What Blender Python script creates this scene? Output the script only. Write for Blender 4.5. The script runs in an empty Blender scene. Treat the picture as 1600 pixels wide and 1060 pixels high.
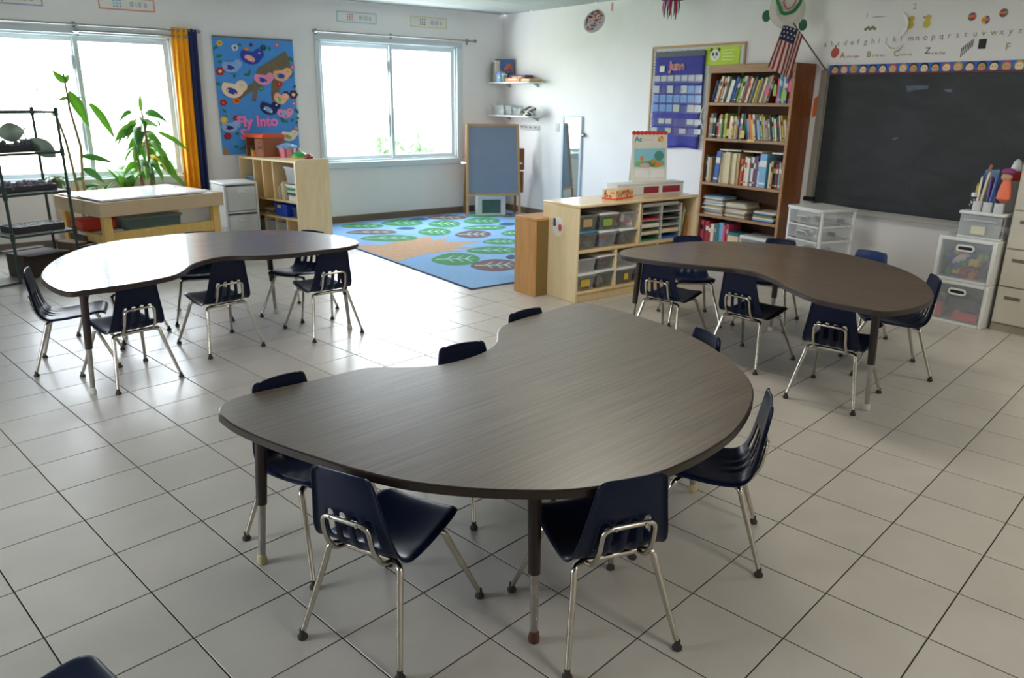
import bpy, bmesh, math, random
from mathutils import Vector, Matrix, noise as mnoise

SC = bpy.context.scene
COL = SC.collection
PI = math.pi
random.seed(7)

# ------------------------------------------------------------------ camera
cam_data = bpy.data.cameras.new('camera')
cam = bpy.data.objects.new('camera', cam_data)
COL.objects.link(cam)
R2 = Vector((0.801468928757531, -0.5979164903935936, 0.01197609083396358))
U2 = Vector((0.16982543580555326, 0.24675016128764374, 0.9540826375414111))
FW = Vector((0.5734168445290997, 0.7626337446113497, -0.2993040159943748))
CAM = Vector((-6.4378419858407225, -8.820735775648366, 1.4819575058409904))
m = Matrix.Identity(4)
for i in range(3):
    m[i][0], m[i][1], m[i][2], m[i][3] = R2[i], U2[i], -FW[i], CAM[i]
cam.matrix_world = m
cam_data.sensor_width = 36.0
cam_data.lens = 1193.19 / 1600 * 36.0
cam_data.clip_start = 0.05
cam_data.clip_end = 200
cam_data.dof.use_dof = True
cam_data.dof.focus_distance = 2.6
cam_data.dof.aperture_fstop = 5.0
SC.camera = cam

# ------------------------------------------------------------------ light
EXPOSURE = 0.30
SKY = 16.0
SC.view_settings.view_transform = 'Standard'
SC.view_settings.look = 'None'
SC.view_settings.gamma = 1.0
SC.view_settings.use_curve_mapping = False
SC.view_settings.exposure = EXPOSURE
SC.cycles.use_denoising = True
SC.cycles.max_bounces = 8
SC.cycles.diffuse_bounces = 5
SC.cycles.glossy_bounces = 4
SC.cycles.transparent_max_bounces = 16
SC.cycles.caustics_reflective = False
SC.cycles.caustics_refractive = False
world = bpy.data.worlds.new('overcast_sky')
SC.world = world
world.use_nodes = True
wn = world.node_tree.nodes
wn['Background'].inputs[0].default_value = (0.86, 0.93, 1.0, 1)
wn['Background'].inputs[1].default_value = SKY

CEIL = 2.55
ROOM_W, ROOM_S = -8.6, -11.2          # west wall x, south wall y
WIN1 = (-5.98, -4.245, 0.67, 2.035)   # x0 x1 z0 z1 of the glazed openings
WIN2 = (-2.63, -0.765, 0.735, 2.11)
FILL_WIN = (-6.2, -4.9, 0.70, 2.10)       # y0 y1 z0 z1 of an unseen west window, placed and sized as fill


def area(name, loc, rot, sx, sy, power, color=(1, 1, 1), portal=False):
    d = bpy.data.lights.new(name, 'AREA')
    d.shape = 'RECTANGLE'
    d.size, d.size_y = sx, sy
    d.energy = power
    d.color = color
    d.cycles.is_portal = portal
    o = bpy.data.objects.new(name, d)
    o.location = loc
    o.rotation_euler = rot
    COL.objects.link(o)
    return o


for w in (WIN1, WIN2):
    area('window_portal', ((w[0] + w[1]) / 2, 0.14, (w[2] + w[3]) / 2), (-PI / 2, 0, 0), w[1] - w[0], w[3] - w[2], 1, portal=True)
area('window_portal', (ROOM_W - 0.14, (FILL_WIN[0] + FILL_WIN[1]) / 2, (FILL_WIN[2] + FILL_WIN[3]) / 2), (0, -PI / 2, 0), FILL_WIN[3] - FILL_WIN[2], FILL_WIN[1] - FILL_WIN[0], 1, portal=True)
FILL_LAMPS = [(-1.5, -8.6), (-4.6, -9.8), (-3.2, -5.6), (-2.0, -3.0)]  # unseen ceiling fill lamps, added; the last puts a sheen on the table
FILL_LAMP_W = (22, 24, 24, 6)
for (x, y), lw in zip(FILL_LAMPS, FILL_LAMP_W):
    area('fill_lamp_light', (x, y, CEIL - 0.085), (0, 0, 0), 0.55, 1.15, lw, (1.0, 0.94, 0.80))


# ------------------------------------------------------------------ materials
def lin(c):
    return tuple((v / 12.92 if v <= 0.04045 else ((v + 0.055) / 1.055) ** 2.4) for v in c)


def rgb(r, g, b):
    return lin((r / 255, g / 255, b / 255)) + (1.0,)


MATS = {}


def mat(name, col, rough=0.5, metal=0.0, vary=0.06, scale=8.0, bump=0.0, spec=None, alpha=1.0, coat=0.0):
    """plain material with a light procedural mottling"""
    if name in MATS:
        return MATS[name]
    m = bpy.data.materials.new(name)
    m.use_nodes = True
    nt = m.node_tree
    b = nt.nodes['Principled BSDF']
    c = col if len(col) == 4 else rgb(*col)
    b.inputs['Roughness'].default_value = rough
    b.inputs['Metallic'].default_value = metal
    if spec is not None:
        b.inputs['Specular IOR Level'].default_value = spec
    if coat:
        b.inputs['Coat Weight'].default_value = coat
    b.inputs['Alpha'].default_value = alpha
    tc = nt.nodes.new('ShaderNodeTexCoord')
    nz = nt.nodes.new('ShaderNodeTexNoise')
    nz.inputs['Scale'].default_value = scale
    nz.inputs['Detail'].default_value = 4
    nt.links.new(tc.outputs['Object'], nz.inputs['Vector'])
    hs = nt.nodes.new('ShaderNodeHueSaturation')
    hs.inputs['Color'].default_value = c
    mr = nt.nodes.new('ShaderNodeMapRange')
    mr.inputs['To Min'].default_value = 1 - vary * 2
    mr.inputs['To Max'].default_value = 1 + vary * 2
    nt.links.new(nz.outputs['Fac'], mr.inputs['Value'])
    nt.links.new(mr.outputs['Result'], hs.inputs['Value'])
    nt.links.new(hs.outputs['Color'], b.inputs['Base Color'])
    if bump:
        bp = nt.nodes.new('ShaderNodeBump')
        bp.inputs['Strength'].default_value = bump
        bp.inputs['Distance'].default_value = 0.01
        nt.links.new(nz.outputs['Fac'], bp.inputs['Height'])
        nt.links.new(bp.outputs['Normal'], b.inputs['Normal'])
    MATS[name] = m
    return m


def wood(name, c1, c2, stretch=(1.5, 22, 22), rough=0.4, detail=6, rot=0.0, bump=0.05, spec=0.5, dist=0.6, coat=0.0, coat_rough=0.1):
    if name in MATS:
        return MATS[name]
    m = bpy.data.materials.new(name)
    m.use_nodes = True
    nt = m.node_tree
    b = nt.nodes['Principled BSDF']
    b.inputs['Roughness'].default_value = rough
    b.inputs['Specular IOR Level'].default_value = spec
    b.inputs['Coat Weight'].default_value = coat
    b.inputs['Coat Roughness'].default_value = coat_rough
    tc = nt.nodes.new('ShaderNodeTexCoord')
    mp = nt.nodes.new('ShaderNodeMapping')
    mp.vector_type = 'TEXTURE'
    mp.inputs['Rotation'].default_value = (0, 0, rot)
    mp.inputs['Scale'].default_value = tuple(1 / s for s in stretch)
    nt.links.new(tc.outputs['Object'], mp.inputs['Vector'])
    nz = nt.nodes.new('ShaderNodeTexNoise')
    nz.inputs['Scale'].default_value = 1.6
    nz.inputs['Detail'].default_value = detail
    nz.inputs['Roughness'].default_value = 0.62
    nz.inputs['Distortion'].default_value = dist
    nt.links.new(mp.outputs['Vector'], nz.inputs['Vector'])
    cr = nt.nodes.new('ShaderNodeValToRGB')
    cr.color_ramp.elements[0].position = 0.32
    cr.color_ramp.elements[0].color = rgb(*c1)
    cr.color_ramp.elements[1].position = 0.68
    cr.color_ramp.elements[1].color = rgb(*c2)
    nt.links.new(nz.outputs['Fac'], cr.inputs['Fac'])
    nt.links.new(cr.outputs['Color'], b.inputs['Base Color'])
    bp = nt.nodes.new('ShaderNodeBump')
    bp.inputs['Strength'].default_value = bump
    bp.inputs['Distance'].default_value = 0.003
    nt.links.new(nz.outputs['Fac'], bp.inputs['Height'])
    nt.links.new(bp.outputs['Normal'], b.inputs['Normal'])
    MATS[name] = m
    return m


def clear_mat(name, col, opacity, rough=0.2, gloss=0.08):
    """translucent plastic or glass: part see-through, part diffuse, part glossy"""
    if name in MATS:
        return MATS[name]
    m = bpy.data.materials.new(name)
    m.use_nodes = True
    nt = m.node_tree
    nt.nodes.remove(nt.nodes['Principled BSDF'])
    out = nt.nodes['Material Output']
    tr = nt.nodes.new('ShaderNodeBsdfTransparent')
    df = nt.nodes.new('ShaderNodeBsdfDiffuse')
    df.inputs['Color'].default_value = rgb(*col)
    gl = nt.nodes.new('ShaderNodeBsdfGlossy')
    gl.inputs['Roughness'].default_value = rough
    m1 = nt.nodes.new('ShaderNodeMixShader')
    m1.inputs[0].default_value = opacity
    nt.links.new(tr.outputs[0], m1.inputs[1])
    nt.links.new(df.outputs[0], m1.inputs[2])
    m2 = nt.nodes.new('ShaderNodeMixShader')
    m2.inputs[0].default_value = gloss
    nt.links.new(m1.outputs[0], m2.inputs[1])
    nt.links.new(gl.outputs[0], m2.inputs[2])
    nt.links.new(m2.outputs[0], out.inputs['Surface'])
    MATS[name] = m
    return m


def tile_mat():
    m = bpy.data.materials.new('ceramic_floor_tile')
    m.use_nodes = True
    nt = m.node_tree
    b = nt.nodes['Principled BSDF']
    tc = nt.nodes.new('ShaderNodeTexCoord')
    geo = nt.nodes.new('ShaderNodeNewGeometry')
    oi = nt.nodes.new('ShaderNodeObjectInfo')
    n1 = nt.nodes.new('ShaderNodeTexNoise')
    n1.inputs['Scale'].default_value = 5.0
    n1.inputs['Detail'].default_value = 5
    n2 = nt.nodes.new('ShaderNodeTexNoise')
    n2.inputs['Scale'].default_value = 160.0
    n2.inputs['Detail'].default_value = 3
    for n in (n1, n2):
        nt.links.new(geo.outputs['Position'], n.inputs['Vector'])
    cr = nt.nodes.new('ShaderNodeValToRGB')
    cr.color_ramp.elements[0].position = 0.3
    cr.color_ramp.elements[0].color = rgb(187, 182, 175)
    cr.color_ramp.elements[1].position = 0.7
    cr.color_ramp.elements[1].color = rgb(195, 190, 183)
    nt.links.new(n1.outputs['Fac'], cr.inputs['Fac'])
    hs = nt.nodes.new('ShaderNodeHueSaturation')
    nt.links.new(cr.outputs['Color'], hs.inputs['Color'])
    ma = nt.nodes.new('ShaderNodeMath')
    ma.operation = 'MULTIPLY_ADD'
    ma.inputs[1].default_value = 0.05
    ma.inputs[2].default_value = 0.92
    nt.links.new(oi.outputs['Random'], ma.inputs[0])
    mb = nt.nodes.new('ShaderNodeMath')
    mb.operation = 'MULTIPLY_ADD'
    mb.inputs[1].default_value = 0.10
    nt.links.new(n2.outputs['Fac'], mb.inputs[0])
    nt.links.new(ma.outputs[0], mb.inputs[2])
    nt.links.new(mb.outputs[0], hs.inputs['Value'])
    nt.links.new(hs.outputs['Color'], b.inputs['Base Color'])
    mr = nt.nodes.new('ShaderNodeMapRange')
    mr.inputs['To Min'].default_value = 0.285
    mr.inputs['To Max'].default_value = 0.33
    nt.links.new(n1.outputs['Fac'], mr.inputs['Value'])
    nt.links.new(mr.outputs['Result'], b.inputs['Roughness'])
    b.inputs['Specular IOR Level'].default_value = 0.55
    bp = nt.nodes.new('ShaderNodeBump')
    bp.inputs['Strength'].default_value = 0.05
    bp.inputs['Distance'].default_value = 0.004
    nt.links.new(n2.outputs['Fac'], bp.inputs['Height'])
    nt.links.new(bp.outputs['Normal'], b.inputs['Normal'])
    return m


def board_mat():
    """black slate with faint wiped chalk"""
    m = bpy.data.materials.new('chalkboard_slate')
    m.use_nodes = True
    nt = m.node_tree
    b = nt.nodes['Principled BSDF']
    b.inputs['Roughness'].default_value = 0.55
    tc = nt.nodes.new('ShaderNodeTexCoord')
    mp = nt.nodes.new('ShaderNodeMapping')
    mp.inputs['Scale'].default_value = (1, 1.0, 2.2)
    mp.inputs['Rotation'].default_value = (0.5, 0, 0)
    nt.links.new(tc.outputs['Object'], mp.inputs['Vector'])
    n = nt.nodes.new('ShaderNodeTexNoise')
    n.inputs['Scale'].default_value = 2.2
    n.inputs['Detail'].default_value = 6
    n.inputs['Distortion'].default_value = 1.2
    nt.links.new(mp.outputs['Vector'], n.inputs['Vector'])
    cr = nt.nodes.new('ShaderNodeValToRGB')
    cr.color_ramp.elements[0].position = 0.35
    cr.color_ramp.elements[0].color = rgb(29, 32, 35)
    cr.color_ramp.elements[1].position = 0.8
    cr.color_ramp.elements[1].color = rgb(48, 53, 57)
    nt.links.new(n.outputs['Fac'], cr.inputs['Fac'])
    nt.links.new(cr.outputs['Color'], b.inputs['Base Color'])
    return m


# ------------------------------------------------------------------ mesh builder
def fillet(pts, r, n=5):
    pts = [Vector(p) for p in pts]
    out = [pts[0]]
    for i in range(1, len(pts) - 1):
        a, b, c = pts[i - 1], pts[i], pts[i + 1]
        d1, d2 = (a - b), (c - b)
        rr = min(r, d1.length * 0.45, d2.length * 0.45)
        p1, p2 = b + d1.normalized() * rr, b + d2.normalized() * rr
        for k in range(n + 1):
            t = k / n
            out.append(p1 * (1 - t) ** 2 + b * 2 * t * (1 - t) + p2 * t * t)
    out.append(pts[-1])
    return out


class MB:
    def __init__(s):
        s.bm = bmesh.new()

    def _merge(s, tmp, mi, M=None):
        if M is not None:
            bmesh.ops.transform(tmp, matrix=M, verts=tmp.verts)
        vm = {}
        for v in tmp.verts:
            vm[v] = s.bm.verts.new(v.co)
        for f in tmp.faces:
            try:
                nf = s.bm.faces.new([vm[v] for v in f.verts])
                nf.material_index = mi
            except ValueError:
                pass
        tmp.free()

    def box(s, x0, y0, z0, x1, y1, z1, mi=0, bev=0.0, M=None, seg=1):
        t = bmesh.new()
        bmesh.ops.create_cube(t, size=1)
        for v in t.verts:
            v.co = Vector(((x0 + x1) / 2 + v.co.x * (x1 - x0), (y0 + y1) / 2 + v.co.y * (y1 - y0), (z0 + z1) / 2 + v.co.z * (z1 - z0)))
        if bev:
            bmesh.ops.bevel(t, geom=list(t.edges), offset=bev, segments=seg, affect='EDGES', profile=0.5)
        s._merge(t, mi, M)
        return s

    def cyl(s, p0, p1, r0, r1=None, seg=12, mi=0):
        r1 = r0 if r1 is None else r1
        return s.tube([p0, p1], [r0, r1], seg, mi)

    def tube(s, pts, r, seg=8, mi=0, closed=False, caps=True):
        pts = [Vector(p) for p in pts]
        n = len(pts)
        rs = r if isinstance(r, (list, tuple)) else [r] * n
        rings = []
        prev = None
        for i, p in enumerate(pts):
            if closed:
                d = pts[(i + 1) % n] - pts[i - 1]
            else:
                d = (pts[min(i + 1, n - 1)] - pts[max(i - 1, 0)])
            d.normalize()
            if prev is None:
                a = Vector((0, 0, 1)) if abs(d.z) < 0.9 else Vector((1, 0, 0))
                u = d.cross(a).normalized()
            else:
                u = (prev - d * prev.dot(d)).normalized()
            prev = u
            w = d.cross(u)
            rings.append([s.bm.verts.new(p + (u * math.cos(2 * PI * k / seg) + w * math.sin(2 * PI * k / seg)) * rs[i]) for k in range(seg)])
        for i in range(n if closed else n - 1):
            a, b = rings[i], rings[(i + 1) % n]
            for k in range(seg):
                f = s.bm.faces.new((a[k], a[(k + 1) % seg], b[(k + 1) % seg], b[k]))
                f.material_index = mi
        if caps and not closed:
            s.bm.faces.new(rings[0][::-1]).material_index = mi
            s.bm.faces.new(rings[-1]).material_index = mi
        return s

    def lathe(s, prof, seg=16, c=(0, 0, 0), mi=0, M=None):
        t = bmesh.new()
        rings = []
        for r, z in prof:
            rings.append([t.verts.new((c[0] + r * math.cos(2 * PI * k / seg), c[1] + r * math.sin(2 * PI * k / seg), c[2] + z)) for k in range(seg)])
        for a, b in zip(rings, rings[1:]):
            for k in range(seg):
                t.faces.new((a[k], a[(k + 1) % seg], b[(k + 1) % seg], b[k]))
        t.faces.new(rings[0][::-1])
        t.faces.new(rings[-1])
        s._merge(t, mi, M)
        return s

    def prism(s, outline, z0, z1, mi=0, M=None):
        t = bmesh.new()
        a = [t.verts.new((p[0], p[1], z0)) for p in outline]
        b = [t.verts.new((p[0], p[1], z1)) for p in outline]
        n = len(a)
        t.faces.new(a[::-1])
        t.faces.new(b)
        for i in range(n):
            t.faces.new((a[i], a[(i + 1) % n], b[(i + 1) % n], b[i]))
        bmesh.ops.recalc_face_normals(t, faces=t.faces)
        s._merge(t, mi, M)
        return s

    def ell(s, c, r, seg=12, rings=8, mi=0, M=None):
        t = bmesh.new()
        bmesh.ops.create_uvsphere(t, u_segments=seg, v_segments=rings, radius=1)
        for v in t.verts:
            v.co = Vector((c[0] + v.co.x * r[0], c[1] + v.co.y * r[1], c[2] + v.co.z * r[2]))
        s._merge(t, mi, M)
        return s

    def poly(s, pts, mi=0):
        f = s.bm.faces.new([s.bm.verts.new(p) for p in pts])
        f.material_index = mi
        return s

    def build(s, name, mats, parent=None, smooth=True, ang=38, M=None):
        me = bpy.data.meshes.new(name)
        bm = s.bm
        if M is not None:
            bmesh.ops.transform(bm, matrix=M, verts=bm.verts)
        bm.normal_update()
        bm.to_mesh(me)
        bm.free()
        if not isinstance(mats, (list, tuple)):
            mats = [mats]
        for x in mats:
            me.materials.append(x)
        if smooth:
            me.polygons.foreach_set('use_smooth', [True] * len(me.polygons))
            me.set_sharp_from_angle(angle=math.radians(ang))
        o = bpy.data.objects.new(name, me)
        COL.objects.link(o)
        if parent is not None:
            o.parent = parent
        return o


def thing(name, label, cat, loc=(0, 0, 0), rz=0.0, group=None):
    o = bpy.data.objects.new(name, None)
    o.empty_display_size = 0.1
    COL.objects.link(o)
    o.location = loc
    o.rotation_euler = (0, 0, rz)
    tag(o, label, cat, group)
    return o


def tag(o, label, cat, group=None):
    o['label'] = label
    o['category'] = cat
    if group:
        o['group'] = group
    return o


def struct(o):
    o['kind'] = 'structure'
    return o


def dup(root, loc, rz, label=None, group=None, scale=1.0):
    r = root.copy()
    COL.objects.link(r)
    r.location = loc
    r.rotation_euler = (0, 0, rz)
    r.scale = (scale, scale, scale)
    if label:
        r['label'] = label
    if group:
        r['group'] = group
    for ch in list(root.children):
        c = ch.copy()
        COL.objects.link(c)
        c.parent = r
        for g in list(ch.children):
            d = g.copy()
            COL.objects.link(d)
            d.parent = c
    return r


ORDS = ('first second third fourth fifth sixth seventh eighth ninth tenth eleventh twelfth thirteenth fourteenth fifteenth sixteenth '
        'seventeenth eighteenth nineteenth twentieth twenty-first twenty-second twenty-third twenty-fourth twenty-fifth twenty-sixth '
        'twenty-seventh twenty-eighth twenty-ninth thirtieth thirty-first thirty-second thirty-third thirty-fourth thirty-fifth '
        'thirty-sixth thirty-seventh thirty-eighth thirty-ninth fortieth forty-first forty-second forty-third forty-fourth forty-fifth '
        'forty-sixth forty-seventh forty-eighth').split()

PAL = {
    'red': (176, 44, 40), 'crimson': (150, 30, 52), 'orange': (222, 118, 44), 'yellow': (224, 190, 70), 'green': (62, 124, 66),
    'dark green': (34, 78, 56), 'lime': (150, 180, 70), 'teal': (40, 118, 126), 'blue': (52, 92, 168), 'navy': (32, 44, 96),
    'light blue': (120, 172, 208), 'purple': (98, 62, 126), 'pink': (226, 92, 128), 'brown': (104, 70, 46), 'tan': (190, 158, 112),
    'cream': (222, 208, 172), 'white': (226, 222, 212), 'grey': (140, 140, 138), 'black': (34, 34, 38), 'maroon': (96, 34, 40),
}


def pal(c):
    return mat(c.replace(' ', '_') + '_cover', PAL[c], 0.45, vary=0.08, scale=20)


# ---- shared materials
M_WALL = mat('painted_wall', (234, 231, 229), 0.62, vary=0.025, scale=3, bump=0.03)
M_CEIL = mat('ceiling_board', (170, 176, 172), 0.85, vary=0.04, scale=30, bump=0.1)
M_TBAR = mat('ceiling_bar', (160, 164, 160), 0.5)
M_GROUT = mat('dark_grout', (62, 54, 46), 0.9, vary=0.12, scale=30)
M_TILE = tile_mat()
M_BASEB = mat('brown_vinyl_baseboard', (118, 104, 90), 0.55)
M_ALU = mat('window_aluminium', (204, 214, 217), 0.42, vary=0.03)
M_GLASS = clear_mat('window_glass', (235, 245, 245), 0.02, 0.0, 0.05)
M_STEEL = mat('dull_steel', (150, 150, 150), 0.35, 0.9)
M_CHROME = mat('worn_chrome', (196, 190, 178), 0.2, 1.0, vary=0.12, scale=26)
M_NAVY = mat('navy_chair_plastic', (12, 24, 52), 0.36, vary=0.10, scale=14, bump=0.03, spec=0.22)
M_NAVYB = mat('mid_blue_chair_plastic', (26, 52, 104), 0.34, vary=0.10, scale=14, bump=0.03)
M_RUB = mat('dark_rubber', (52, 46, 42), 0.7)
M_LAM = wood('walnut_laminate', (62, 50, 41), (94, 78, 64), (2.2, 46, 46), 0.27, 8, 0.10, 0.02, 0.5)
M_EDGE = mat('dark_brown_edge_band', (44, 34, 28), 0.4, vary=0.1)
M_LEGB = mat('brown_leg_enamel', (42, 30, 26), 0.38)
M_LEGM = mat('brushed_leg_steel', (168, 164, 158), 0.35, 0.85, vary=0.12, scale=30)
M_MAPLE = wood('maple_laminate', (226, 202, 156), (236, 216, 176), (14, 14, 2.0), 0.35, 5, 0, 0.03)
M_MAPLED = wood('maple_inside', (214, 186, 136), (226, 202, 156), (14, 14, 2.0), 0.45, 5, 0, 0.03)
M_OAK = wood('orange_oak', (186, 132, 72), (206, 154, 92), (16, 16, 2.0), 0.4, 6, 0, 0.04)
M_WALN = wood('bookcase_brown', (120, 68, 32), (150, 90, 46), (18, 18, 1.6), 0.4, 6, 0, 0.04)
M_WALNE = wood('bookcase_edge', (150, 112, 74), (176, 138, 98), (18, 1.6, 18), 0.45, 6)
M_PINE = wood('yellow_pine', (206, 168, 92), (224, 190, 116), (18, 18, 2.0), 0.45, 5)
M_WHITE = mat('white_plastic', (224, 226, 226), 0.35, vary=0.03)
M_PAPER = mat('white_paper', (228, 226, 218), 0.7, vary=0.04)
M_CLEAR = clear_mat('clear_plastic', (214, 222, 226), 0.15, 0.15, 0.08)
M_FROST = clear_mat('frosted_plastic', (214, 220, 224), 0.30, 0.3, 0.07)
M_BLACK = mat('black_plastic', (26, 27, 30), 0.4)
M_SLATE = board_mat()
# ================================================================== the setting
TS = 0.30
PH = 0.15881045691158385
CPH, SPH = math.cos(PH), math.sin(PH)


def tile_xy(i, j):
    return Vector((i * TS * CPH - j * TS * SPH - 6.344, i * TS * SPH + j * TS * CPH - 5.043, 0))


floor = struct(MB().box(ROOM_W, ROOM_S, -0.10, 0, 0, -0.0035).build('floor', M_GROUT, smooth=False))
# one shared tile mesh; the 300 tiles nearest to the viewpoint are objects of their own
G = 0.0021
cand = []
for i in range(-40, 45):
    for j in range(-40, 40):
        c = tile_xy(i + 0.5, j + 0.5)
        if ROOM_W - 0.2 < c.x < 0.2 and ROOM_S - 0.2 < c.y < 0.2:
            d = c - CAM
            z = d.dot(FW)
            vis = z > 0.3 and abs(d.dot(R2) / z) < 0.80 and abs(d.dot(U2) / z) < 0.56
            inside = ROOM_W + 0.22 < c.x < -0.22 and ROOM_S + 0.22 < c.y < -0.22
            cand.append((0 if vis and inside else 1, d.length, c))
cand.sort(key=lambda t: (t[0], t[1]))
tm = MB().box(-TS / 2 + G, -TS / 2 + G, -0.003, TS / 2 - G, TS / 2 - G, 0.0, 0, 0.0012)
t0 = tm.build('tile', M_TILE, floor, smooth=False)
t0.location = cand[0][2]
t0.rotation_euler.z = PH
for k in range(1, 300):
    t = t0.copy()
    COL.objects.link(t)
    t.location = cand[k][2]
rest = MB()
for c in cand[300:]:
    M = Matrix.Translation(c[2]) @ Matrix.Rotation(PH, 4, 'Z')
    rest.poly([M @ Vector(p) for p in ((-TS / 2 + G, -TS / 2 + G, 0), (TS / 2 - G, -TS / 2 + G, 0), (TS / 2 - G, TS / 2 - G, 0), (-TS / 2 + G, TS / 2 - G, 0))])
ex = bmesh.ops.extrude_face_region(rest.bm, geom=list(rest.bm.faces))
for v in [g for g in ex['geom'] if isinstance(g, bmesh.types.BMVert)]:
    v.co.z -= 0.003
bmesh.ops.recalc_face_normals(rest.bm, faces=rest.bm.faces)
for co, no in (((0, 0, 0), (1, 0, 0)), ((0, 0, 0), (0, 1, 0)), ((ROOM_W, 0, 0), (-1, 0, 0)), ((0, ROOM_S, 0), (0, -1, 0))):
    bmesh.ops.bisect_plane(rest.bm, geom=list(rest.bm.verts) + list(rest.bm.edges) + list(rest.bm.faces), plane_co=co, plane_no=no, clear_outer=True)
o = rest.build('tiles', M_TILE, floor, smooth=False)
o['kind'] = 'stuff'

# ---- ceiling with lay-in panels over the corner that shows
ceil = struct(MB().box(ROOM_W, ROOM_S, CEIL + 0.004, 0, 0, CEIL + 0.12).build('ceiling', M_TBAR, smooth=False))
pm = MB().box(-0.29, -0.29, -0.004, 0.29, 0.29, 0.003, 0, 0.003)
p0 = pm.build('panel', M_CEIL, ceil, smooth=False)
p0.location = (-0.31, -0.31, CEIL)
for i in range(7):
    for j in range(7):
        if i or j:
            p = p0.copy()
            COL.objects.link(p)
            p.location = (-0.31 - 0.6 * i, -0.31 - 0.6 * j, CEIL)
bars = MB()
for i in range(15):
    bars.box(max(ROOM_W, -0.61 - 0.6 * i) - 0.012, ROOM_S, CEIL - 0.002, -0.61 - 0.6 * i + 0.012, 0, CEIL + 0.003)
for j in range(18):
    bars.box(ROOM_W, -0.61 - 0.6 * j - 0.012, CEIL - 0.002, 0, -0.61 - 0.6 * j + 0.012, CEIL + 0.003)
bars.build('ceiling_bars', M_TBAR, ceil, smooth=False)

# ---- walls
WT = 0.16


def wall_with_openings(name, ax, fixed, lo, hi, holes):
    """slab along x (ax 0) or y (ax 1), from fixed outwards, with rectangular openings"""
    mb = MB()

    def bx(a0, a1, z0, z1):
        if a1 - a0 < 1e-4 or z1 - z0 < 1e-4:
            return
        if ax == 0:
            mb.box(a0, fixed, z0, a1, fixed + WT, z1)
        else:
            mb.box(fixed - WT, a0, z0, fixed, a1, z1)
    cur = lo
    for a0, a1, z0, z1 in holes:
        bx(cur, a0, 0, CEIL)
        bx(a0, a1, 0, z0)
        bx(a0, a1, z1, CEIL)
        cur = a1
    bx(cur, hi, 0, CEIL)
    return struct(mb.build(name, M_WALL, smooth=False))


wall_n = wall_with_openings('wall_north', 0, 0.0, ROOM_W - WT, WT, [WIN1, WIN2])
wall_w = wall_with_openings('wall_west', 1, ROOM_W, ROOM_S, 0.0, [FILL_WIN])
wall_e = struct(MB().box(0, ROOM_S, 0, WT, 0, CEIL).build('wall_east', M_WALL, smooth=False))
wall_s = struct(MB().box(ROOM_W - WT, ROOM_S - WT, 0, WT, ROOM_S, CEIL).build('wall_south', M_WALL, smooth=False))

struct(MB().box(ROOM_W, -0.012, 0, -0.012, -0.0, 0.085, 0, 0.003).build('baseboard_north', M_BASEB))
struct(MB().box(-0.012, ROOM_S, 0, 0.0, -0.0, 0.085, 0, 0.003).build('baseboard_east', M_BASEB))


# ---- windows
def window(name, w, nsash, ax=0, fixed=0.0):
    x0, x1, z0, z1 = w
    M = Matrix.Identity(4) if ax == 0 else Matrix.Translation((fixed, 0, 0)) @ Matrix.Rotation(PI / 2, 4, 'Z')
    f = MB()
    e = 0.055
    # casing standing a little proud of the wall, inner reveal
    f.box(x0 - e, -0.022, z1, x1 + e + 0.03, 0.0, z1 + e, 0, 0.004, M)
    f.box(x0 - e, -0.022, z0 - 0.0, x0, 0.0, z1, 0, 0.004, M)
    f.box(x1, -0.022, z0 - 0.0, x1 + 0.085, 0.0, z1, 0, 0.004, M)
    f.box(x0 + 0.0, 0.0, z1 - 0.02, x1, 0.15, z1, 0, 0, M)
    f.box(x0, 0.0, z0, x0 + 0.02, 0.15, z1, 0, 0, M)
    f.box(x1 - 0.02, 0.0, z0, x1, 0.15, z1, 0, 0, M)
    f.box(x0, 0.0, z0, x1, 0.15, z0 + 0.02, 0, 0, M)
    root = struct(f.build(name, M_ALU))
    s = MB().box(x0 - 0.06, -0.045, z0 - 0.075, x1 + 0.09, 0.0, z0, 0, 0.006, M)
    s.build('window_sill', M_ALU, root)
    n = nsash
    for k in range(n):
        a, b = x0 + 0.02 + (x1 - x0 - 0.04) * k / n, x0 + 0.02 + (x1 - x0 - 0.04) * (k + 1) / n
        yo = 0.03 if k % 2 else 0.06
        a -= 0.014 if k else 0
        b += 0.014 if k < n - 1 else 0
        t = 0.045
        s = MB()
        s.box(a, yo, z0 + 0.02, a + t, yo + 0.025, z1 - 0.02, 0, 0.003, M)
        s.box(b - t, yo, z0 + 0.02, b, yo + 0.025, z1 - 0.02, 0, 0.003, M)
        s.box(a + t, yo, z0 + 0.02, b - t, yo + 0.025, z0 + 0.02 + t, 0, 0.003, M)
        s.box(a + t, yo, z1 - 0.02 - t, b - t, yo + 0.025, z1 - 0.02, 0, 0.003, M)
        so = s.build('sash_frame', M_ALU, root)
        MB().box(a + t, yo + 0.010, z0 + 0.02 + t, b - t, yo + 0.014, z1 - 0.02 - t, 0, 0, M).build('pane', M_GLASS, so, smooth=False)
        if k < n - 1:
            h = MB()
            zc = z0 + (z1 - z0) * 0.30
            h.box(b - t - 0.012, yo - 0.016, zc - 0.14, b - t + 0.006, yo, zc + 0.14, 0, 0.004, M)
            h.box(b - t - 0.016, yo - 0.024, z0 + (z1 - z0) * 0.76, b - t + 0.010, yo, z0 + (z1 - z0) * 0.86, 0, 0.004, M)
            h.build('latch', M_ALU, so)
    return root


window('window_1', WIN1, 2)
window('window_2', WIN2, 2)
window('fill_window', FILL_WIN, 2, 1, ROOM_W)

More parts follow.
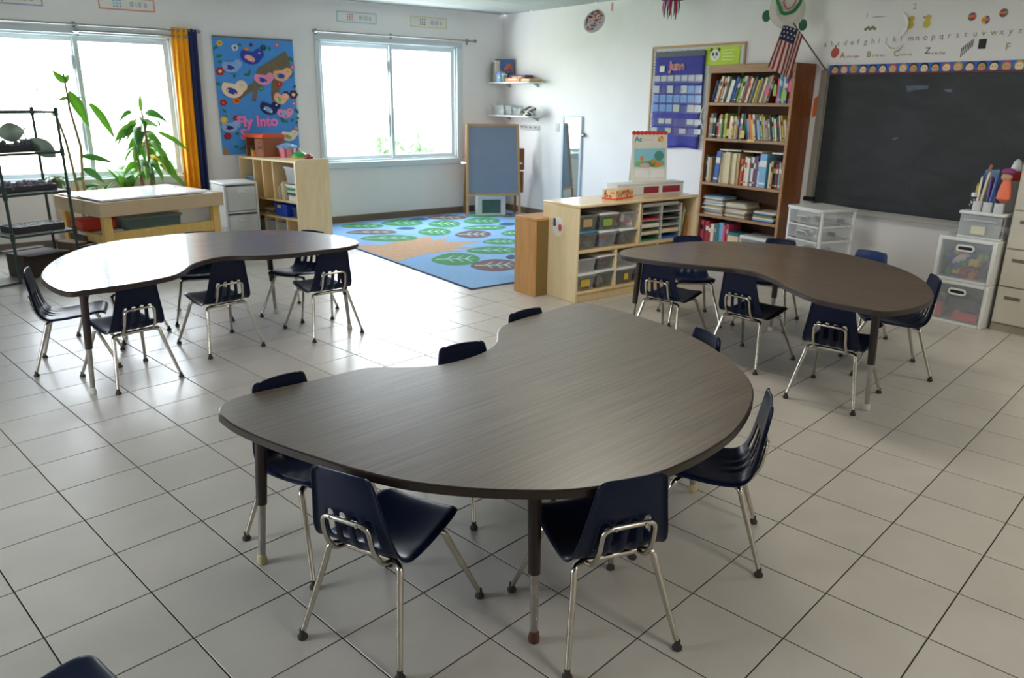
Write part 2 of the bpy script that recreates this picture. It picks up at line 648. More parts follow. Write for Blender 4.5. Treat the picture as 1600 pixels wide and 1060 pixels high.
# ---- outdoors: pale meadow and a few bushes, burnt out by the bright sky
struct(MB().box(-60, 3, -1.6, 60, 90, -1.5).build('meadow', mat('dry_meadow', (176, 180, 150), 0.9, scale=2)))
M_BUSH = mat('bush_leaf', (120, 150, 110), 0.8, vary=0.2, scale=6)


def bush(label, x, y, r, h, seed):
    rn = random.Random(seed)
    root = thing('bush', label, 'bush', (x, y, -1.5), 0, 'bushes outside the windows')
    mb = MB()
    for k in range(260):
        a, b = rn.uniform(0, 2 * PI), rn.uniform(-0.2, 1)
        q = rn.uniform(0.55, 1.0)
        c = Vector((math.cos(a) * r * q * math.sqrt(1 - b * b * 0.8), math.sin(a) * r * q * math.sqrt(1 - b * b * 0.8), h * (0.55 + 0.45 * b * q)))
        t1 = Vector((rn.gauss(0, 1), rn.gauss(0, 1), rn.gauss(0, 1))).normalized() * 0.22 * r
        t2 = t1.orthogonal().normalized() * 0.12 * r
        mb.poly([c - t1, c + t2, c + t1, c - t2])
    mb.build('foliage', M_BUSH, root, smooth=False)
    MB().cyl((0, 0, 0), (0, 0, h * 0.7), 0.12, 0.05, 8).build('trunk', mat('bark', (92, 74, 58), 0.9), root)


bush('pale bush outside behind the right pane of the window beside the easel', 5.2, 12, 1.1, 2.1, 1)
bush('pale bush outside behind the left pane of the window beside the easel', 1.4, 12.5, 0.9, 1.7, 2)
bush('pale bush outside behind the tall drooping plant', -2.2, 9, 1.2, 2.0, 3)

# ---- curtain rods and curtain
def rod(label, x0, x1, z, mids):
    t = thing('curtain_rod', label, 'curtain rod', (0, 0, 0))
    MB().cyl((x0, -0.075, z), (x1, -0.075, z), 0.009, seg=10).build('rod', M_STEEL, t)
    for x in (x0, x1):
        if True:
            MB().lathe([(0.004, -0.03), (0.017, -0.018), (0.02, 0), (0.017, 0.018), (0.004, 0.03)], 10, M=Matrix.Translation((x, -0.075, z)) @ Matrix.Rotation(PI / 2, 4, 'Y')).build('finial', M_STEEL, t)
    for x in mids:
        MB().box(x - 0.016, -0.006, z - 0.045, x + 0.016, 0, z + 0.03, 0, 0.003).box(x - 0.007, -0.075, z - 0.008, x + 0.007, 0, z + 0.006).build('bracket', M_STEEL, t)


rod('grey metal curtain rod above the window behind the plants', -6.15, -3.975, 2.115, (-5.1, -4.02))
rod('thin grey curtain rod above the window beside the easel', -2.70, -0.52, 2.195, (-2.66, -1.70, -0.60))
rod('thin bare lower rod that holds the orange curtain', -5.1, -4.10, 2.06, (-5.08,))


def curtain_mesh(x0, x1, z0, z1, y, folds, amp, gather=0.0):
    n, mrows = folds * 8, 14
    bm = bmesh.new()
    g = []
    for j in range(mrows + 1):
        t = j / mrows
        row = []
        for i in range(n + 1):
            s = i / n
            xx = x0 + (x1 - x0) * s - 0.065 * t * gather
            yy = y + math.sin(s * folds * 2 * PI + 0.5 * math.sin(3 * t)) * amp * (0.65 + 0.5 * t) + 0.004 * math.sin(7 * s + 5 * t)
            row.append(bm.verts.new((xx, yy, z1 + (z0 - z1) * t)))
        g.append(row)
    for j in range(mrows):
        for i in range(n):
            bm.faces.new((g[j][i], g[j][i + 1], g[j + 1][i + 1], g[j + 1][i]))
    return bm


def cloth(name, bm, m, parent=None, th=0.003):
    mb = MB()
    mb.bm.free()
    mb.bm = bm
    o = mb.build(name, m, parent)
    md = o.modifiers.new('thickness', 'SOLIDIFY')
    md.thickness = th
    md.offset = 0
    return o


cu = thing('curtain', 'bright orange curtain with a narrow navy panel hanging beside the left window', 'curtain', (0, 0, 0))
cloth('orange_panel', curtain_mesh(-4.235, -4.075, 0.36, 2.14, -0.075, 3, 0.022, 0.6), mat('orange_curtain', (250, 172, 30), 0.8, vary=0.06), cu)['label'] = 'orange panel'
cloth('navy_panel', curtain_mesh(-4.075, -3.99, 0.36, 2.13, -0.085, 2, 0.018, 0.6), mat('navy_curtain', (30, 44, 92), 0.8), cu)['label'] = 'navy panel'

# ---- grey conduit and wall bits
c = thing('wall_conduit', 'grey vertical conduit with a dark foot between bookcase and chalkboard', 'conduit', (0, 0, 0))
MB().box(-0.045, -4.83, 0.66, 0, -4.765, 1.76, 0, 0.006).build('channel', mat('grey_channel', (140, 134, 122), 0.5), c)
MB().box(-0.06, -4.845, 0.63, 0, -4.75, 0.67, 0, 0.006).build('foot', M_BLACK, c)
o = MB().prism([(0, 0), (0.075, 0.03), (0.05, 0.2), (0.0, 0.16)], 0, 0.002, M=Matrix.Translation((-0.003, -4.705, 1.36)) @ Matrix.Rotation(-PI / 2, 4, 'Z') @ Matrix.Rotation(PI / 2, 4, 'X')).build('paper_pennant', mat('orange_paper', (226, 110, 44), 0.7))
tag(o, 'orange paper scrap on the wall between bookcase and chalkboard', 'paper')

# housings of the added fill lamps, outside the frame
for x, y in FILL_LAMPS:
    t = thing('fill_lamp', 'added fluorescent fill lamp above the %s, out of view' % ('chalkboard end', 'room behind the viewer', 'bookcase-side table', 'rug')[FILL_LAMPS.index((x, y))], 'lamp', (x, y, CEIL), 0, 'added fill lamps')
    MB().box(-0.3, -0.6, -0.05, 0.3, 0.6, 0, 0, 0.004).build('housing', M_WHITE, t)
    for s in (-0.14, 0.14):
        MB().cyl((s, -0.56, -0.06), (s, 0.56, -0.06), 0.013).build('fill_lamp_tube', M_PAPER, t)
# ================================================================== tables
T1 = [(-5.841, -6.506), (-5.807, -6.446), (-5.755, -6.422), (-5.691, -6.411), (-5.489, -6.411), (-5.312, -6.397), (-5.245, -6.417), (-5.15, -6.484), (-5.038, -6.527), (-4.887, -6.515), (-4.782, -6.472), (-4.698, -6.407), (-4.598, -6.278), (-4.48, -6.215), (-4.261, -6.17), (-4.054, -6.127), (-3.981, -6.147), (-3.948, -6.314), (-3.95, -6.639), (-4.009, -6.903), (-4.131, -7.157), (-4.255, -7.318), (-4.405, -7.43), (-4.616, -7.531), (-4.787, -7.574), (-4.968, -7.592), (-5.124, -7.578), (-5.259, -7.532), (-5.356, -7.471), (-5.469, -7.378), (-5.583, -7.252), (-5.661, -7.117), (-5.734, -6.948), (-5.789, -6.802), (-5.832, -6.651), (-5.844, -6.548)]
T2 = [(-6.072, -4.298), (-6.009, -4.035), (-5.9, -3.786), (-5.732, -3.559), (-5.489, -3.422), (-5.083, -3.388), (-4.689, -3.513), (-4.441, -3.704), (-4.321, -3.968), (-4.281, -4.229), (-4.332, -4.362), (-4.44, -4.424), (-4.614, -4.437), (-4.82, -4.447), (-4.995, -4.402), (-5.118, -4.321), (-5.231, -4.337), (-5.364, -4.44), (-5.465, -4.61), (-5.558, -4.694), (-5.751, -4.754), (-5.951, -4.778), (-6.016, -4.765), (-6.054, -4.647), (-6.074, -4.471)]
T3 = [(-3.113, -5.491), (-2.964, -5.437), (-2.654, -5.45), (-2.362, -5.526), (-2.108, -5.748), (-1.962, -6.036), (-1.984, -6.4), (-2.085, -6.692), (-2.282, -6.935), (-2.517, -7.104), (-2.722, -7.196), (-2.907, -7.212), (-3.097, -7.177), (-3.132, -7.06), (-3.15, -6.877), (-3.069, -6.684), (-3.028, -6.612), (-2.962, -6.516), (-2.901, -6.372), (-2.892, -6.24), (-2.958, -6.114), (-3.025, -5.986), (-3.095, -5.853), (-3.152, -5.703), (-3.176, -5.595)]


def smooth_outline(P, n=6, passes=1):
    P = [Vector((p[0], p[1], 0)) for p in P]
    N = len(P)
    out = []
    for i in range(N):
        p0, p1, p2, p3 = P[i - 1], P[i], P[(i + 1) % N], P[(i + 2) % N]
        for k in range(n):
            t = k / n
            out.append(0.5 * ((2 * p1) + (p2 - p0) * t + (2 * p0 - 5 * p1 + 4 * p2 - p3) * t * t + (3 * p1 - p0 - 3 * p2 + p3) * t ** 3))
    for _ in range(passes):
        M = len(out)
        out = [out[i] * 0.4 + (out[i - 1] + out[(i + 1) % M]) * 0.2 + (out[i - 2] + out[(i + 2) % M]) * 0.1 for i in range(M)]
    A = sum(a.x * b.y - b.x * a.y for a, b in zip(out, out[1:] + out[:1]))
    return out if A > 0 else out[::-1]


def offset(P, d):
    M = len(P)
    r = []
    for i in range(M):
        t = (P[(i + 1) % M] - P[i - 1]).normalized()
        r.append(P[i] + Vector((t.y, -t.x, 0)) * d)
    return r


def table(label, P, h, legs, rot, feet, gloss):
    c = sum((Vector((p[0], p[1], 0)) for p in P), Vector()) / len(P)
    root = thing('kidney_table', label, 'table', c, 0, 'kidney-shaped classroom tables')
    S = [p - c for p in smooth_outline(P)]
    th = 0.026
    top = MB().prism(offset(S, -0.002), h - th, h)
    lam = wood('walnut_laminate_%d' % round(rot * 100), (62, 49, 39), (108, 91, 75), (1.6, 60, 60), 0.42, 7, rot, 0.012, 0.6, 0.25, 0.45, gloss)
    top.build('tabletop', lam, root, ang=30)
    eb = MB()
    a, b = offset(S, 0.003), offset(S, -0.004)
    n = len(S)
    zz = (h - th - 0.002, h - 0.0015)
    ring = [[eb.bm.verts.new((q.x, q.y, z)) for q in L] for L, z in ((b, zz[0]), (a, zz[0] + 0.002), (a, zz[1] - 0.003), (b, zz[1]))]
    for k in range(3):
        for i in range(n):
            eb.bm.faces.new((ring[k][i], ring[k][(i + 1) % n], ring[k + 1][(i + 1) % n], ring[k + 1][i]))
    eb.build('edge_band', M_EDGE, root, ang=50)
    for (x, y), fc in zip(legs, feet):
        f = Vector((x, y, 0)) - c
        f.z = 0
        t = f * 0.955
        t.z = h - th - 0.004
        d = f - t
        k0, k1 = 0.57, 0.94
        L = MB().tube([t, t + d * k0], [0.020, 0.0175], 14)
        L.lathe([(0.05, 0), (0.05, 0.006), (0.024, 0.012), (0.022, 0.03)], 14, M=Matrix.Translation(t + Vector((0, 0, 0.0))) @ Matrix.Rotation(PI, 4, 'X'))
        for q in range(3):
            a = q * 2 * PI / 3 + 0.4
            L.tube([t + Vector((math.cos(a) * 0.055, math.sin(a) * 0.055, -0.002)), t + Vector((math.cos(a) * 0.016, math.sin(a) * 0.016, -0.06))], 0.004, 5)
        leg = L.build('leg', M_LEGB, root)
        ins = MB().tube([t + d * (k0 - 0.02), t + d * k1], [0.0135, 0.0115], 12)
        for q in range(4):
            pz = t + d * (k0 + 0.06 + 0.07 * q)
            ins.tube([pz + Vector((-0.0, -0.015, 0)), pz + Vector((0, -0.0, 0))], 0.003, 6)
        io = ins.build('leg_insert', M_LEGM, leg)
        io['label'] = 'bare steel lower leg'
        MB().lathe([(0.012, 0), (0.0165, 0.003), (0.0175, 0.014), (0.0135, 0.034), (0.011, 0.036)], 12, c=(f.x, f.y, 0)).build('foot', mat(*fc), leg)
    return root


FY = ('yellowed_foot', (196, 184, 140), 0.5)
FB = ('brown_foot', (84, 42, 32), 0.5)
FW_ = ('white_foot', (206, 204, 198), 0.5)
table('large kidney-shaped table in front with dark walnut laminate top', T1, 0.54, [(-5.773, -6.57), (-5.28, -7.403), (-4.12, -6.32), (-4.22, -7.08)], 0.13, (FY, FB, FY, FY), 0.30)
table('kidney-shaped table near the plants with window glare on its top', T2, 0.592, [(-5.955, -4.575), (-4.36, -4.245), (-4.62, -3.58), (-5.62, -3.62)], 0.06, (FW_, FW_, FW_, FW_), 0.08)
table('kidney-shaped brown table in front of the bookcase and chalkboard', T3, 0.592, [(-2.84, -7.03), (-2.95, -5.47), (-2.05, -5.90), (-2.22, -6.72)], 1.62, (FW_, FW_, FW_, FW_), 0.2)


# ================================================================== chairs
PROF = [(-.203, .563, .080), (-.2035, .559, .094), (-.202, .546, .1025), (-.197, .515, .108), (-.190, .475, .115), (-.183, .435, .123),
        (-.177, .400, .130), (-.170, .370, .137), (-.161, .343, .1425), (-.147, .320, .146), (-.126, .305, .148), (-.098, .298, .148),
        (-.06, .298, .147), (-.02, .301, .146), (.03, .307, .144), (.08, .314, .142), (.115, .319, .139), (.140, .320, .133), (.156, .314, .124), (.163, .303, .112)]
US = [-1, -.97, -.90, -.80, -.70, -.60, -.43, -.34, -.26, -.17, -.09, 0, .09, .17, .26, .34, .43, .60, .70, .80, .90, .97, 1]


def shell_bm():
    bm = bmesh.new()
    rows = []
    N = len(PROF)
    dense = []
    for i in range(N - 1):
        p0, p1, p2, p3 = PROF[max(i - 1, 0)], PROF[i], PROF[i + 1], PROF[min(i + 2, N - 1)]
        for k in range(2):
            t = k / 2
            dense.append(tuple(0.5 * ((2 * p1[q]) + (p2[q] - p0[q]) * t + (2 * p0[q] - 5 * p1[q] + 4 * p2[q] - p3[q]) * t * t + (3 * p1[q] - p0[q] - 3 * p2[q] + p3[q]) * t ** 3) for q in range(3)))
    dense.append(PROF[-1])
    for i, (y, z, hw) in enumerate(dense):
        back = 1 if i < 18 else (0 if i > 24 else (24 - i) / 6)
        row = []
        for u in US:
            a = abs(u)
            dy = back * (0.011 * a ** 2.2)
            dz = (1 - back) * (0.010 * a ** 2.5 - 0.007 * math.exp(-((y + 0.03) / 0.09) ** 2) * (1 - a ** 2))
            if i < 6:
                dz += 0.005 * (1 - a * a) * (6 - i) / 6
            if a > 0.93:                                   # rolled rim
                dy -= back * 0.012 * (a - 0.93) / 0.07
                dz -= (1 - back) * 0.012 * (a - 0.93) / 0.07
            # pressed flutes running round the bend under the slots
            fl = 0.0
            if 11 <= i <= 24 and a < 0.62:
                fl = 0.0055 * math.cos(u / 0.345 * 2 * PI + PI) * math.sin(PI * (i - 11) / 13)
            row.append(bm.verts.new((u * hw, y + dy + fl * 0.7, z + dz + fl * 0.7)))
        rows.append(row)
    slots = {(5, 6), (6, 7)}
    su = [(-.60, -.43), (-.26, -.09), (.09, .26), (.43, .60)]

    def in_slot(i, k):
        if not 10 <= i < 16:
            return False
        m = (US[k] + US[k + 1]) / 2
        return any(a < m < b for a, b in su)
    for i in range(len(rows) - 1):
        for k in range(len(US) - 1):
            if in_slot(i, k):
                continue
            bm.faces.new((rows[i][k], rows[i + 1][k], rows[i + 1][k + 1], rows[i][k + 1]))
    return bm


def make_chair(label, m):
    t = thing('school_chair', label, 'chair', (0, 0, 0), 0, 'navy school chairs')
    mb = MB()
    mb.bm.free()
    mb.bm = shell_bm()
    bmesh.ops.recalc_face_normals(mb.bm, faces=mb.bm.faces)
    o = mb.build('seat_shell', m, t, ang=60)
    md = o.modifiers.new('thickness', 'SOLIDIFY')
    md.thickness = 0.0065
    md.offset = 0
    md = o.modifiers.new('rounding', 'SUBSURF')
    md.levels = md.render_levels = 1
    R = 0.0098
    cz = 0.281

    def leg(sx, rear):
        y0, y1, y2, x0, x1, x2 = (-0.108, -0.128, -0.211, 0.088, 0.122, 0.171) if rear else (0.062, 0.082, 0.199, 0.088, 0.124, 0.175)
        pts = fillet([(sx * x0, y0, cz), (sx * x1, y1, cz), (sx * (x1 + 0.006), y1 + (y2 - y1) * 0.16, cz - 0.045), (sx * x2, y2, 0.018)], 0.05, 6)
        n = len(pts)
        rs = [R if p.z > 0.10 else R * (0.72 + 0.28 * p.z / 0.10) for p in pts]
        lo = MB().tube(pts, rs, 10).build('leg', M_CHROME, t, ang=60)
        MB().lathe([(0.012, 0), (0.0145, 0.003), (0.0145, 0.010), (0.0085, 0.018), (0.0085, 0.03)], 12, c=(sx * x2, y2, 0)).build('glide', M_RUB, lo)
    for rear in (True, False):
        for sx in (-1, 1):
            leg(sx, rear)
    MB().cyl((-0.09, -0.108, cz), (0.09, -0.108, cz), R, seg=10).build('rear_crossbar', M_CHROME, t)
    MB().cyl((-0.09, 0.062, cz), (0.09, 0.062, cz), R, seg=10).build('front_crossbar', M_CHROME, t)
    pts = fillet([(-0.082, -0.112, cz), (-0.082, -0.152, 0.292), (-0.080, -0.186, 0.345), (-0.077, -0.199, 0.425), (0.077, -0.199, 0.425), (0.080, -0.186, 0.345), (0.082, -0.152, 0.292), (0.082, -0.112, cz)], 0.028, 6)
    MB().tube(pts, 0.0072, 10).build('back_support', M_CHROME, t, ang=60)
    for sx in (-1, 1):
        MB().cyl((sx * 0.045, -0.209, 0.425), (sx * 0.045, -0.19, 0.425), 0.005, seg=8).build('rivet', M_LEGM, t)
    return t


chair0 = make_chair('navy plastic chair with chrome legs at the front table, backrest toward the viewer, left one', M_NAVY)
chairb = None
CH = [
    (-5.545, -7.069, -1.132, 'front table: navy chair with its seat fully in view, left of the brown-footed leg'),
    (-5.077, -7.416, -0.280, 'front table: navy chair tucked just right of the brown-footed front leg'),
    (-4.489, -7.315, 0.685, 'front table: navy chair at its right end seen from the side'),
    (-4.134, -6.800, 1.24, 'front table: chair mostly hidden at the far right, only its back rim showing'),
    (-4.345, -6.363, 3.24, 'front table: navy chair behind the right lobe, rounded back top showing'),
    (-4.894, -6.622, 3.061, 'front table: navy chair standing in the inner curve of the tabletop'),
    (-5.558, -6.572, 3.345, 'front table: navy chair under the left tip, legs beside the yellow-footed leg'),
    (-5.915, -4.000, -1.80, 'plant-side table: navy chair at its left end seen from the side'),
    (-5.738, -4.414, 0.250, 'plant-side table: navy chair seen from behind by the left table leg'),
    (-5.166, -4.111, 0.172, 'plant-side table: navy chair seen from behind in front of the inner curve'),
    (-4.518, -4.174, 0.075, 'plant-side table: navy chair seen from behind at the right end'),
    (-4.48, -3.68, 2.10, 'plant-side table: navy chair behind the right end with its seat turned forward'),
    (-5.06, -3.39, 2.88, 'plant-side table: navy chair on the far side, seat visible through the inner curve'),
    (-5.60, -3.52, 3.65, 'plant-side table: navy chair on the far side nearest the sand table'),
    (-2.778, -5.649, -1.39, 'bookcase-side table: navy chair seen from behind beside the left table leg'),
    (-2.665, -6.188, -1.490, 'bookcase-side table: navy chair seen from behind at the inner curve'),
    (-2.79, -6.814, -1.353, 'bookcase-side table: navy chair seen from behind nearest the white-footed leg'),
    (-2.15, -6.74, 0.72, 'bookcase-side table: navy chair at its right end near the toy drawers'),
    (-1.79, -6.29, 1.63, 'bookcase-side table: lighter blue chair on the far side against the bare wall'),
    (-1.893, -5.748, 1.95, 'bookcase-side table: navy chair on the far side before the white drawer cart'),
    (-2.288, -5.383, 2.50, 'bookcase-side table: navy chair on the far side before the storage shelf'),
    (-6.453, -7.340, -1.287, 'lone navy chair cut off at the bottom left corner of the view'),
]
for k, (x, y, rz, lab) in enumerate(CH):
    if k == 0:
        chair0.location = (x, y, 0)
        chair0.rotation_euler.z = rz
        chair0['label'] = lab
    else:
        r = dup(chair0, (x, y, 0), rz, lab)
        if 'lighter blue' in lab:
            for ch in r.children:
                if ch.name.startswith('seat_shell'):
                    ch.data = ch.data.copy()
                    ch.data.materials[0] = M_NAVYB
# ================================================================== rug
RUG = (-3.06, -3.775, -0.12, -0.02)   # x0 y0 x1 y1
rug = thing('rug', 'light blue rug with a tan tree trunk and green and brown leaves', 'rug', (0, 0, 0))
MB().box(RUG[0], RUG[1], 0.0005, RUG[2], RUG[3] - 0.06, 0.009, 0, 0.002).build('pile', mat('rug_blue', (132, 178, 226), 0.95, vary=0.07, scale=60, bump=0.2), rug, smooth=False)
bb = MB()
for x0, y0, x1, y1 in ((RUG[0] - 0.015, RUG[1] - 0.015, RUG[2], RUG[1]), (RUG[0] - 0.015, RUG[1] - 0.015, RUG[0], RUG[3] - 0.06)):
    bb.box(x0, y0, 0.0005, x1, y1, 0.010, 0, 0.003)
bb.build('bound_edge', mat('rug_binding', (62, 84, 122), 0.9), rug)
M_LG = mat('rug_leaf_green', (66, 140, 92), 0.95, vary=0.08, scale=40)
M_LB = mat('rug_leaf_brown', (112, 88, 92), 0.95, vary=0.08, scale=40)
M_LD = mat('rug_leaf_navy', (54, 86, 124), 0.95, vary=0.08, scale=40)
M_LV = mat('rug_leaf_vein', (168, 210, 208), 0.95, vary=0.04, scale=40)
M_TR = mat('rug_trunk_tan', (196, 160, 128), 0.95, vary=0.10, scale=30)
LG = [(-2.38, -0.4, 0.22, -0.14, 0.09, 0.17), (-1.86, -0.44, 0.22, -0.14, 0.14, 0.25), (-1.46, -0.78, 0.17, -0.11, 0.16, 0.26), (-0.94, -0.84, 0.2, -0.13, 0.17, 0.24), (-1.87, -1.22, 0.16, -0.11, 0.15, 0.25), (-1.21, -1.29, 0.23, -0.14, 0.11, 0.16), (-2.51, -1.32, 0.27, -0.17, 0.1, 0.2), (-1.6, -2.16, 0.17, -0.11, 0.11, 0.16), (-1.16, -1.79, 0.12, -0.07, 0.12, 0.16), (-1.96, -2.52, 0.23, -0.15, 0.13, 0.18), (-2.52, -2.69, 0.2, -0.13, 0.17, 0.27), (-0.6, -0.42, 0.24, -0.15, 0.13, 0.19)]
LB = [(-1.15, -0.35, 0.22, -0.14, 0.12, 0.19), (-2.49, -0.86, 0.25, -0.16, 0.08, 0.16), (-1.59, -1.61, 0.18, -0.11, 0.16, 0.23), (-2.37, -3.13, 0.19, -0.13, 0.17, 0.23), (-0.35, -0.65, 0.13, -0.08, 0.1, 0.14)]
LD = [(-1.54, -0.29, 0.11, -0.07, 0.06, 0.1), (-2.03, -0.84, 0.1, -0.06, 0.05, 0.09), (-0.82, -1.22, 0.09, -0.06, 0.08, 0.1), (-2.02, -2.91, 0.04, -0.03, 0.07, 0.09)]


def leaf_motif(cx, cy, ax, ay, bx, by, m, veins=True):
    mb = MB()
    A, Bv = Vector((ax, ay, 0)), Vector((bx, by, 0))
    c = Vector((cx, cy, 0.0093))
    pts = []
    for k in range(28):
        a = 2 * PI * k / 28
        x, y = math.cos(a), math.sin(a)
        # blunt at one end, pointed and slightly hooked at the other
        if x < 0:
            y *= (1 - 0.30 * x * x)
            y -= 0.16 * x * x
        pts.append(c + A * x * 0.98 + Bv * y * 0.95)
    mb.poly([p + Vector((0, 0, 0.0012)) for p in pts])
    n = len(pts)
    for k in range(n):
        a, b = pts[k], pts[(k + 1) % n]
        mb.poly([a, b, b + Vector((0, 0, 0.0012)), a + Vector((0, 0, 0.0012))])
    if veins:
        up = Vector((0, 0, 0.0019))
        def strip(p, q, w):
            d = (q - p)
            nrm = Vector((-d.y, d.x, 0)).normalized() * w
            mb.poly([p - nrm + up, q - nrm * 0.3 + up, q + nrm * 0.3 + up, p + nrm + up], 1)
        strip(c - A * 0.8 - Bv * 0.1, c + A * 0.75, 0.016)
        for s in (-0.35, 0.05, 0.4):
            for g in (-1, 1):
                p = c + A * s
                strip(p, p + A * 0.28 + Bv * 0.5 * g, 0.012)
    return mb.build('leaf_motif', [m, M_LV], rug, smooth=False)


for m_, L, v in ((M_LG, LG, True), (M_LB, LB, True), (M_LD, LD, False)):
    for q in L:
        leaf_motif(*q, m_, v)['label'] = {M_LG: 'green leaf', M_LB: 'brown leaf', M_LD: 'small dark blue leaf'}[m_]
TRK = [(-3.04, -1.46), (-2.75, -1.65), (-2.35, -1.49), (-2.08, -1.48), (-2.2, -1.73), (-1.96, -1.65), (-2.14, -1.87), (-1.74, -2.03), (-2.15, -2.12), (-2.03, -2.33), (-2.32, -2.23), (-2.27, -2.42), (-2.44, -2.31), (-2.7, -2.34), (-2.94, -2.44), (-3.04, -2.5)]
MB().prism(TRK, 0.0088, 0.0102).build('trunk_motif', M_TR, rug, smooth=False)

# ================================================================== sand table
ST_A = math.atan2(0.31, 1.13)
st = thing('sand_table', 'yellow pine sand table with paper-wrapped rim and white lid boards', 'table', (-5.34, -1.51, 0), ST_A)
W_, D_ = 1.17, 0.88
KRAFT = mat('kraft_paper', (198, 174, 142), 0.75, vary=0.05, scale=5, bump=0.1)
f = MB()
f.box(0, 0, 0.475, W_, 0.022, 0.60, 0, 0.004).box(0, D_ - 0.022, 0.475, W_, D_, 0.60, 0, 0.004)
f.box(0, 0.022, 0.475, 0.022, D_ - 0.022, 0.60, 0, 0.004).box(W_ - 0.022, 0.022, 0.475, W_, D_ - 0.022, 0.60, 0, 0.004)
f.build('paper_wrapped_rim', KRAFT, st)
MB().prism([(0.0, -0.003), (0.11, -0.003), (0.06, -0.003 + 0.0001), (0.0, -0.0029)], 0.50, 0.599).build('folded_corner', KRAFT, st)
MB().box(0.022, 0.022, 0.50, W_ - 0.022, D_ - 0.022, 0.585, 0).build('tray', mat('tray_white', (224, 226, 226), 0.5), st)
for sx in (0.035, W_ - 0.105):
    for sy in (0.03, D_ - 0.10):
        MB().box(sx, sy, 0, sx + 0.07, sy + 0.07, 0.478, 0, 0.004).build('leg', M_PINE, st)
MB().box(0.105, 0.045, 0.235, W_ - 0.105, 0.075, 0.335, 0, 0.004).build('stretcher', M_PINE, st)
MB().box(0.105, D_ - 0.08, 0.235, W_ - 0.105, D_ - 0.05, 0.335, 0, 0.004).build('stretcher', M_PINE, st)
MB().box(0.055, 0.1, 0.22, 0.085, D_ - 0.1, 0.30, 0, 0.004).build('stretcher', M_PINE, st)
LID = mat('lid_white', (240, 242, 244), 0.22, vary=0.02)
ca, sa = math.cos(ST_A), math.sin(ST_A)


def stp(x, y):
    return (-5.34 + x * ca - y * sa, -1.51 + x * sa + y * ca)


p = stp(0.05, 0.06)
o = MB().box(0.02, 0.02, 0.587, 1.04, 0.47, 0.604, 0, 0.006).build('lid_board', LID, smooth=False)
o.location, o.rotation_euler = (*p, 0.0135), (0, 0, ST_A)
tag(o, 'glossy white lid board lying on the near half of the sand table', 'board', 'lid boards on the sand table')
p = stp(0.02, 0.455)
o = MB().box(0.02, 0.05, 0.587, 1.06, 0.41, 0.604, 0, 0.006).build('lid_board', LID, smooth=False)
o.location, o.rotation_euler = (*p, 0.0135), (0, 0, ST_A)
tag(o, 'white lid board lying on the window side of the sand table', 'board', 'lid boards on the sand table')

# boxes kept under the sand table
x, y = stp(0.67, 0.58)
t = thing('storage_tub', 'teal see-through tub of odds and ends under the sand table', 'tub', (x, y, 0), ST_A)
MB().lathe([(0.30, 0.0), (0.33, 0.02), (0.36, 0.36), (0.37, 0.37)], 4, M=Matrix.Scale(1.0, 4, (1, 0, 0)) @ Matrix.Scale(0.75, 4, (0, 1, 0)) @ Matrix.Rotation(PI / 4, 4, 'Z')).build('body', mat('teal_grey_plastic', (124, 148, 142), 0.4), t)
MB().box(-0.27, -0.21, 0.37, 0.27, 0.21, 0.39, 0, 0.006).build('lid', mat('grey_green_lid', (150, 168, 162), 0.4), t)
x, y = stp(1.00, 0.27)
t = thing('gym_ball', 'dusky purple ball beside the teal tub under the sand table', 'ball', (x, y, 0))
MB().ell((0, 0, 0.15), (0.15, 0.15, 0.15), 20, 14).build('ball_skin', mat('dusky_purple', (120, 112, 120), 0.4), t)
MB().lathe([(0.012, 0), (0.012, 0.006)], 8, c=(0, 0, 0.297)).build('valve', M_WHITE, t)
x, y = stp(0.21, 0.60)
t = thing('toy_crate', 'red and brown toy crate with a white rim under the sand table', 'crate', (x, y, 0), ST_A)
M_RED = mat('toy_red', (214, 60, 34), 0.4)
MB().box(-0.17, -0.16, 0.10, 0.17, 0.16, 0.27, 0, 0.01).build('body', mat('crate_brown', (84, 62, 40), 0.6), t)
MB().box(-0.18, -0.17, 0.0, 0.18, 0.17, 0.10, 0, 0.01).build('base', M_RED, t)
MB().box(-0.175, -0.165, 0.27, 0.175, 0.165, 0.29, 0, 0.005).build('rim', M_WHITE, t)
MB().box(-0.16, -0.12, 0.29, 0.15, 0.15, 0.40, 0, 0.02).build('contents', M_RED, t)
x, y = stp(0.20, 0.22)
t = thing('lidded_box', 'navy box with a grey-blue lid under the front corner of the sand table', 'box', (x, y, 0), ST_A)
MB().box(-0.11, -0.10, 0.0, 0.12, 0.13, 0.17, 0, 0.01).build('body', mat('navy_box', (40, 50, 72), 0.45), t)
MB().box(-0.12, -0.11, 0.17, 0.13, 0.14, 0.20, 0, 0.006).build('lid', mat('grey_blue_lid', (120, 132, 154), 0.35), t)

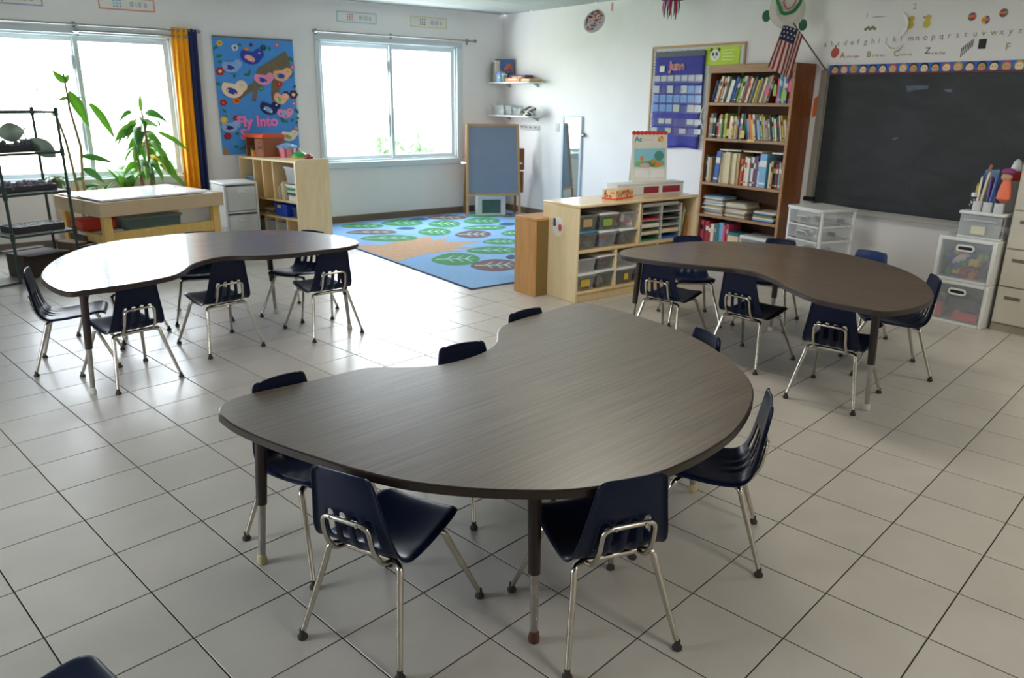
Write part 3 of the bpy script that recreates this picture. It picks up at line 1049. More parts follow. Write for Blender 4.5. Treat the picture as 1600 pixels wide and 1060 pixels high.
# ================================================================== greenhouse rack
GA = math.atan2(0.20, 0.47)
gx = Vector((math.cos(GA), math.sin(GA), 0))
gy = Vector((-gx.y, gx.x, 0))
GW, GD = 0.51, 0.35
rack = thing('greenhouse_rack', 'dark green four-tier greenhouse rack with seed trays by the left window', 'rack', (-6.0, -1.57, 0), GA)
M_GT = mat('dark_green_tube', (38, 58, 52), 0.4)
M_SHELF = clear_mat('hazy_shelf_sheet', (150, 168, 172), 0.55, 0.3, 0.05)
TIERS = (0.373, 0.702, 1.021, 1.34)
for k, (x, y) in enumerate(((0, 0), (GW, 0), (GW, GD), (0, GD))):
    MB().cyl((x, y, 0), (x, y, 1.36), 0.012, seg=8).build('post', M_GT, rack)
for z in TIERS:
    for a, b in (((0, 0), (GW, 0)), ((GW, 0), (GW, GD)), ((GW, GD), (0, GD)), ((0, GD), (0, 0))):
        mb = MB().cyl((a[0], a[1], z), (b[0], b[1], z), 0.0105, seg=8)
        mb.cyl((a[0], a[1], z - 0.03), (a[0], a[1], z + 0.035), 0.018, seg=8)
        mb.build('rail', M_GT, rack)
    if z < 1.3:
        MB().box(0.008, 0.008, z + 0.0110, GW - 0.008, GD - 0.008, z + 0.0145).build('shelf', M_SHELF, rack, smooth=False)
for y in (0, 1):
    x = GW if y == 0 else 0
    MB().tube(fillet([(x, 0, 1.36), (x, 0.03, 1.47), (x, GD / 2, 1.53), (x, GD - 0.03, 1.47), (x, GD, 1.36)], 0.09, 6), 0.006, 6).build('hoop', clear_mat('pale_tube', (190, 204, 206), 0.7), rack)
MB().cyl((0, GD / 2, 1.515), (GW, GD / 2, 1.515), 0.005, seg=6).build('ridge_tube', clear_mat('pale_tube', (190, 204, 206), 0.7), rack)
foot = MB()
foot.tube(fillet([(-0.0, 0, 0.012), (-0.18, -0.02, 0.012), (-0.5, 0.0, 0.012)], 0.1), 0.009, 6)
foot.build('foot_tube', M_GT, rack)


def gp(x, y):
    v = Vector((-6.0, -1.57, 0)) + gx * x + gy * y
    return v.x, v.y


M_TRAY = mat('seed_tray_black', (44, 44, 50), 0.5)
M_SEED = mat('purple_grey_seedlings', (126, 118, 130), 0.9, vary=0.2, scale=30)


def seed_tray(label, x, y, z, w, d, h, kind, seed):
    rn = random.Random(seed)
    t = thing('seed_tray', label, 'tray', (*gp(x, y), z), GA, 'seed trays on the greenhouse rack')
    mb = MB()
    mb.box(0, 0, 0, w, d, 0.006)
    for a in ((0, 0, w, 0.008), (0, d - 0.008, w, d), (0, 0.008, 0.008, d - 0.008), (w - 0.008, 0.008, w, d - 0.008)):
        mb.box(a[0], a[1], 0.006, a[2], a[3], h, 0, 0.002)
    mb.build('tray_wall', M_TRAY, t)
    s = MB()
    if kind == 'cells':
        for i in range(8):
            s.box(0.01 + i * (w - 0.02) / 7.5 - 0.003, 0.01, 0.006, 0.01 + i * (w - 0.02) / 7.5 + 0.003, d - 0.01, h - 0.004)
        for j in range(5):
            s.box(0.01, 0.01 + j * (d - 0.02) / 4.5 - 0.003, 0.006, w - 0.01, 0.01 + j * (d - 0.02) / 4.5 + 0.003, h - 0.004)
        s.build('cell_walls', M_TRAY, t)
        MB().box(0.008, 0.008, 0.006, w - 0.008, d - 0.008, h * 0.6).build('soil', mat('soil', (70, 58, 50), 0.95, vary=0.2, scale=60), t)
    else:
        for k in range(140 if kind == 'seedlings' else 60):
            cx, cy = rn.uniform(0.015, w - 0.015), rn.uniform(0.015, d - 0.015)
            r = rn.uniform(0.010, 0.022)
            s.ell((cx, cy, h * 0.55 + rn.uniform(0, 0.035)), (r, r, r * rn.uniform(0.8, 1.6)), 6, 4)
        o = s.build('seedlings' if kind == 'seedlings' else 'soil_lumps', M_SEED if kind == 'seedlings' else mat('dark_lumps', (84, 84, 92), 0.8, vary=0.2, scale=30), t)
        o['kind'] = 'stuff'
    return t


seed_tray('black seed tray with dark lumps on the second rack tier from the top', -0.10, 0.06, 1.036, 0.42, 0.22, 0.055, 'lumps', 4)
seed_tray('black tray full of purple grey seedlings on the third rack tier', 0.03, 0.05, 0.717, 0.42, 0.25, 0.05, 'seedlings', 5)
seed_tray('flat black cell tray on the lowest rack tier', 0.06, 0.05, 0.388, 0.40, 0.24, 0.055, 'cells', 6)
x, y = gp(0.10, 0.10)
t = thing('carton', 'dark brown carton on the floor under the greenhouse rack', 'box', (x, y, 0), GA)
MB().box(0, 0, 0, 0.34, 0.26, 0.20, 0, 0.006).build('body', mat('dark_carton', (58, 50, 44), 0.8), t)
for s in (0, 1):
    MB().box(0.0, 0.26 * s - (0.0 if s else 0.10), 0.20, 0.34, 0.26 * s + (0.10 if s else 0.0), 0.206, M=Matrix.Identity(4)).build('flap', mat('dark_carton', (58, 50, 44), 0.8), t)
x, y = gp(0.61, 0.02)
t = thing('carton', 'tan brown open carton between greenhouse rack and sand table', 'box', (x, y, 0), GA)
MB().box(-0.07, 0.1, 0, 0.05, 0.34, 0.24, 0, 0.006).build('body', mat('brown_carton', (110, 88, 66), 0.8), t)
MB().box(-0.07, 0.06, 0.235, 0.05, 0.1, 0.241).build('flap', mat('brown_carton', (110, 88, 66), 0.8), t)

# ================================================================== plants
def leaf_mat(name, col, tcol):
    m_ = mat(name, col, 0.4, vary=0.14, scale=12)
    nt = m_.node_tree
    b = nt.nodes['Principled BSDF']
    tl = nt.nodes.new('ShaderNodeBsdfTranslucent')
    tl.inputs['Color'].default_value = rgb(*tcol)
    mx = nt.nodes.new('ShaderNodeMixShader')
    mx.inputs[0].default_value = 0.42
    nt.links.new(b.outputs[0], mx.inputs[1])
    nt.links.new(tl.outputs[0], mx.inputs[2])
    nt.links.new(mx.outputs[0], nt.nodes['Material Output'].inputs['Surface'])
    return m_


M_LEAF = leaf_mat('bright_leaf', (112, 164, 62), (134, 176, 78))
M_LEAF2 = leaf_mat('deep_leaf', (82, 134, 70), (100, 150, 76))
M_YEL = leaf_mat('yellowing_leaf', (226, 196, 60), (230, 200, 50))
M_SAGE = mat('pale_sage_leaf', (150, 168, 152), 0.5, vary=0.08)
M_STEM = mat('brown_stem', (132, 112, 72), 0.7, vary=0.15, scale=40)
M_POT = mat('terracotta_pot', (150, 86, 56), 0.8)
M_POTG = mat('grey_pot', (120, 118, 112), 0.7)


def leaf(mb, base, d, L, w, droop, mi=0, cup=0.18, face=None):
    d = Vector(d).normalized()
    side = d.cross(Vector(face)) if face else d.cross(Vector((0, 0, 1)))
    if side.length < 1e-3:
        side = Vector((1, 0, 0))
    side.normalize()
    N = 7
    pos = Vector(base)
    pts = []
    dd = d.copy()
    for k in range(N + 1):
        t = k / N
        wd = w * (math.sin(PI * min(1, 0.08 + 0.92 * t) ** 0.8)) * (1 if t < 0.98 else 0.1)
        nrm = side.cross(dd).normalized()
        pts.append((pos - side * wd + nrm * wd * cup, pos.copy(), pos + side * wd + nrm * wd * cup))
        dd = (dd + Vector((0, 0, -droop / N))).normalized()
        pos = pos + dd * L / N
    vs = [[mb.bm.verts.new(q) for q in p] for p in pts]
    for a, b in zip(vs, vs[1:]):
        for k in (0, 1):
            mb.bm.faces.new((a[k], a[k + 1], b[k + 1], b[k])).material_index = mi


def leaf_obj(parent, *args, m=None, **kw):
    mb = MB()
    leaf(mb, *args, **kw)
    o = mb.build('leaf', m, parent, ang=80)
    md = o.modifiers.new('thickness', 'SOLIDIFY')
    md.thickness = 0.002
    return o


def pot(parent, r, h, m, c=(0, 0, 0)):
    MB().lathe([(r * 0.72, 0), (r * 0.76, 0.004), (r * 0.98, h * 0.86), (r * 1.06, h * 0.86), (r * 1.06, h), (r * 0.94, h), (r * 0.92, h * 0.9), (0.005, h * 0.88)], 16, c).build('pot', m, parent)


# tall lanky plant with two thin stems
t = thing('tall_plant', 'tall lanky plant with two bare stems and long drooping leaves', 'plant', (-5.28, -0.42, 0))
pot(t, 0.11, 0.24, M_POT)
MB().tube([(0.01, 0, 0.22), (0.0, 0.01, 0.7), (0.025, 0.0, 1.0), (-0.02, 0.0, 1.36), (-0.025, 0.0, 1.66)], [0.018, 0.016, 0.014, 0.013, 0.008], 6).build('stem', M_STEM, t)
MB().tube([(-0.03, 0, 0.22), (-0.06, 0.01, 0.7), (-0.09, 0.0, 1.05), (-0.13, 0.0, 1.28)], [0.016, 0.014, 0.013, 0.009], 6).build('stem', M_STEM, t)
for a in [((-0.025, 0, 1.58), (-0.75, -0.3, 0.9), 0.15, 0.022, 0.1), ((-0.02, 0, 1.58), (0.35, -0.2, 1.0), 0.09, 0.014, 0.3), ((-0.01, 0, 1.50), (0.40, -0.2, -0.6), 0.34, 0.034, 1.2),
          ((-0.02, 0, 1.44), (-0.5, 0.1, 0.2), 0.10, 0.014, 1.5), ((0.15, -0.02, 1.40), (0.55, -0.2, -0.6), 0.38, 0.026, 1.2), ((-0.13, 0, 1.28), (-0.3, -0.3, 0.5), 0.12, 0.016, 1.8),
          ((0.02, 0, 0.92), (0.9, -0.2, 0.0), 0.28, 0.020, 0.6), ((0.02, 0, 0.80), (0.6, -0.3, -0.2), 0.22, 0.024, 1.0), ((0.0, 0, 0.7), (-0.5, -0.4, 0.5), 0.16, 0.018, 1.8), ((0, 0, 0.62), (0.7, 0.1, 0.6), 0.20, 0.016, 1.8)]:
    a = (*a[:3], a[3] * 1.5, a[4] * 0.8)
    leaf_obj(t, *a, m=M_LEAF if a[0][2] > 1.0 else M_LEAF2, face=(-0.45, -0.85, 0.25))
MB().tube([(-0.02, 0, 1.40), (0.08, -0.02, 1.46), (0.15, -0.02, 1.40)], 0.004, 5).build('leaf_stalk', M_LEAF, t)

# bushy drooping plant
rn = random.Random(21)
t = thing('bushy_plant', 'bushy plant with thick brown stems and many bright drooping leaves', 'plant', (-4.63, -0.20, 0))
pot(t, 0.12, 0.30, M_POTG)
MB().tube([(0, 0, 0.28), (0.01, 0, 0.8), (0.0, 0, 1.25), (-0.01, 0, 1.34)], [0.026, 0.022, 0.012, 0.008], 8).build('stem', M_STEM, t)
MB().tube([(-0.05, 0.02, 0.28), (-0.10, 0.0, 0.85), (-0.07, 0.0, 1.10)], [0.020, 0.016, 0.010], 8).build('stem', M_STEM, t)
MB().tube([(-0.01, 0, 0.70), (-0.10, -0.03, 0.78), (-0.20, -0.05, 0.72)], [0.008, 0.006, 0.005], 6).build('stem', M_STEM, t)
leaf_obj(t, (-0.01, 0, 1.33), (0.02, -0.1, 1), 0.17, 0.022, 0.1, m=M_LEAF)
for k in range(46):
    z = rn.uniform(0.76, 1.32)
    a = rn.uniform(0, 2 * PI)
    el = rn.uniform(-0.1, 0.7)
    L = rn.uniform(0.16, 0.30)
    q = rn.uniform(0.02, 0.10)
    leaf_obj(t, (math.cos(a) * q - 0.02, math.sin(a) * q, z), (math.cos(a), math.sin(a), el), L, rn.uniform(0.032, 0.055), rn.uniform(1.6, 3.2), face=(math.cos(a) - 0.8, math.sin(a) - 1.2, 0.4), m=M_YEL if k in (5, 17) else (M_LEAF if k % 3 else M_LEAF2))
for a in [((0.13, 0, 1.12), (0.8, -0.3, -0.3), 0.34, 0.026, 0.6), ((0.12, 0, 0.98), (0.3, -0.3, -0.8), 0.30, 0.03, 0.8), ((0.10, -0.02, 0.80), (0.7, -0.3, -0.5), 0.36, 0.026, 0.6), ((-0.18, 0, 1.16), (-0.6, -0.3, -0.2), 0.18, 0.022, 1.2)]:
    leaf_obj(t, *a, m=M_LEAF, face=(-0.45, -0.85, 0.25))
MB().tube([(0, 0, 1.15), (0.07, 0, 1.17), (0.13, 0, 1.12)], 0.004, 5).build('leaf_stalk', M_LEAF, t)

# spiky plant and small ones on a low bench below the window
t = thing('plant_bench', 'low wooden bench under the window that carries small pots', 'bench', (-4.98, -0.22, 0))
MB().box(-0.25, -0.14, 0.40, 0.22, 0.14, 0.43, 0, 0.004).build('bench_top', M_OAK, t)
for s in (-0.22, 0.18):
    MB().box(s, -0.12, 0, s + 0.03, 0.12, 0.40, 0, 0.003).build('leg', M_OAK, t)
t = thing('spiky_plant', 'spiky dark green grassy plant on the low bench under the window', 'plant', (-5.10, -0.27, 0.4305))
pot(t, 0.075, 0.12, M_POT)
for k in range(44):
    a = rn.uniform(0, 2 * PI)
    leaf_obj(t, (math.cos(a) * 0.02, math.sin(a) * 0.02, 0.11), (math.cos(a), math.sin(a), rn.uniform(0.6, 2.2)), rn.uniform(0.14, 0.21), 0.007, rn.uniform(0.8, 2.0), m=M_LEAF2)
t = thing('broadleaf_plant', 'broad bright green pot plant on the bench beside the bushy plant', 'plant', (-4.86, -0.21, 0.4305))
pot(t, 0.07, 0.12, M_POTG)
for k in range(9):
    a = k * 2.4
    leaf_obj(t, (math.cos(a) * 0.02, math.sin(a) * 0.02, 0.11), (math.cos(a) * 0.6, math.sin(a) * 0.6, 1.4), rn.uniform(0.26, 0.42), 0.05, rn.uniform(0.4, 1.4), m=M_LEAF if k % 2 else M_LEAF2)
# pot high on a stand, with trailing leaves
t = thing('small_pot_plant', 'small brown pot plant beside the greenhouse rack', 'plant', (-5.50, -0.38, 0))
MB().box(-0.05, -0.05, 0, 0.05, 0.05, 0.60, 0, 0.004).build('stand', mat('stand_grey', (172, 170, 166), 0.6), t)
pot(t, 0.055, 0.14, mat('dark_pot', (96, 74, 52), 0.7), (0, 0, 0.601))
for k in range(12):
    a = k * 2.4
    leaf_obj(t, (math.cos(a) * 0.02, math.sin(a) * 0.02, 0.73), (math.cos(a), math.sin(a), 0.5), rn.uniform(0.10, 0.2), 0.02, rn.uniform(1.4, 2.6), m=M_LEAF2)
# rubber plant with big pale leaves on the rack
x, y = gp(0.33, 0.17)
t = thing('rubber_plant', 'pale plant with two large flat leaves on the greenhouse rack', 'plant', (x, y, 1.036), GA)
pot(t, 0.05, 0.09, M_POTG)
MB().tube([(0, 0, 0.08), (-0.03, -0.03, 0.16), (-0.02, -0.06, 0.19)], 0.005, 6).build('stem', M_STEM, t)
for a in [((-0.03, -0.05, 0.16), (-0.9, 0.05, -0.1), 0.21, 0.075, 0.2), ((0.0, -0.05, 0.10), (0.75, -0.25, -0.75), 0.23, 0.07, 0.1)]:
    mb = MB()
    d = Vector(a[1]).normalized()
    right = Vector((0.8, -0.6, 0))
    # broad leaves hang facing the room
    up = d.cross(Vector((0.6, 0.8, 0.0))).normalized()
    N = 10
    P = []
    for k in range(N + 1):
        s = k / N
        P.append((Vector(a[0]) + d * a[2] * s, a[3] * math.sin(PI * s) ** 0.75))
    vs = [(mb.bm.verts.new(p - up * w), mb.bm.verts.new(p + up * w)) for p, w in P]
    for q, r in zip(vs, vs[1:]):
        mb.bm.faces.new((q[0], q[1], r[1], r[0]))
    bmesh.ops.remove_doubles(mb.bm, verts=mb.bm.verts, dist=0.0005)
    o = mb.build('leaf', M_SAGE, t)
    o.modifiers.new('thickness', 'SOLIDIFY').thickness = 0.002

# ================================================================== white drawers by the curtain
t = thing('drawer_tower', 'white three-drawer plastic tower between curtain and toy shelf', 'drawers', (-4.05, -0.68, 0), 0.08)
MB().box(0, 0, 0, 0.36, 0.36, 0.03, 0, 0.006).box(0, 0, 0.03, 0.02, 0.36, 0.60, 0, 0.003).box(0.34, 0, 0.03, 0.36, 0.36, 0.60, 0, 0.003).box(0.0, 0.345, 0.03, 0.36, 0.36, 0.60).box(0.02, 0.0, 0.31, 0.34, 0.345, 0.325).build('frame', M_WHITE, t)
MB().box(-0.008, -0.008, 0.60, 0.368, 0.368, 0.625, 0, 0.01).build('top', M_WHITE, t)
for z0 in (0.035, 0.33):
    d = MB().box(0.022, -0.012, z0, 0.338, 0.33, z0 + 0.255, 0, 0.012).build('drawer', mat('milky_plastic', (206, 212, 216), 0.35, vary=0.05), t)
    MB().box(0.12, -0.028, z0 + 0.19, 0.24, -0.012, z0 + 0.215, 0, 0.006).build('handle', M_WHITE, d)
# ================================================================== toy shelf (left)
CA = math.radians(13)
cub = thing('toy_shelf', 'maple cubby shelf beside the bird poster with toys on top', 'shelf', (-3.47, -1.18, 0), CA)
CW, CL, CHH, TK = 0.42, 1.05, 0.87, 0.02


def rounded(mb, x0, y0, z0, x1, y1, z1, mi=0):
    mb.box(x0, y0, z0, x1, y1, z1, mi, 0.006, seg=2)


def panel(name, x0, y0, z0, x1, y1, z1, parent, m, bev=0.004):
    return MB().box(x0, y0, z0, x1, y1, z1, 0, bev).build(name, m, parent)


# end panels with rounded top corners
for y in (0, CL - TK):
    prof = [(0, 0), (CW, 0)]
    for k in range(7):
        a = k * PI / 12
        prof.append((CW - 0.04 + 0.04 * math.cos(a), CHH - 0.04 + 0.04 * math.sin(a)))
    for k in range(7):
        a = PI / 2 + k * PI / 12
        prof.append((0.04 + 0.04 * math.cos(a), CHH - 0.04 + 0.04 * math.sin(a)))
    MB().prism(prof, -TK / 2, TK / 2, M=Matrix.Translation((0, y + TK / 2, 0)) @ Matrix.Rotation(PI / 2, 4, 'X')).build('end_panel', M_MAPLE, cub)
panel('top', 0.005, TK, CHH - 0.035, CW - 0.005, CL - TK, CHH - 0.013, cub, M_MAPLE)
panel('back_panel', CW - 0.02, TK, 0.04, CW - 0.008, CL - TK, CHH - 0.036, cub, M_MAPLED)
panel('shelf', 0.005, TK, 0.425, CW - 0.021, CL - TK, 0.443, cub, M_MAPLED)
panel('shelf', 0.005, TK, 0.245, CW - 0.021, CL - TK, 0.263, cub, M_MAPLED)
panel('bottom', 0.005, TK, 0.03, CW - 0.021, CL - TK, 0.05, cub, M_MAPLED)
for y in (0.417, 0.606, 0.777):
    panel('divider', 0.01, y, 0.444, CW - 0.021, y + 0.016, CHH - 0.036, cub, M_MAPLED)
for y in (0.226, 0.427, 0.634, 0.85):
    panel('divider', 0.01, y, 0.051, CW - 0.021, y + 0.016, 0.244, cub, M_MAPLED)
cca, csa = math.cos(CA), math.sin(CA)


def cp(x, y):
    return -3.47 + x * cca - y * csa, -1.18 + x * csa + y * cca


def on_cub(name, label, cat, x, y, z, group=None):
    return thing(name, label, cat, (*cp(x, y), z), CA, group)


def bin_body(mb, w, d, h, taper=0.86, th=0.003):
    """open tapered tub, wall thickness th, base centred at the origin"""
    a, b = w / 2, d / 2
    lo = [(-a * taper, -b * taper, 0), (a * taper, -b * taper, 0), (a * taper, b * taper, 0), (-a * taper, b * taper, 0)]
    hi = [(-a, -b, h), (a, -b, h), (a, b, h), (-a, b, h)]
    k = (1 - 2 * th / w)
    li = [(x * k, y * k, th) for x, y, z in lo]
    hii = [(x * k, y * k, h) for x, y, z in hi]
    V = [[mb.bm.verts.new(p) for p in L] for L in (lo, hi, hii, li)]
    for A, B_ in zip(V, V[1:]):
        for i in range(4):
            mb.bm.faces.new((A[i], A[(i + 1) % 4], B_[(i + 1) % 4], B_[i]))
    mb.bm.faces.new(V[0][::-1])
    mb.bm.faces.new(V[3])
    # rim
    mb.box(-a - 0.006, -b - 0.006, h - 0.012, a + 0.006, -b, h).box(-a - 0.006, b, h - 0.012, a + 0.006, b + 0.006, h).box(-a - 0.006, -b, h - 0.012, -a, b, h).box(a, -b, h - 0.012, a + 0.006, b, h)


def storage_bin(label, loc, rz, w, d, h, m, lid=None, contents=(), tilt=0, tag_c=None, group='storage bins', name='storage_bin', seed=1):
    t = thing(name, label, 'bin', loc, rz, group)
    if tilt:
        t.rotation_euler.y = tilt
    mb = MB()
    bin_body(mb, w, d, h)
    mb.build('body', m, t, smooth=False)
    if lid:
        MB().box(-w / 2 - 0.008, -d / 2 - 0.008, h + 0.001, w / 2 + 0.008, d / 2 + 0.008, h + 0.014, 0, 0.005).box(-w / 2 + 0.015, -d / 2 + 0.015, h + 0.012, w / 2 - 0.015, d / 2 - 0.015, h + 0.018, 0, 0.003).build('lid', lid, t)
    rn = random.Random(seed)
    if contents:
        for q, c in enumerate(contents):
            mm = pal(c)
            mb = MB()
            for k in range(7):
                s = rn.uniform(0.018, 0.036)
                x, y, z = rn.uniform(-w * 0.3, w * 0.3), rn.uniform(-d * 0.36, d * 0.25), rn.uniform(0.03, h * 0.62)
                M = Matrix.Translation((x, y, z)) @ Matrix.Rotation(rn.uniform(0, 3), 4, (rn.uniform(-1, 1), rn.uniform(-1, 1), 1))
                mb.box(-s, -s * 0.7, -s * 0.5, s, s * 0.7, s * 0.5, 0, 0.003, M)
            o = mb.build('contents', mm, t, smooth=False)
            o['kind'] = 'stuff'
    if tag_c:
        MB().box(-w * 0.28, -d / 2 * 0.95 - 0.004, h * 0.28, w * 0.2, -d / 2 * 0.95 - 0.002, h * 0.74, 0, 0, Matrix.Rotation(-0.0, 4, 'X')).build('picture_label', pal(tag_c), t)
    return t


# contents seen in the toy shelf
storage_bin('clear bin with a light blue lid in the far upper cubby of the toy shelf', (*cp(0.17, 0.91), 0.444), CA, 0.24, 0.19, 0.19, M_CLEAR, mat('lid_blue', (120, 166, 224), 0.4), ('light blue',), group='bins in the toy shelf', seed=3)
storage_bin('grey clear bin on top of the white book bin in the near upper cubby', (*cp(0.17, 0.135), 0.62), CA, 0.28, 0.20, 0.17, M_FROST, None, ('white', 'grey'), group='bins in the toy shelf', seed=4)
storage_bin('white bin with green printed band in the near upper cubby', (*cp(0.17, 0.135), 0.4445), CA, 0.27, 0.19, 0.165, M_WHITE, None, ('cream',), group='bins in the toy shelf', seed=5)
for k, (z, c) in enumerate(((0.06, 'dark green'), (0.11, 'green'))):
    o = MB().box(0.028, 0.05, 0.444 + z, 0.032, 0.22, 0.444 + z + 0.026).build('label_band', pal(c), bpy.data.objects['storage_bin.002'])
    o.parent = bpy.data.objects['storage_bin.002']
    o.location = (-0.17, -0.135, -0.444)
for k in range(4):
    o = MB().box(0, 0, 0, 0.24, 0.008, 0.19 - 0.02 * k, 0, 0.001).build('picture_book', pal(('cream', 'white', 'tan', 'cream')[k]), smooth=False)
    o.location = (*cp(0.03, 0.268 + k * 0.03), 0.4445)
    o.rotation_euler = (-0.10, 0, CA)
    tag(o, '%s thin book, %s of those leaning beside the bins in the toy shelf' % (('cream', 'white', 'tan', 'cream')[k], ORDS[3 - k]), 'book', 'books in the toy shelf')
zz = 0.264
for k, (w, d, h, c, r) in enumerate(((0.26, 0.22, 0.014, 'tan', 0.1), (0.24, 0.20, 0.010, 'cream', -0.1), (0.26, 0.19, 0.012, 'brown', 0.05), (0.22, 0.2, 0.012, 'tan', 0.2), (0.2, 0.18, 0.008, 'cream', -0.2))):
    o = MB().box(-w / 2, -d / 2, 0, w / 2, d / 2, h, 0, 0.002).build('puzzle_board', pal(c), smooth=False)
    o.location = (*cp(0.16, 0.73 - 0.02 * k), zz)
    o.rotation_euler.z = CA + r
    zz += h + 0.0008
    tag(o, '%s wooden puzzle, %s from the bottom of the pile in the toy shelf' % (c, ORDS[k]), 'puzzle', 'puzzles in the toy shelf')
storage_bin('blue tub with a yellow catch on the middle shelf of the toy shelf', (*cp(0.15, 0.36), 0.264), CA, 0.24, 0.22, 0.13, mat('tub_blue', (44, 80, 200), 0.35), None, ('yellow',), group='bins in the toy shelf', seed=6)
MB().box(-0.125, -0.01, 0.09, -0.118, 0.05, 0.13, 0, 0.002).build('catch', pal('yellow'), bpy.data.objects['storage_bin.003'])
storage_bin('dark blue tub at the near end of the middle shelf', (*cp(0.17, 0.12), 0.264), CA, 0.22, 0.16, 0.11, mat('tub_navy', (48, 62, 120), 0.4), None, ('navy',), group='bins in the toy shelf', seed=7)
for k, y in enumerate((0.95, 0.75, 0.54, 0.335)):
    storage_bin('smoky clear bin in the bottom row of the toy shelf, %s from the far end' % ORDS[k], (*cp(0.15, y), 0.051), CA, 0.26, 0.165, 0.15, M_FROST, None, (('brown', 'light blue', 'grey', 'tan')[k],), group='bottom bins of the toy shelf', seed=10 + k)

# toys on its top
zt = CHH - 0.0125
t = on_cub('toy_house', 'red-roofed wooden toy house on the far end of the toy shelf', 'toy', 0.22, 0.86, zt)
t.scale = (1, 0.78, 1)
HB = mat('toy_house_brown', (150, 92, 62), 0.6)
panel('back_wall', 0.12, -0.22, 0, 0.14, 0.22, 0.20, t, HB, 0.002)
for y in (-0.22, -0.03, 0.20):
    panel('side_wall', -0.13, y, 0, 0.12, y + 0.016, 0.20, t, HB, 0.002)
panel('upper_floor', -0.13, 0.0, 0.095, 0.12, 0.20, 0.107, t, mat('toy_dark', (92, 50, 44), 0.6), 0.002)
panel('front_wall', -0.134, -0.20, 0.0, -0.122, -0.03, 0.19, t, HB, 0.002)
for y, z, w, h, c in ((-0.15, 0.15, 0.03, 0.02, 'brown'), (-0.15, 0.10, 0.05, 0.018, 'maroon')):
    MB().box(-0.137, y - w, z - h, -0.134, y + w, z + h).build('window_mark', pal(c), t)
MB().prism([(-0.15, 0.0), (0.15, 0.0), (0.13, 0.035), (-0.13, 0.035)], -0.24, 0.24, M=Matrix.Translation((0, 0, 0.20)) @ Matrix.Rotation(PI / 2, 4, 'X')).build('roof', mat('toy_orange_red', (226, 84, 40), 0.45), t)
MB().box(-0.12, 0.03, 0.0, -0.02, 0.12, 0.06, 0, 0.004).cyl((-0.08, 0.16, 0), (-0.08, 0.16, 0.08), 0.018).build('furniture', pal('yellow'), t)
MB().box(-0.14, -0.03, 0.0, -0.05, 0.03, 0.05, 0, 0.006).build('door_step', mat('toy_orange_red', (226, 84, 40), 0.45), t)
t = on_cub('cupcake_box', 'pink striped cupcake box with a blue frosting lid on the toy shelf', 'toy', 0.30, 0.565, zt)
mb = MB()
n = 20
for k in range(n):
    a0, a1 = 2 * PI * k / n, 2 * PI * (k + 1) / n
    q = [(0.075 * math.cos(a), 0.075 * math.sin(a), 0) for a in (a0, a1)] + [(0.09 * math.cos(a), 0.09 * math.sin(a), 0.095) for a in (a1, a0)]
    mb.poly(q, k % 3 == 0)
mb.poly([(0.075 * math.cos(2 * PI * k / n), 0.075 * math.sin(2 * PI * k / n), 0) for k in range(n)][::-1])
mb.poly([(0.09 * math.cos(2 * PI * k / n), 0.09 * math.sin(2 * PI * k / n), 0.095) for k in range(n)])
mb.build('cup', [mat('cup_pink', (236, 140, 160), 0.5), mat('cup_rose', (190, 84, 110), 0.5)], t, ang=25)
mb = MB().lathe([(0.096, 0.095), (0.1, 0.105), (0.085, 0.125), (0.05, 0.14), (0.01, 0.146)], 18)
for k in range(12):
    a = k * PI / 6
    mb.ell((0.085 * math.cos(a), 0.085 * math.sin(a), 0.11), (0.024, 0.024, 0.016), 8, 6)
mb.build('frosting_lid', mat('frosting_blue', (140, 176, 228), 0.5), t)
t = on_cub('stacking_dome', 'green dome toy with an orange tip and yellow base on the toy shelf', 'toy', 0.325, 0.375, zt)
MB().lathe([(0.085, 0), (0.09, 0.004), (0.085, 0.014)], 18).build('base', pal('yellow'), t)
MB().lathe([(0.088, 0.014), (0.082, 0.03), (0.06, 0.055), (0.03, 0.066), (0.015, 0.07)], 18).build('dome', mat('toy_green', (58, 176, 92), 0.35), t)
MB().lathe([(0.012, 0.07), (0.014, 0.085), (0.008, 0.10), (0.002, 0.105)], 10).build('tip', mat('toy_orange', (240, 130, 80), 0.4), t)
for lab, x, y, c, r in (('small red toy car at the near end of the toy shelf top', 0.33, 0.22, 'red', 0.4), ('small blue toy car between green dome and red car', 0.375, 0.29, 'blue', -0.3)):
    t = on_cub('toy_car', lab, 'toy', x, y, zt, 'toy cars on the toy shelf')
    MB().box(-0.045, -0.022, 0.008, 0.045, 0.022, 0.028, 0, 0.006).box(-0.025, -0.019, 0.028, 0.022, 0.019, 0.045, 0, 0.006).build('body', pal(c), t)
    for sx in (-0.026, 0.026):
        MB().cyl((sx, -0.025, 0.010), (sx, 0.025, 0.010), 0.010, seg=10).build('axle_wheels', M_BLACK, t)

# ================================================================== poster with birds (north wall)
bp = thing('bird_poster', 'blue bulletin board with paper birds and pink Fly Into lettering', 'poster', (0, 0, 0))
PY = -0.022


def bd(a, b):
    """poster layout: a runs across 0..848, b runs down 0..1060"""
    t = (b - 40) / 970.0
    x0, x1 = -3.822 + 0.0 * t, -2.945 + 0.0 * t
    s = (a - (65 + 65 * t)) / (653 - 35 * t)
    return x0 + (x1 - x0) * s, 2.085 - 1.225 * t


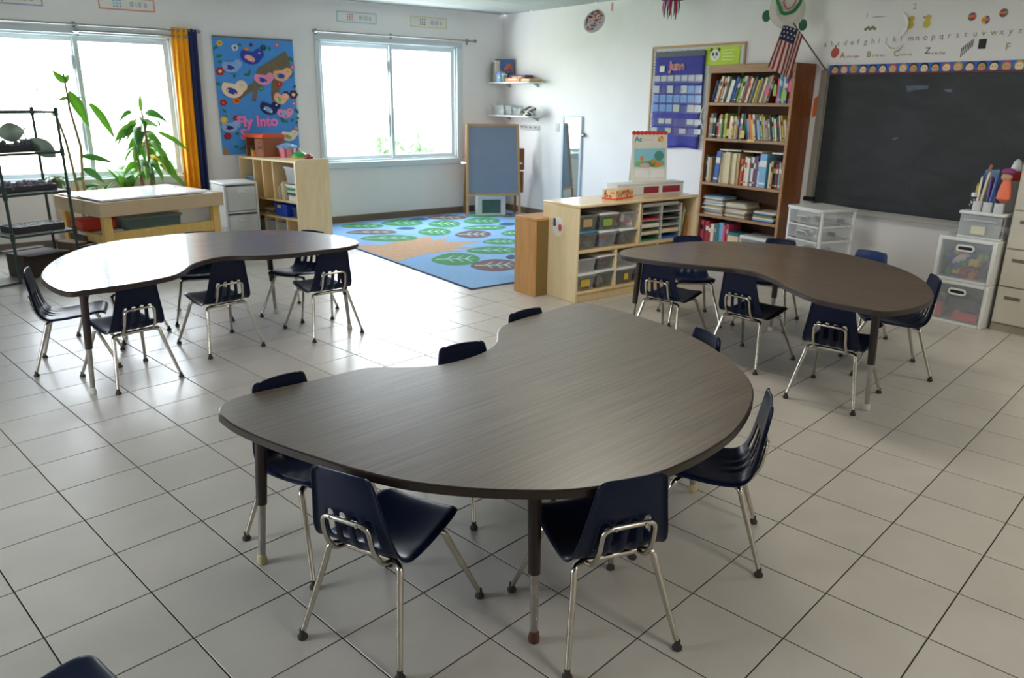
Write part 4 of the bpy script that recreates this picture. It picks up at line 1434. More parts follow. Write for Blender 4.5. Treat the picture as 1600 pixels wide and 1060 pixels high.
def flat(mb, pts, y, mi=0, th=0.003):
    """thin cut paper on the poster, thickness th towards the room"""
    P = [bd(*p) for p in pts]
    A = sum(p[0] * q[1] - q[0] * p[1] for p, q in zip(P, P[1:] + P[:1]))
    if A < 0:
        P = P[::-1]
    n = len(P)
    f = [mb.bm.verts.new((p[0], y - th, p[1])) for p in P]
    g = [mb.bm.verts.new((p[0], y, p[1])) for p in P]
    mb.bm.faces.new(f).material_index = mi
    for i in range(n):
        mb.bm.faces.new((f[(i + 1) % n], f[i], g[i], g[(i + 1) % n])).material_index = mi


def ellp(cx, cy, rx, ry, rot=0, n=18, a0=0, a1=360):
    r = math.radians(rot)
    out = []
    full = a1 - a0 >= 360
    for k in range(n if full else n + 1):
        a = math.radians(a0 + (a1 - a0) * k / n)
        x, y = math.cos(a) * rx, math.sin(a) * ry
        out.append((cx + x * math.cos(r) - y * math.sin(r), cy + x * math.sin(r) + y * math.cos(r)))
    return out


MB().box(-3.822, PY, 0.86, -2.945, -0.002, 2.085, 0, 0.003).build('backing', mat('poster_blue', (72, 146, 220), 0.75, vary=0.05), bp)
MB().box(-3.822, PY - 0.004, 2.075, -2.945, PY, 2.092).build('top_edge', mat('poster_edge', (120, 104, 88), 0.7), bp)
mb = MB()
flat(mb, [(128, 930), (190, 1005), (135, 1010)], PY - 0.002)
mb.build('peeled_corner', mat('cork_brown', (168, 124, 84), 0.8), bp)
M_BARK = mat('paper_bark', (118, 106, 84), 0.9, vary=0.2, scale=30, bump=0.4)
mb = MB()
flat(mb, [(235, 520), (300, 455), (385, 400), (415, 285), (510, 225), (650, 135), (685, 200), (690, 265), (600, 290), (540, 345), (440, 400), (420, 440), (330, 500), (270, 545)], PY - 0.001, th=0.006)
flat(mb, [(375, 440), (415, 420), (410, 490), (395, 560), (365, 560), (370, 500)], PY - 0.001)
flat(mb, [(535, 360), (590, 400), (600, 460), (560, 520), (530, 560), (520, 500)], PY - 0.001)
mb.build('branch_cutout', M_BARK, bp)
BC = {'cream': (240, 218, 190), 'peach': (244, 176, 140), 'pink': (238, 150, 190), 'blue': (40, 70, 170), 'lblue': (140, 180, 230), 'green': (110, 190, 110), 'white': (236, 232, 228), 'navy': (36, 44, 96)}


def bcm(c):
    return mat('cut_paper_' + c, BC[c], 0.8)


def bird(cx, cy, rx, ry, rot, body, wing, dots, a0=-30, a1=210):
    mb = MB()
    flat(mb, ellp(cx, cy, rx, ry, rot, 20, a0, a1), PY - 0.006)
    flat(mb, ellp(cx + rx * 0.75, cy - ry * 0.25, ry * 0.62, ry * 0.62, rot, 14), PY - 0.0055)
    flat(mb, ellp(cx - rx * 0.1, cy + ry * 0.28, rx * 0.52, ry * 0.32, rot + 15, 14), PY - 0.009, 1)
    flat(mb, ellp(cx + rx * 0.8, cy - ry * 0.35, ry * 0.12, ry * 0.12, 0, 8), PY - 0.009, 2)
    flat(mb, ellp(cx - rx * 0.5, cy + ry * 0.2, ry * 0.16, ry * 0.16, 0, 8), PY - 0.0095, 2)
    flat(mb, ellp(cx + rx * 0.2, cy + ry * 0.6, ry * 0.14, ry * 0.14, 0, 8), PY - 0.0095, 2)
    o = mb.build('bird_cutout', [bcm(body), bcm(wing), bcm(dots)], bp, smooth=False)
    return o


bird(215, 455, 88, 78, 8, 'cream', 'blue', 'peach')['label'] = 'cream bird with blue wing'
bird(365, 185, 85, 70, 10, 'blue', 'peach', 'pink')['label'] = 'blue and pink bird'
bird(205, 270, 70, 58, 0, 'lblue', 'blue', 'pink')['label'] = 'small light blue bird'
bird(612, 325, 68, 62, -8, 'peach', 'blue', 'green')['label'] = 'peach bird with blue stripe'
bird(460, 365, 75, 55, 5, 'pink', 'blue', 'peach')['label'] = 'pink and blue bird'
bird(595, 530, 56, 50, 35, 'peach', 'green', 'cream')['label'] = 'peach and green bird'
bird(500, 610, 75, 62, 20, 'navy', 'lblue', 'white')['label'] = 'navy and white bird'
bird(625, 655, 62, 46, 10, 'pink', 'lblue', 'navy')['label'] = 'pink and blue-grey bird'
bird(185, 765, 66, 54, -5, 'lblue', 'navy', 'pink')['label'] = 'blue bird by the lettering'
bird(655, 850, 62, 52, 10, 'cream', 'green', 'pink')['label'] = 'cream bird above the cupcake box'


def flower(a, b, r, c1, c2):
    mb = MB()
    for k in range(6):
        an = k * PI / 3
        flat(mb, ellp(a + r * 0.62 * math.cos(an), b + r * 0.62 * math.sin(an), r * 0.45, r * 0.45, 0, 8), PY - 0.001 - 0.0003 * k)
    flat(mb, ellp(a, b, r * 0.4, r * 0.4, 0, 10), PY - 0.004, 1)
    mb.build('flower_cutout', [mat('fl_' + c1, PAL[c1], 0.8), mat('fl_' + c2, PAL[c2], 0.8)], bp, smooth=False)


for a in ((122, 95, 24, 'yellow', 'orange'), (240, 125, 26, 'white', 'navy'), (330, 138, 22, 'orange', 'yellow'), (470, 115, 24, 'dark green', 'teal'), (582, 88, 18, 'pink', 'white'), (120, 318, 34, 'red', 'cream'),
          (138, 572, 28, 'red', 'pink'), (140, 716, 30, 'yellow', 'cream'), (165, 850, 30, 'crimson', 'red'), (708, 498, 38, 'maroon', 'white'), (708, 575, 16, 'pink', 'white'), (708, 265, 20, 'pink', 'cream'),
          (645, 495, 26, 'navy', 'purple'), (590, 410, 28, 'red', 'orange'), (235, 700, 24, 'crimson', 'pink'), (370, 95, 16, 'purple', 'navy'), (722, 790, 16, 'orange', 'yellow'), (240, 555, 30, 'orange', 'red'), (440, 450, 20, 'green', 'lime')):
    flower(*a)
rn = random.Random(5)
mb = MB()
for a, b in ((90, 130), (115, 195), (120, 240), (105, 420), (230, 350), (145, 640), (150, 690), (230, 940), (270, 960), (300, 950), (700, 200), (700, 330), (720, 430), (730, 640), (735, 700), (730, 740), (280, 100), (520, 120), (690, 720), (240, 830), (330, 340), (350, 320), (640, 730), (220, 320), (610, 720)):
    flat(mb, ellp(a, b, rn.uniform(14, 28), rn.uniform(8, 14), rn.uniform(0, 180), 8), PY - 0.0006)
o = mb.build('paper_leaves', mat('paper_leaf_green', (46, 120, 84), 0.8), bp, smooth=False)
o['kind'] = 'stuff'


def text_mesh(name, s, size, m, parent=None, M=None, extrude=0.002, bold=0.0, sp=1.0):
    cu_ = bpy.data.curves.new(name, 'FONT')
    cu_.body = s
    cu_.size = size
    cu_.extrude = extrude
    cu_.offset = bold
    cu_.space_character = sp
    cu_.resolution_u = 3
    to = bpy.data.objects.new(name, cu_)
    COL.objects.link(to)
    dg = bpy.context.evaluated_depsgraph_get()
    me = bpy.data.meshes.new_from_object(to.evaluated_get(dg))
    bpy.data.objects.remove(to)
    bpy.data.curves.remove(cu_)
    me.name = name
    if M is not None:
        me.transform(M)
    me.materials.clear()
    me.materials.append(m)
    o = bpy.data.objects.new(name, me)
    COL.objects.link(o)
    if parent is not None:
        o.parent = parent
    return o


def on_north(x, z, y, tilt=0.0):
    return Matrix.Translation((x, y, z)) @ Matrix.Rotation(tilt, 4, 'Y') @ Matrix.Rotation(PI / 2, 4, 'X')


def on_east(y, z, x, tilt=0.0):
    return Matrix.Translation((x, y, z)) @ Matrix.Rotation(tilt, 4, 'X') @ Matrix.Rotation(-PI / 2, 4, 'Z') @ Matrix.Rotation(PI / 2, 4, 'X')


M_PINKL = mat('letter_pink', (250, 130, 190), 0.7)
x, z = bd(243, 772)
text_mesh('lettering', 'Fly Into', 0.155, M_PINKL, bp, on_north(x, z, PY - 0.004, -0.02), 0.003, 0.005, 0.98)
x, z = bd(268, 878)
text_mesh('lettering', 'S', 0.155, M_PINKL, bp, on_north(x, z, PY - 0.004), 0.003, 0.005)

# number strips above the windows
def strip_card(label, x0, x1, z0, z1, edge, cols):
    t = thing('number_card', label, 'card', (0, 0, 0), 0, 'number cards above the windows')
    MB().box(x0, -0.004, z0, x1, -0.0005, z1).build('card_edge', edge, t)
    e = 0.012
    MB().box(x0 + e, -0.0048, z0 + e, x1 - e, -0.004, z1 - e).build('card_face', M_PAPER, t)
    mb = MB()
    w, h = x1 - x0, z1 - z0
    for i in range(3):
        for j in range(3):
            cx, cz = x0 + w * (0.27 + 0.055 * i), z0 + h * (0.28 + 0.22 * j)
            P = [(cx + 0.009 * math.cos(k * PI / 4), -0.0054, cz + 0.009 * math.sin(k * PI / 4)) for k in range(8)]
            mb.poly(P)
    mb.build('dots', pal(cols[0]), t, smooth=False)
    mb = MB()
    for k, (a, b) in enumerate(((0.55, 0.62), (0.65, 0.68), (0.70, 0.76), (0.80, 0.86))):
        mb.poly([(x0 + w * a, -0.0054, z0 + h * 0.3), (x0 + w * b, -0.0054, z0 + h * 0.3), (x0 + w * b, -0.0054, z0 + h * (0.7 - 0.1 * (k % 2))), (x0 + w * a, -0.0054, z0 + h * 0.7)])
    mb.build('print', mat('pale_print', (190, 190, 196), 0.7), t, smooth=False)


strip_card('purple-edged number card above the left window, cut by the frame', -5.85, -5.33, 2.26, 2.38, mat('edge_lilac', (170, 160, 200), 0.7), ('navy',))
strip_card('red-edged number card above the left window', -4.86, -4.35, 2.275, 2.395, mat('edge_red', (220, 140, 120), 0.7), ('light blue',))
strip_card('faint blue-edged number card above the left half of the easel-side window', -2.39, -1.88, 2.315, 2.435, mat('edge_pale_blue', (170, 196, 206), 0.7), ('pink',))
strip_card('yellow-edged number card above the right half of the easel-side window', -1.42, -0.90, 2.32, 2.445, mat('edge_yellow', (214, 206, 160), 0.7), ('maroon',))

# ================================================================== easel
EA = -math.atan2(0.32, 0.616)
es = thing('easel', 'wooden A-frame easel with a grey-blue board standing on the rug', 'easel', (-0.622, -0.651, 0.010), EA)
EW = 0.345
M_BEECH = mat('beech_frame', (190, 150, 104), 0.5, vary=0.06)
top = Vector((0, 0.13, 1.17))


def lean(x, s, dx=0.0):      # front frame, s from foot (0) to top (1)
    return Vector((x * (1 - 0.06 * s), 0.13 * s + dx, 1.17 * s))


def bar(mb, a, b, w, t, nrm):
    a, b = Vector(a), Vector(b)
    d = (b - a).normalized()
    n_ = Vector(nrm).normalized()
    s = d.cross(n_).normalized()
    n_ = s.cross(d)
    q = [(-w, -t), (w, -t), (w, t), (-w, t)]
    A = [mb.bm.verts.new(a + s * i + n_ * j) for i, j in q]
    B_ = [mb.bm.verts.new(b + s * i + n_ * j) for i, j in q]
    mb.bm.faces.new(A[::-1])
    mb.bm.faces.new(B_)
    for i in range(4):
        mb.bm.faces.new((A[i], A[(i + 1) % 4], B_[(i + 1) % 4], B_[i]))


for s in (-1, 1):
    mb = MB()
    bar(mb, lean(s * EW, 0), lean(s * EW, 1), 0.016, 0.011, (0, -1, 0.1))
    mb.build('leg', M_BEECH, es, smooth=False)
    mb = MB()
    bar(mb, Vector((s * EW, 0.40, 0)), Vector((s * EW * 0.94, 0.15, 1.15)), 0.016, 0.011, (0, -1, 0.1))
    mb.build('leg', mat('beech_dark', (150, 104, 62), 0.5), es, smooth=False)
mb = MB()
bar(mb, lean(-EW + 0.016, 0.99), lean(EW - 0.016, 0.99), 0.014, 0.011, (0, -1, 0.1))
mb.build('top_rail', M_BEECH, es, smooth=False)
mb = MB()
bar(mb, lean(-EW + 0.016, 0.245), lean(EW - 0.016, 0.245), 0.014, 0.011, (0, -1, 0.1))
mb.build('bottom_rail', M_BEECH, es, smooth=False)
mb = MB()
a, b, c_, d_ = lean(-EW + 0.012, 0.25), lean(EW - 0.012, 0.25), lean(EW - 0.012, 0.985), lean(-EW + 0.012, 0.985)
o_ = Vector((0, 0.006, 0))
V = [mb.bm.verts.new(p) for p in (a, b, c_, d_, a + o_, b + o_, c_ + o_, d_ + o_)]
for f in ((0, 1, 2, 3), (7, 6, 5, 4), (0, 4, 5, 1), (1, 5, 6, 2), (2, 6, 7, 3), (3, 7, 4, 0)):
    mb.bm.faces.new([V[i] for i in f])
mb.build('writing_board', mat('grey_blue_board', (124, 138, 160), 0.55, vary=0.04, scale=4), es, smooth=False)
mb = MB().box(-EW + 0.04, 0.235, 0.62, EW - 0.04, 0.247, 1.10)
mb.build('rear_board', mat('beech_dark', (150, 104, 62), 0.5), es, smooth=False)
MB().box(-EW - 0.05, 0.14, 0.665, EW + 0.055, 0.30, 0.685, 0, 0.004).build('tray', M_WHITE, es)
t = thing('shadow_box', 'white framed box with a dark green front under the easel', 'box', (-0.525, -0.44, 0.010), EA)
MB().box(-0.19, -0.10, 0, 0.19, 0.14, 0.03, 0, 0.004).box(-0.19, -0.10, 0.21, 0.19, 0.14, 0.26, 0, 0.004).box(-0.19, -0.1, 0.03, -0.125, 0.14, 0.21, 0, 0.002).box(0.125, -0.10, 0.03, 0.19, 0.14, 0.21, 0, 0.002).build('frame', M_WHITE, t)
MB().box(-0.125, -0.09, 0.03, 0.125, -0.08, 0.21).build('front_panel', mat('dark_green_front', (70, 104, 96), 0.3, vary=0.25, scale=6), t)
for z0, z1 in ((0.28, 0.56), (0.58, 0.86)):
    MB().box(-EW + 0.03, 0.345 - 0.14 * z0, z0, EW + 0.10, 0.365 - 0.14 * z0, z1, 0, 0.003).build('rear_panel', M_WALN, es)
# ================================================================== corner shelves (east wall)
SD, SE = 0.265, -0.89
for lab, z in (('upper white corner shelf carrying books and boxed games', 1.70), ('lower white corner shelf carrying clear boxes and a fabric bundle', 1.285)):
    t = thing('wall_shelf', lab, 'shelf', (0, 0, z), 0, 'corner wall shelves')
    MB().box(-SD, SE, -0.018, -0.001, -0.002, 0, 0, 0.003).build('board', M_WHITE, t)
    for y in (-0.16, -0.76):
        MB().prism([(0, 0), (0.09, 0), (0.085, -0.010), (0.015, -0.045), (0.0, -0.045)], -0.004, 0.004, M=Matrix.Translation((-0.001, y, -0.0185)) @ Matrix.Rotation(PI, 4, 'Z') @ Matrix.Rotation(PI / 2, 4, 'X')).build('bracket', mat('bracket_grey', (176, 172, 166), 0.5), t)


def book(label, loc, size, col, rz=0.0, rx=0.0, group=None, band=None, pages='cream', name='book', ry=0.0):
    """closed book: size = (depth x, thickness y, height z); spine on the -x side"""
    d, th, h = size
    c = min(0.0022, th * 0.22)
    mb = MB()
    mb.box(0, 0, 0, d, c, h).box(0, th - c, 0, d, th, h).box(0, c, 0, c, th - c, h)
    if band:
        mb.box(-0.0006, 0.0005, h * 0.62, 0.0002, th - 0.0005, h * 0.80, 2)
        mb.box(-0.0006, 0.0005, h * 0.10, 0.0002, th - 0.0005, h * 0.15, 2)
    mb.box(c, c, 0.003, d - 0.004, th - c, h - 0.003, 1)
    o = mb.build(name, [pal(col), pal(pages)] + ([pal(band)] if band else []), None, smooth=False)
    o.location = loc
    o.rotation_euler = (rx, ry, rz)
    tag(o, label, 'book', group)
    return o


z1, z2 = 1.7005, 1.2855
for k, (c, y, h) in enumerate((('dark green', -0.055, 0.24), ('cream', -0.08, 0.26), ('black', -0.10, 0.25), ('white', -0.12, 0.27))):
    book('%s book, %s of the upright books at the corner end of the upper shelf' % (c, ORDS[k]), (-0.24, y - 0.012, z1), (0.2, 0.012, h), c, 0, 0.0, 'upright books on the corner shelf')
t = thing('picture_book', 'large blue and orange picture book standing cover-out on the upper corner shelf', 'book', (-0.115, -0.17, z1), 0.72)
MB().box(-0.01, -0.13, 0, 0.006, 0.13, 0.29).build('cover', mat('cover_teal_blue', (44, 84, 128), 0.4), t)
mb = MB()
rn = random.Random(8)
for k in range(16):
    y, z = rn.uniform(-0.11, 0.05), rn.uniform(0.12, 0.22)
    mb.box(-0.0112, y - 0.014, z - 0.014, -0.0098, y + 0.014, z + 0.014)
mb.build('cover_picture', mat('cover_orange_red', (196, 92, 62), 0.4), t, smooth=False)
MB().box(-0.0113, 0.06, 0.02, -0.0099, 0.125, 0.24).build('cover_strip', pal('purple'), t)
t = thing('carton', 'pale blue carton with purple corners on the upper corner shelf', 'box', (-0.24, -0.16, z1), 0.0)
MB().box(0, -0.09, 0, 0.08, 0.0, 0.13, 0, 0.002).build('body', mat('pale_blue_card', (150, 184, 214), 0.6), t)
MB().ell((0.0, -0.05, 0.06), (0.002, 0.02, 0.02), 12, 8).build('printed_spot', M_PAPER, t)
for y in (-0.09, -0.03):
    MB().box(-0.001, y, 0.105, 0.001, y + 0.03, 0.131).build('printed_corner', mat('violet_print', (104, 90, 180), 0.6), t)
t = thing('jar', 'greenish clear jar beside the pale blue carton on the upper corner shelf', 'jar', (-0.20, -0.29, z1))
MB().lathe([(0.035, 0), (0.04, 0.004), (0.04, 0.07), (0.034, 0.085)], 14).build('glass', clear_mat('green_glass', (150, 190, 180), 0.5), t)
MB().lathe([(0.037, 0.085), (0.037, 0.1), (0.03, 0.102)], 14).build('lid', M_WHITE, t)


def game_box(label, x0, y0, z0, x1, y1, z1_, col, edge):
    t = thing('game_box', label, 'box', (0, 0, 0), 0, 'boxed games on the corner shelf')
    MB().box(x0, y0, z0, x1, y1, z0 + (z1_ - z0) * 0.55, 0, 0.001).build('tray', pal(edge), t)
    MB().box(x0 - 0.002, y0 - 0.002, z0 + (z1_ - z0) * 0.2, x1 + 0.002, y1 + 0.002, z1_, 0, 0.001).build('lid', col, t)
    MB().box(x0 - 0.0035, y0 + (y1 - y0) * 0.2, z0 + (z1_ - z0) * 0.4, x0 - 0.002, y0 + (y1 - y0) * 0.8, z0 + (z1_ - z0) * 0.8).build('printed_title', pal('cream'), t)


game_box('purple and maroon game box at the back of the upper corner shelf', -0.15, -0.66, z1, -0.02, -0.33, z1 + 0.085, mat('game_purple', (120, 64, 110), 0.5), 'purple')
game_box('orange game box at the front edge of the upper corner shelf', -0.26, -0.69, z1, -0.16, -0.40, z1 + 0.045, mat('game_orange', (236, 126, 74), 0.5), 'orange')
game_box('yellow and black striped game box at the near end of the upper corner shelf', -0.245, -0.875, z1, -0.05, -0.70, z1 + 0.035, mat('game_yellow', (206, 176, 110), 0.5), 'black')
storage_bin('long clear box on the lower corner shelf in the corner', (-0.13, -0.19, z2), PI / 2, 0.26, 0.22, 0.125, M_FROST, None, ('white',), group='clear boxes on the corner shelf', seed=31)
storage_bin('greyish clear box in the middle of the lower corner shelf', (-0.13, -0.415, z2), PI / 2, 0.13, 0.2, 0.12, M_CLEAR, None, ('light blue', 'grey'), group='clear boxes on the corner shelf', seed=32)
storage_bin('low clear box with cream contents on the lower corner shelf', (-0.13, -0.60, z2), PI / 2, 0.17, 0.2, 0.085, M_CLEAR, None, ('cream', 'green'), group='clear boxes on the corner shelf', seed=33)
t = thing('fabric_bundle', 'crumpled black and white fabric bundle at the near end of the lower shelf', 'fabric', (-0.15, -0.80, z2))
for q, (m_, ph) in enumerate(((mat('fabric_white', (222, 218, 212), 0.9), 0), (mat('fabric_black', (52, 48, 50), 0.9), 1.3))):
    mb = MB()
    for k in range(6):
        P = [Vector((-0.05 + 0.03 * k * 0.3 + 0.03 * math.sin(i * 0.9 + k + ph), -0.09 + 0.022 * i, 0.022 + 0.014 * k + 0.016 * math.sin(i * 0.8 + ph * 2 + k * 1.7))) for i in range(9)]
        mb.tube(P, 0.016 if q == 0 else 0.010, 7)
    mb.build('white_folds' if q == 0 else 'black_folds', m_, t)
t = thing('coat_hooks', 'pale hook rail on the wall under the corner shelves', 'hook rail', (0, 0, 0))
MB().box(-0.014, -0.80, 1.10, -0.001, -0.40, 1.165, 0, 0.003).build('rail', mat('hook_rail_grey', (196, 200, 200), 0.5), t)
for k in range(4):
    MB().tube(fillet([(-0.012, -0.46 - 0.095 * k, 1.14), (-0.045, -0.46 - 0.095 * k, 1.13), (-0.05, -0.46 - 0.095 * k, 1.155)], 0.01, 3), 0.005, 6).build('hook', M_STEEL, t)
t = thing('light_switch', 'small pale switch plate on the wall left of the mirror', 'switch', (0, 0, 0))
MB().box(-0.008, -1.20, 1.10, -0.001, -1.13, 1.20, 0, 0.003).build('plate', mat('switch_grey', (190, 196, 196), 0.4), t)
MB().box(-0.013, -1.175, 1.14, -0.008, -1.155, 1.165, 0, 0.002).build('toggle', M_WHITE, t)

# mirror
t = thing('wall_mirror', 'narrow tall mirror with a pale frame on the east wall', 'mirror', (0, 0, 0))
my0, my1, mz0, mz1 = -1.64, -1.27, 0.10, 1.30
mb = MB()
e = 0.035
mb.box(-0.025, my0, mz0, -0.001, my0 + e, mz1, 0, 0.003).box(-0.025, my1 - e, mz0, -0.001, my1, mz1, 0, 0.003).box(-0.025, my0 + e, mz0, -0.001, my1 - e, mz0 + e, 0, 0.003).box(-0.025, my0 + e, mz1 - e * 0.6, -0.001, my1 - e, mz1, 0, 0.003)
mb.build('frame', mat('pale_blue_frame', (184, 204, 214), 0.4), t)
MB().box(-0.012, my0 + e, mz0 + e, -0.006, my1 - e, mz1 - e * 0.6).build('mirror_glass', mat('mirror_silver', (235, 240, 240), 0.02, 1.0, vary=0.0), t, smooth=False)
MB().cyl((-0.02, my0 - 0.005, 1.08), (-0.02, my0 - 0.035, 1.08), 0.012).cyl((-0.02, my0 - 0.035, 1.08), (-0.02, my0 - 0.05, 1.08), 0.024).build('side_knob', M_STEEL, t)

# ================================================================== oak box and maple storage unit
t = thing('oak_box', 'plain orange oak box cabinet beside the maple storage shelf', 'cabinet', (0, 0, 0))
bx0, by0, bx1, by1, bh = -2.80, -4.262, -2.42, -4.00, 0.615
panel('top', bx0, by0, bh - 0.02, bx1, by1, bh, t, M_OAK, 0.002)
panel('side_panel', bx0, by0 + 0.0005, 0.0, bx0 + 0.018, by1, bh - 0.0205, t, M_OAK, 0.002)
panel('side_panel', bx1 - 0.018, by0 + 0.0005, 0, bx1, by1, bh - 0.0205, t, M_OAK, 0.002)
panel('front_board', bx0 + 0.0185, by0 + 0.004, 0, bx1 - 0.0185, by0 + 0.02, bh - 0.0205, t, mat('pegboard_brown', (126, 104, 58), 0.7, vary=0.1, scale=80), 0.001)
panel('back_board', bx0 + 0.0185, by1 - 0.014, 0, bx1 - 0.0185, by1, bh - 0.0205, t, M_OAK, 0.001)

ux0, ux1, uy0, uy1, uh = -2.665, -1.335, -4.60, -4.185, 0.743
su_ = thing('storage_shelf', 'maple storage shelf filled with clear bins and paper slots', 'shelf', (0, 0, 0))
TK = 0.02
panel('side_panel', ux0, uy0, 0, ux0 + TK, uy1 + 0.0 - 0.0, uh - TK - 0.0005, su_, M_MAPLE)
panel('side_panel', ux1 - TK, uy0, 0, ux1, uy1, uh - TK - 0.0005, su_, M_MAPLE)
panel('top', ux0 - 0.002, uy0 - 0.002, uh - TK, ux1 + 0.002, uy1 + 0.002, uh, su_, wood('maple_top', (226, 202, 156), (236, 216, 176), (2, 14, 14), 0.22, 5, 0, 0.02))
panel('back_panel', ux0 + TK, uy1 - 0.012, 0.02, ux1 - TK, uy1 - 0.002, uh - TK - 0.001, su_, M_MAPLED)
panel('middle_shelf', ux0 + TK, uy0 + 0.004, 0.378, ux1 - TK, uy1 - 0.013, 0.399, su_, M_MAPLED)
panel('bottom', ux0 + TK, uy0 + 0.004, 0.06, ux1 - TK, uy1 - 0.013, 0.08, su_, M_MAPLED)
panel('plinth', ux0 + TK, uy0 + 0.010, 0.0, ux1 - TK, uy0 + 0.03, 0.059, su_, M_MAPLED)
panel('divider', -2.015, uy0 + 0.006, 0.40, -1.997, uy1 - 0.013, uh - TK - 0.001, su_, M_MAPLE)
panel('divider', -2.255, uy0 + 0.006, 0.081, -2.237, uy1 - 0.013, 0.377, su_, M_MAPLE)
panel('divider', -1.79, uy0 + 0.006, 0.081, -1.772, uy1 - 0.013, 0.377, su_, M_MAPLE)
st_ = MB().prism([(0.1 * math.cos(k * PI / 10) * 0.62, 0.1 * math.sin(k * PI / 10) * 0.75) for k in range(20)], 0, 0.0012, M=Matrix.Translation((ux0, -4.37, 0.56)) @ Matrix.Rotation(-PI / 2, 4, 'Z') @ Matrix.Rotation(PI / 2, 4, 'X'))
o = st_.build('sticker', M_PAPER, su_)
mb = MB()
mb.box(ux0 - 0.0022, -4.345, 0.56, ux0 - 0.0012, -4.315, 0.62).build('sticker_print', mat('print_blue', (56, 70, 130), 0.6), su_)
MB().ell((ux0 - 0.0014, -4.395, 0.555), (0.001, 0.022, 0.028), 12, 8).build('sticker_print', mat('print_red', (196, 90, 84), 0.6), su_)

M_SMOKE = clear_mat('smoky_plastic', (150, 154, 154), 0.24, 0.15, 0.08)
LIDW = M_WHITE
LIDB = mat('lid_teal', (70, 140, 170), 0.4)
yb = uy0 + 0.155
zs = 0.400
row = [
    ('teal-lidded clear bin under the open bin at the left end of the storage shelf', -2.541, zs, 0.185, 0.125, M_SMOKE, LIDB, ('grey', 'light blue'), None, 0),
    ('white-lidded bin of red and blue pieces in the upper bay of the storage shelf', -2.335, zs, 0.185, 0.115, M_CLEAR, LIDW, ('red', 'blue', 'purple'), None, 0),
    ('white-lidded bin with dull grey pieces at the right of the lower row, upper bay', -2.118, zs, 0.18, 0.110, M_SMOKE, LIDW, ('grey', 'brown'), None, 0),
    ('open smoky bin with a cream picture label on top of the teal-lidded bin', -2.541, zs + 0.140, 0.185, 0.125, M_SMOKE, None, ('black', 'brown'), 'tan', 0),
    ('tilted white-lidded bin with a lime picture label in the top row', -2.335, zs + 0.1345, 0.19, 0.115, M_SMOKE, LIDW, ('lime', 'green'), 'lime', 0.0),
    ('clear bin of pink and white pieces at the right of the top row', -2.115, zs + 0.1295, 0.185, 0.13, M_CLEAR, None, ('pink', 'white', 'grey'), None, 0),
]
for k, (lab, x, z, w, h, m_, lid, cont, tg, tl) in enumerate(row):
    storage_bin(lab, (x, yb, z), 0, w, 0.27, h, m_, lid, cont, tl, tg, 'clear bins in the maple storage shelf', seed=40 + k)
low = [
    ('white-lidded bin with a yellow picture label on the bottom of the storage shelf', -2.541, 0.081, 0.19, 0.12, M_CLEAR, LIDW, ('yellow', 'brown'), 'yellow'),
    ('white-lidded smoky bin beside the yellow-labelled bin on the bottom', -2.345, 0.081, 0.175, 0.125, M_SMOKE, LIDW, ('grey', 'white'), None),
    ('white-lidded bin with a small yellow tag right of the lower divider', -2.125, 0.081, 0.19, 0.12, M_SMOKE, LIDW, ('brown', 'black'), None),
    ('tilted open grey bin stacked above the yellow-labelled bin', -2.541, 0.2195, 0.185, 0.115, M_FROST, None, ('grey',), None),
    ('white-lidded bin stacked above the smoky bin, left of the lower divider', -2.345, 0.2245, 0.17, 0.10, M_SMOKE, LIDW, ('red', 'grey'), None),
    ('open bin of brown and white sticks above the yellow-tagged bin', -2.125, 0.2195, 0.19, 0.12, M_CLEAR, None, ('brown', 'white', 'tan'), None),
    ('clear bin of dark pieces right of the lower divider, half hidden by the table', -1.90, 0.081, 0.19, 0.12, M_CLEAR, LIDW, ('black', 'brown'), None),
]
for k, (lab, x, z, w, h, m_, lid, cont, tg) in enumerate(low):
    t = storage_bin(lab, (x, yb, z), 0, w, 0.27, h, m_, lid, cont, 0, tg, 'clear bins in the maple storage shelf', seed=60 + k)
    if 'yellow tag' in lab:
        MB().box(-0.01, -0.1335, 0.035, 0.035, -0.1315, 0.085).build('yellow_tag', mat('tag_yellow', (230, 200, 40), 0.6), t)

# paper organiser with ten slots
og = thing('paper_organiser', 'white ten-slot paper organiser in the right bay of the storage shelf', 'organiser', (-1.975, uy0 + 0.02, 0.4))
OW, OH, OD = 0.47, 0.285, 0.30
panel('back', 0, OD - 0.004, 0, OW, OD, OH, og, M_WHITE, 0)
for x in (0, OW / 2 - 0.003, OW - 0.006):
    panel('upright', x, 0, 0, x + 0.006, OD - 0.0045, OH, og, mat('organiser_grey', (196, 196, 190), 0.5), 0.001)
for i in range(2):
    for k in range(6):
        panel('slot_shelf', 0.0065 + i * (OW / 2 - 0.003), 0.002, k * (OH - 0.006) / 5, OW / 2 - 0.0035 + i * (OW / 2 - 0.003), OD - 0.0045, k * (OH - 0.006) / 5 + 0.005, og, mat('organiser_grey', (196, 196, 190), 0.5), 0)
pc = [('green', 'first'), ('cream', 'second'), ('white', 'third'), ('red', 'fourth'), ('blue', 'first'), ('cream', 'second'), ('grey', 'third'), ('black', 'fourth')]
for k, (c, w_) in enumerate(pc):
    i, lv = k // 4, k % 4
    o = MB().box(0, 0, 0, 0.20, 0.27, 0.012 + 0.006 * (k % 3), 0, 0.001).build('paper_stack', pal(c), smooth=False)
    o.location = (-1.975 + 0.012 + i * 0.2335, uy0 + 0.026, 0.4 + lv * 0.0558 + 0.0056)
    tag(o, '%s paper stack in the %s slot from the bottom, %s column of the organiser' % (c, w_, ('left', 'right')[i]), 'paper', 'paper in the organiser')
o = MB().box(0, 0, 0, 0.42, 0.27, 0.014, 0, 0.001).build('paper_stack', pal('white'), smooth=False)
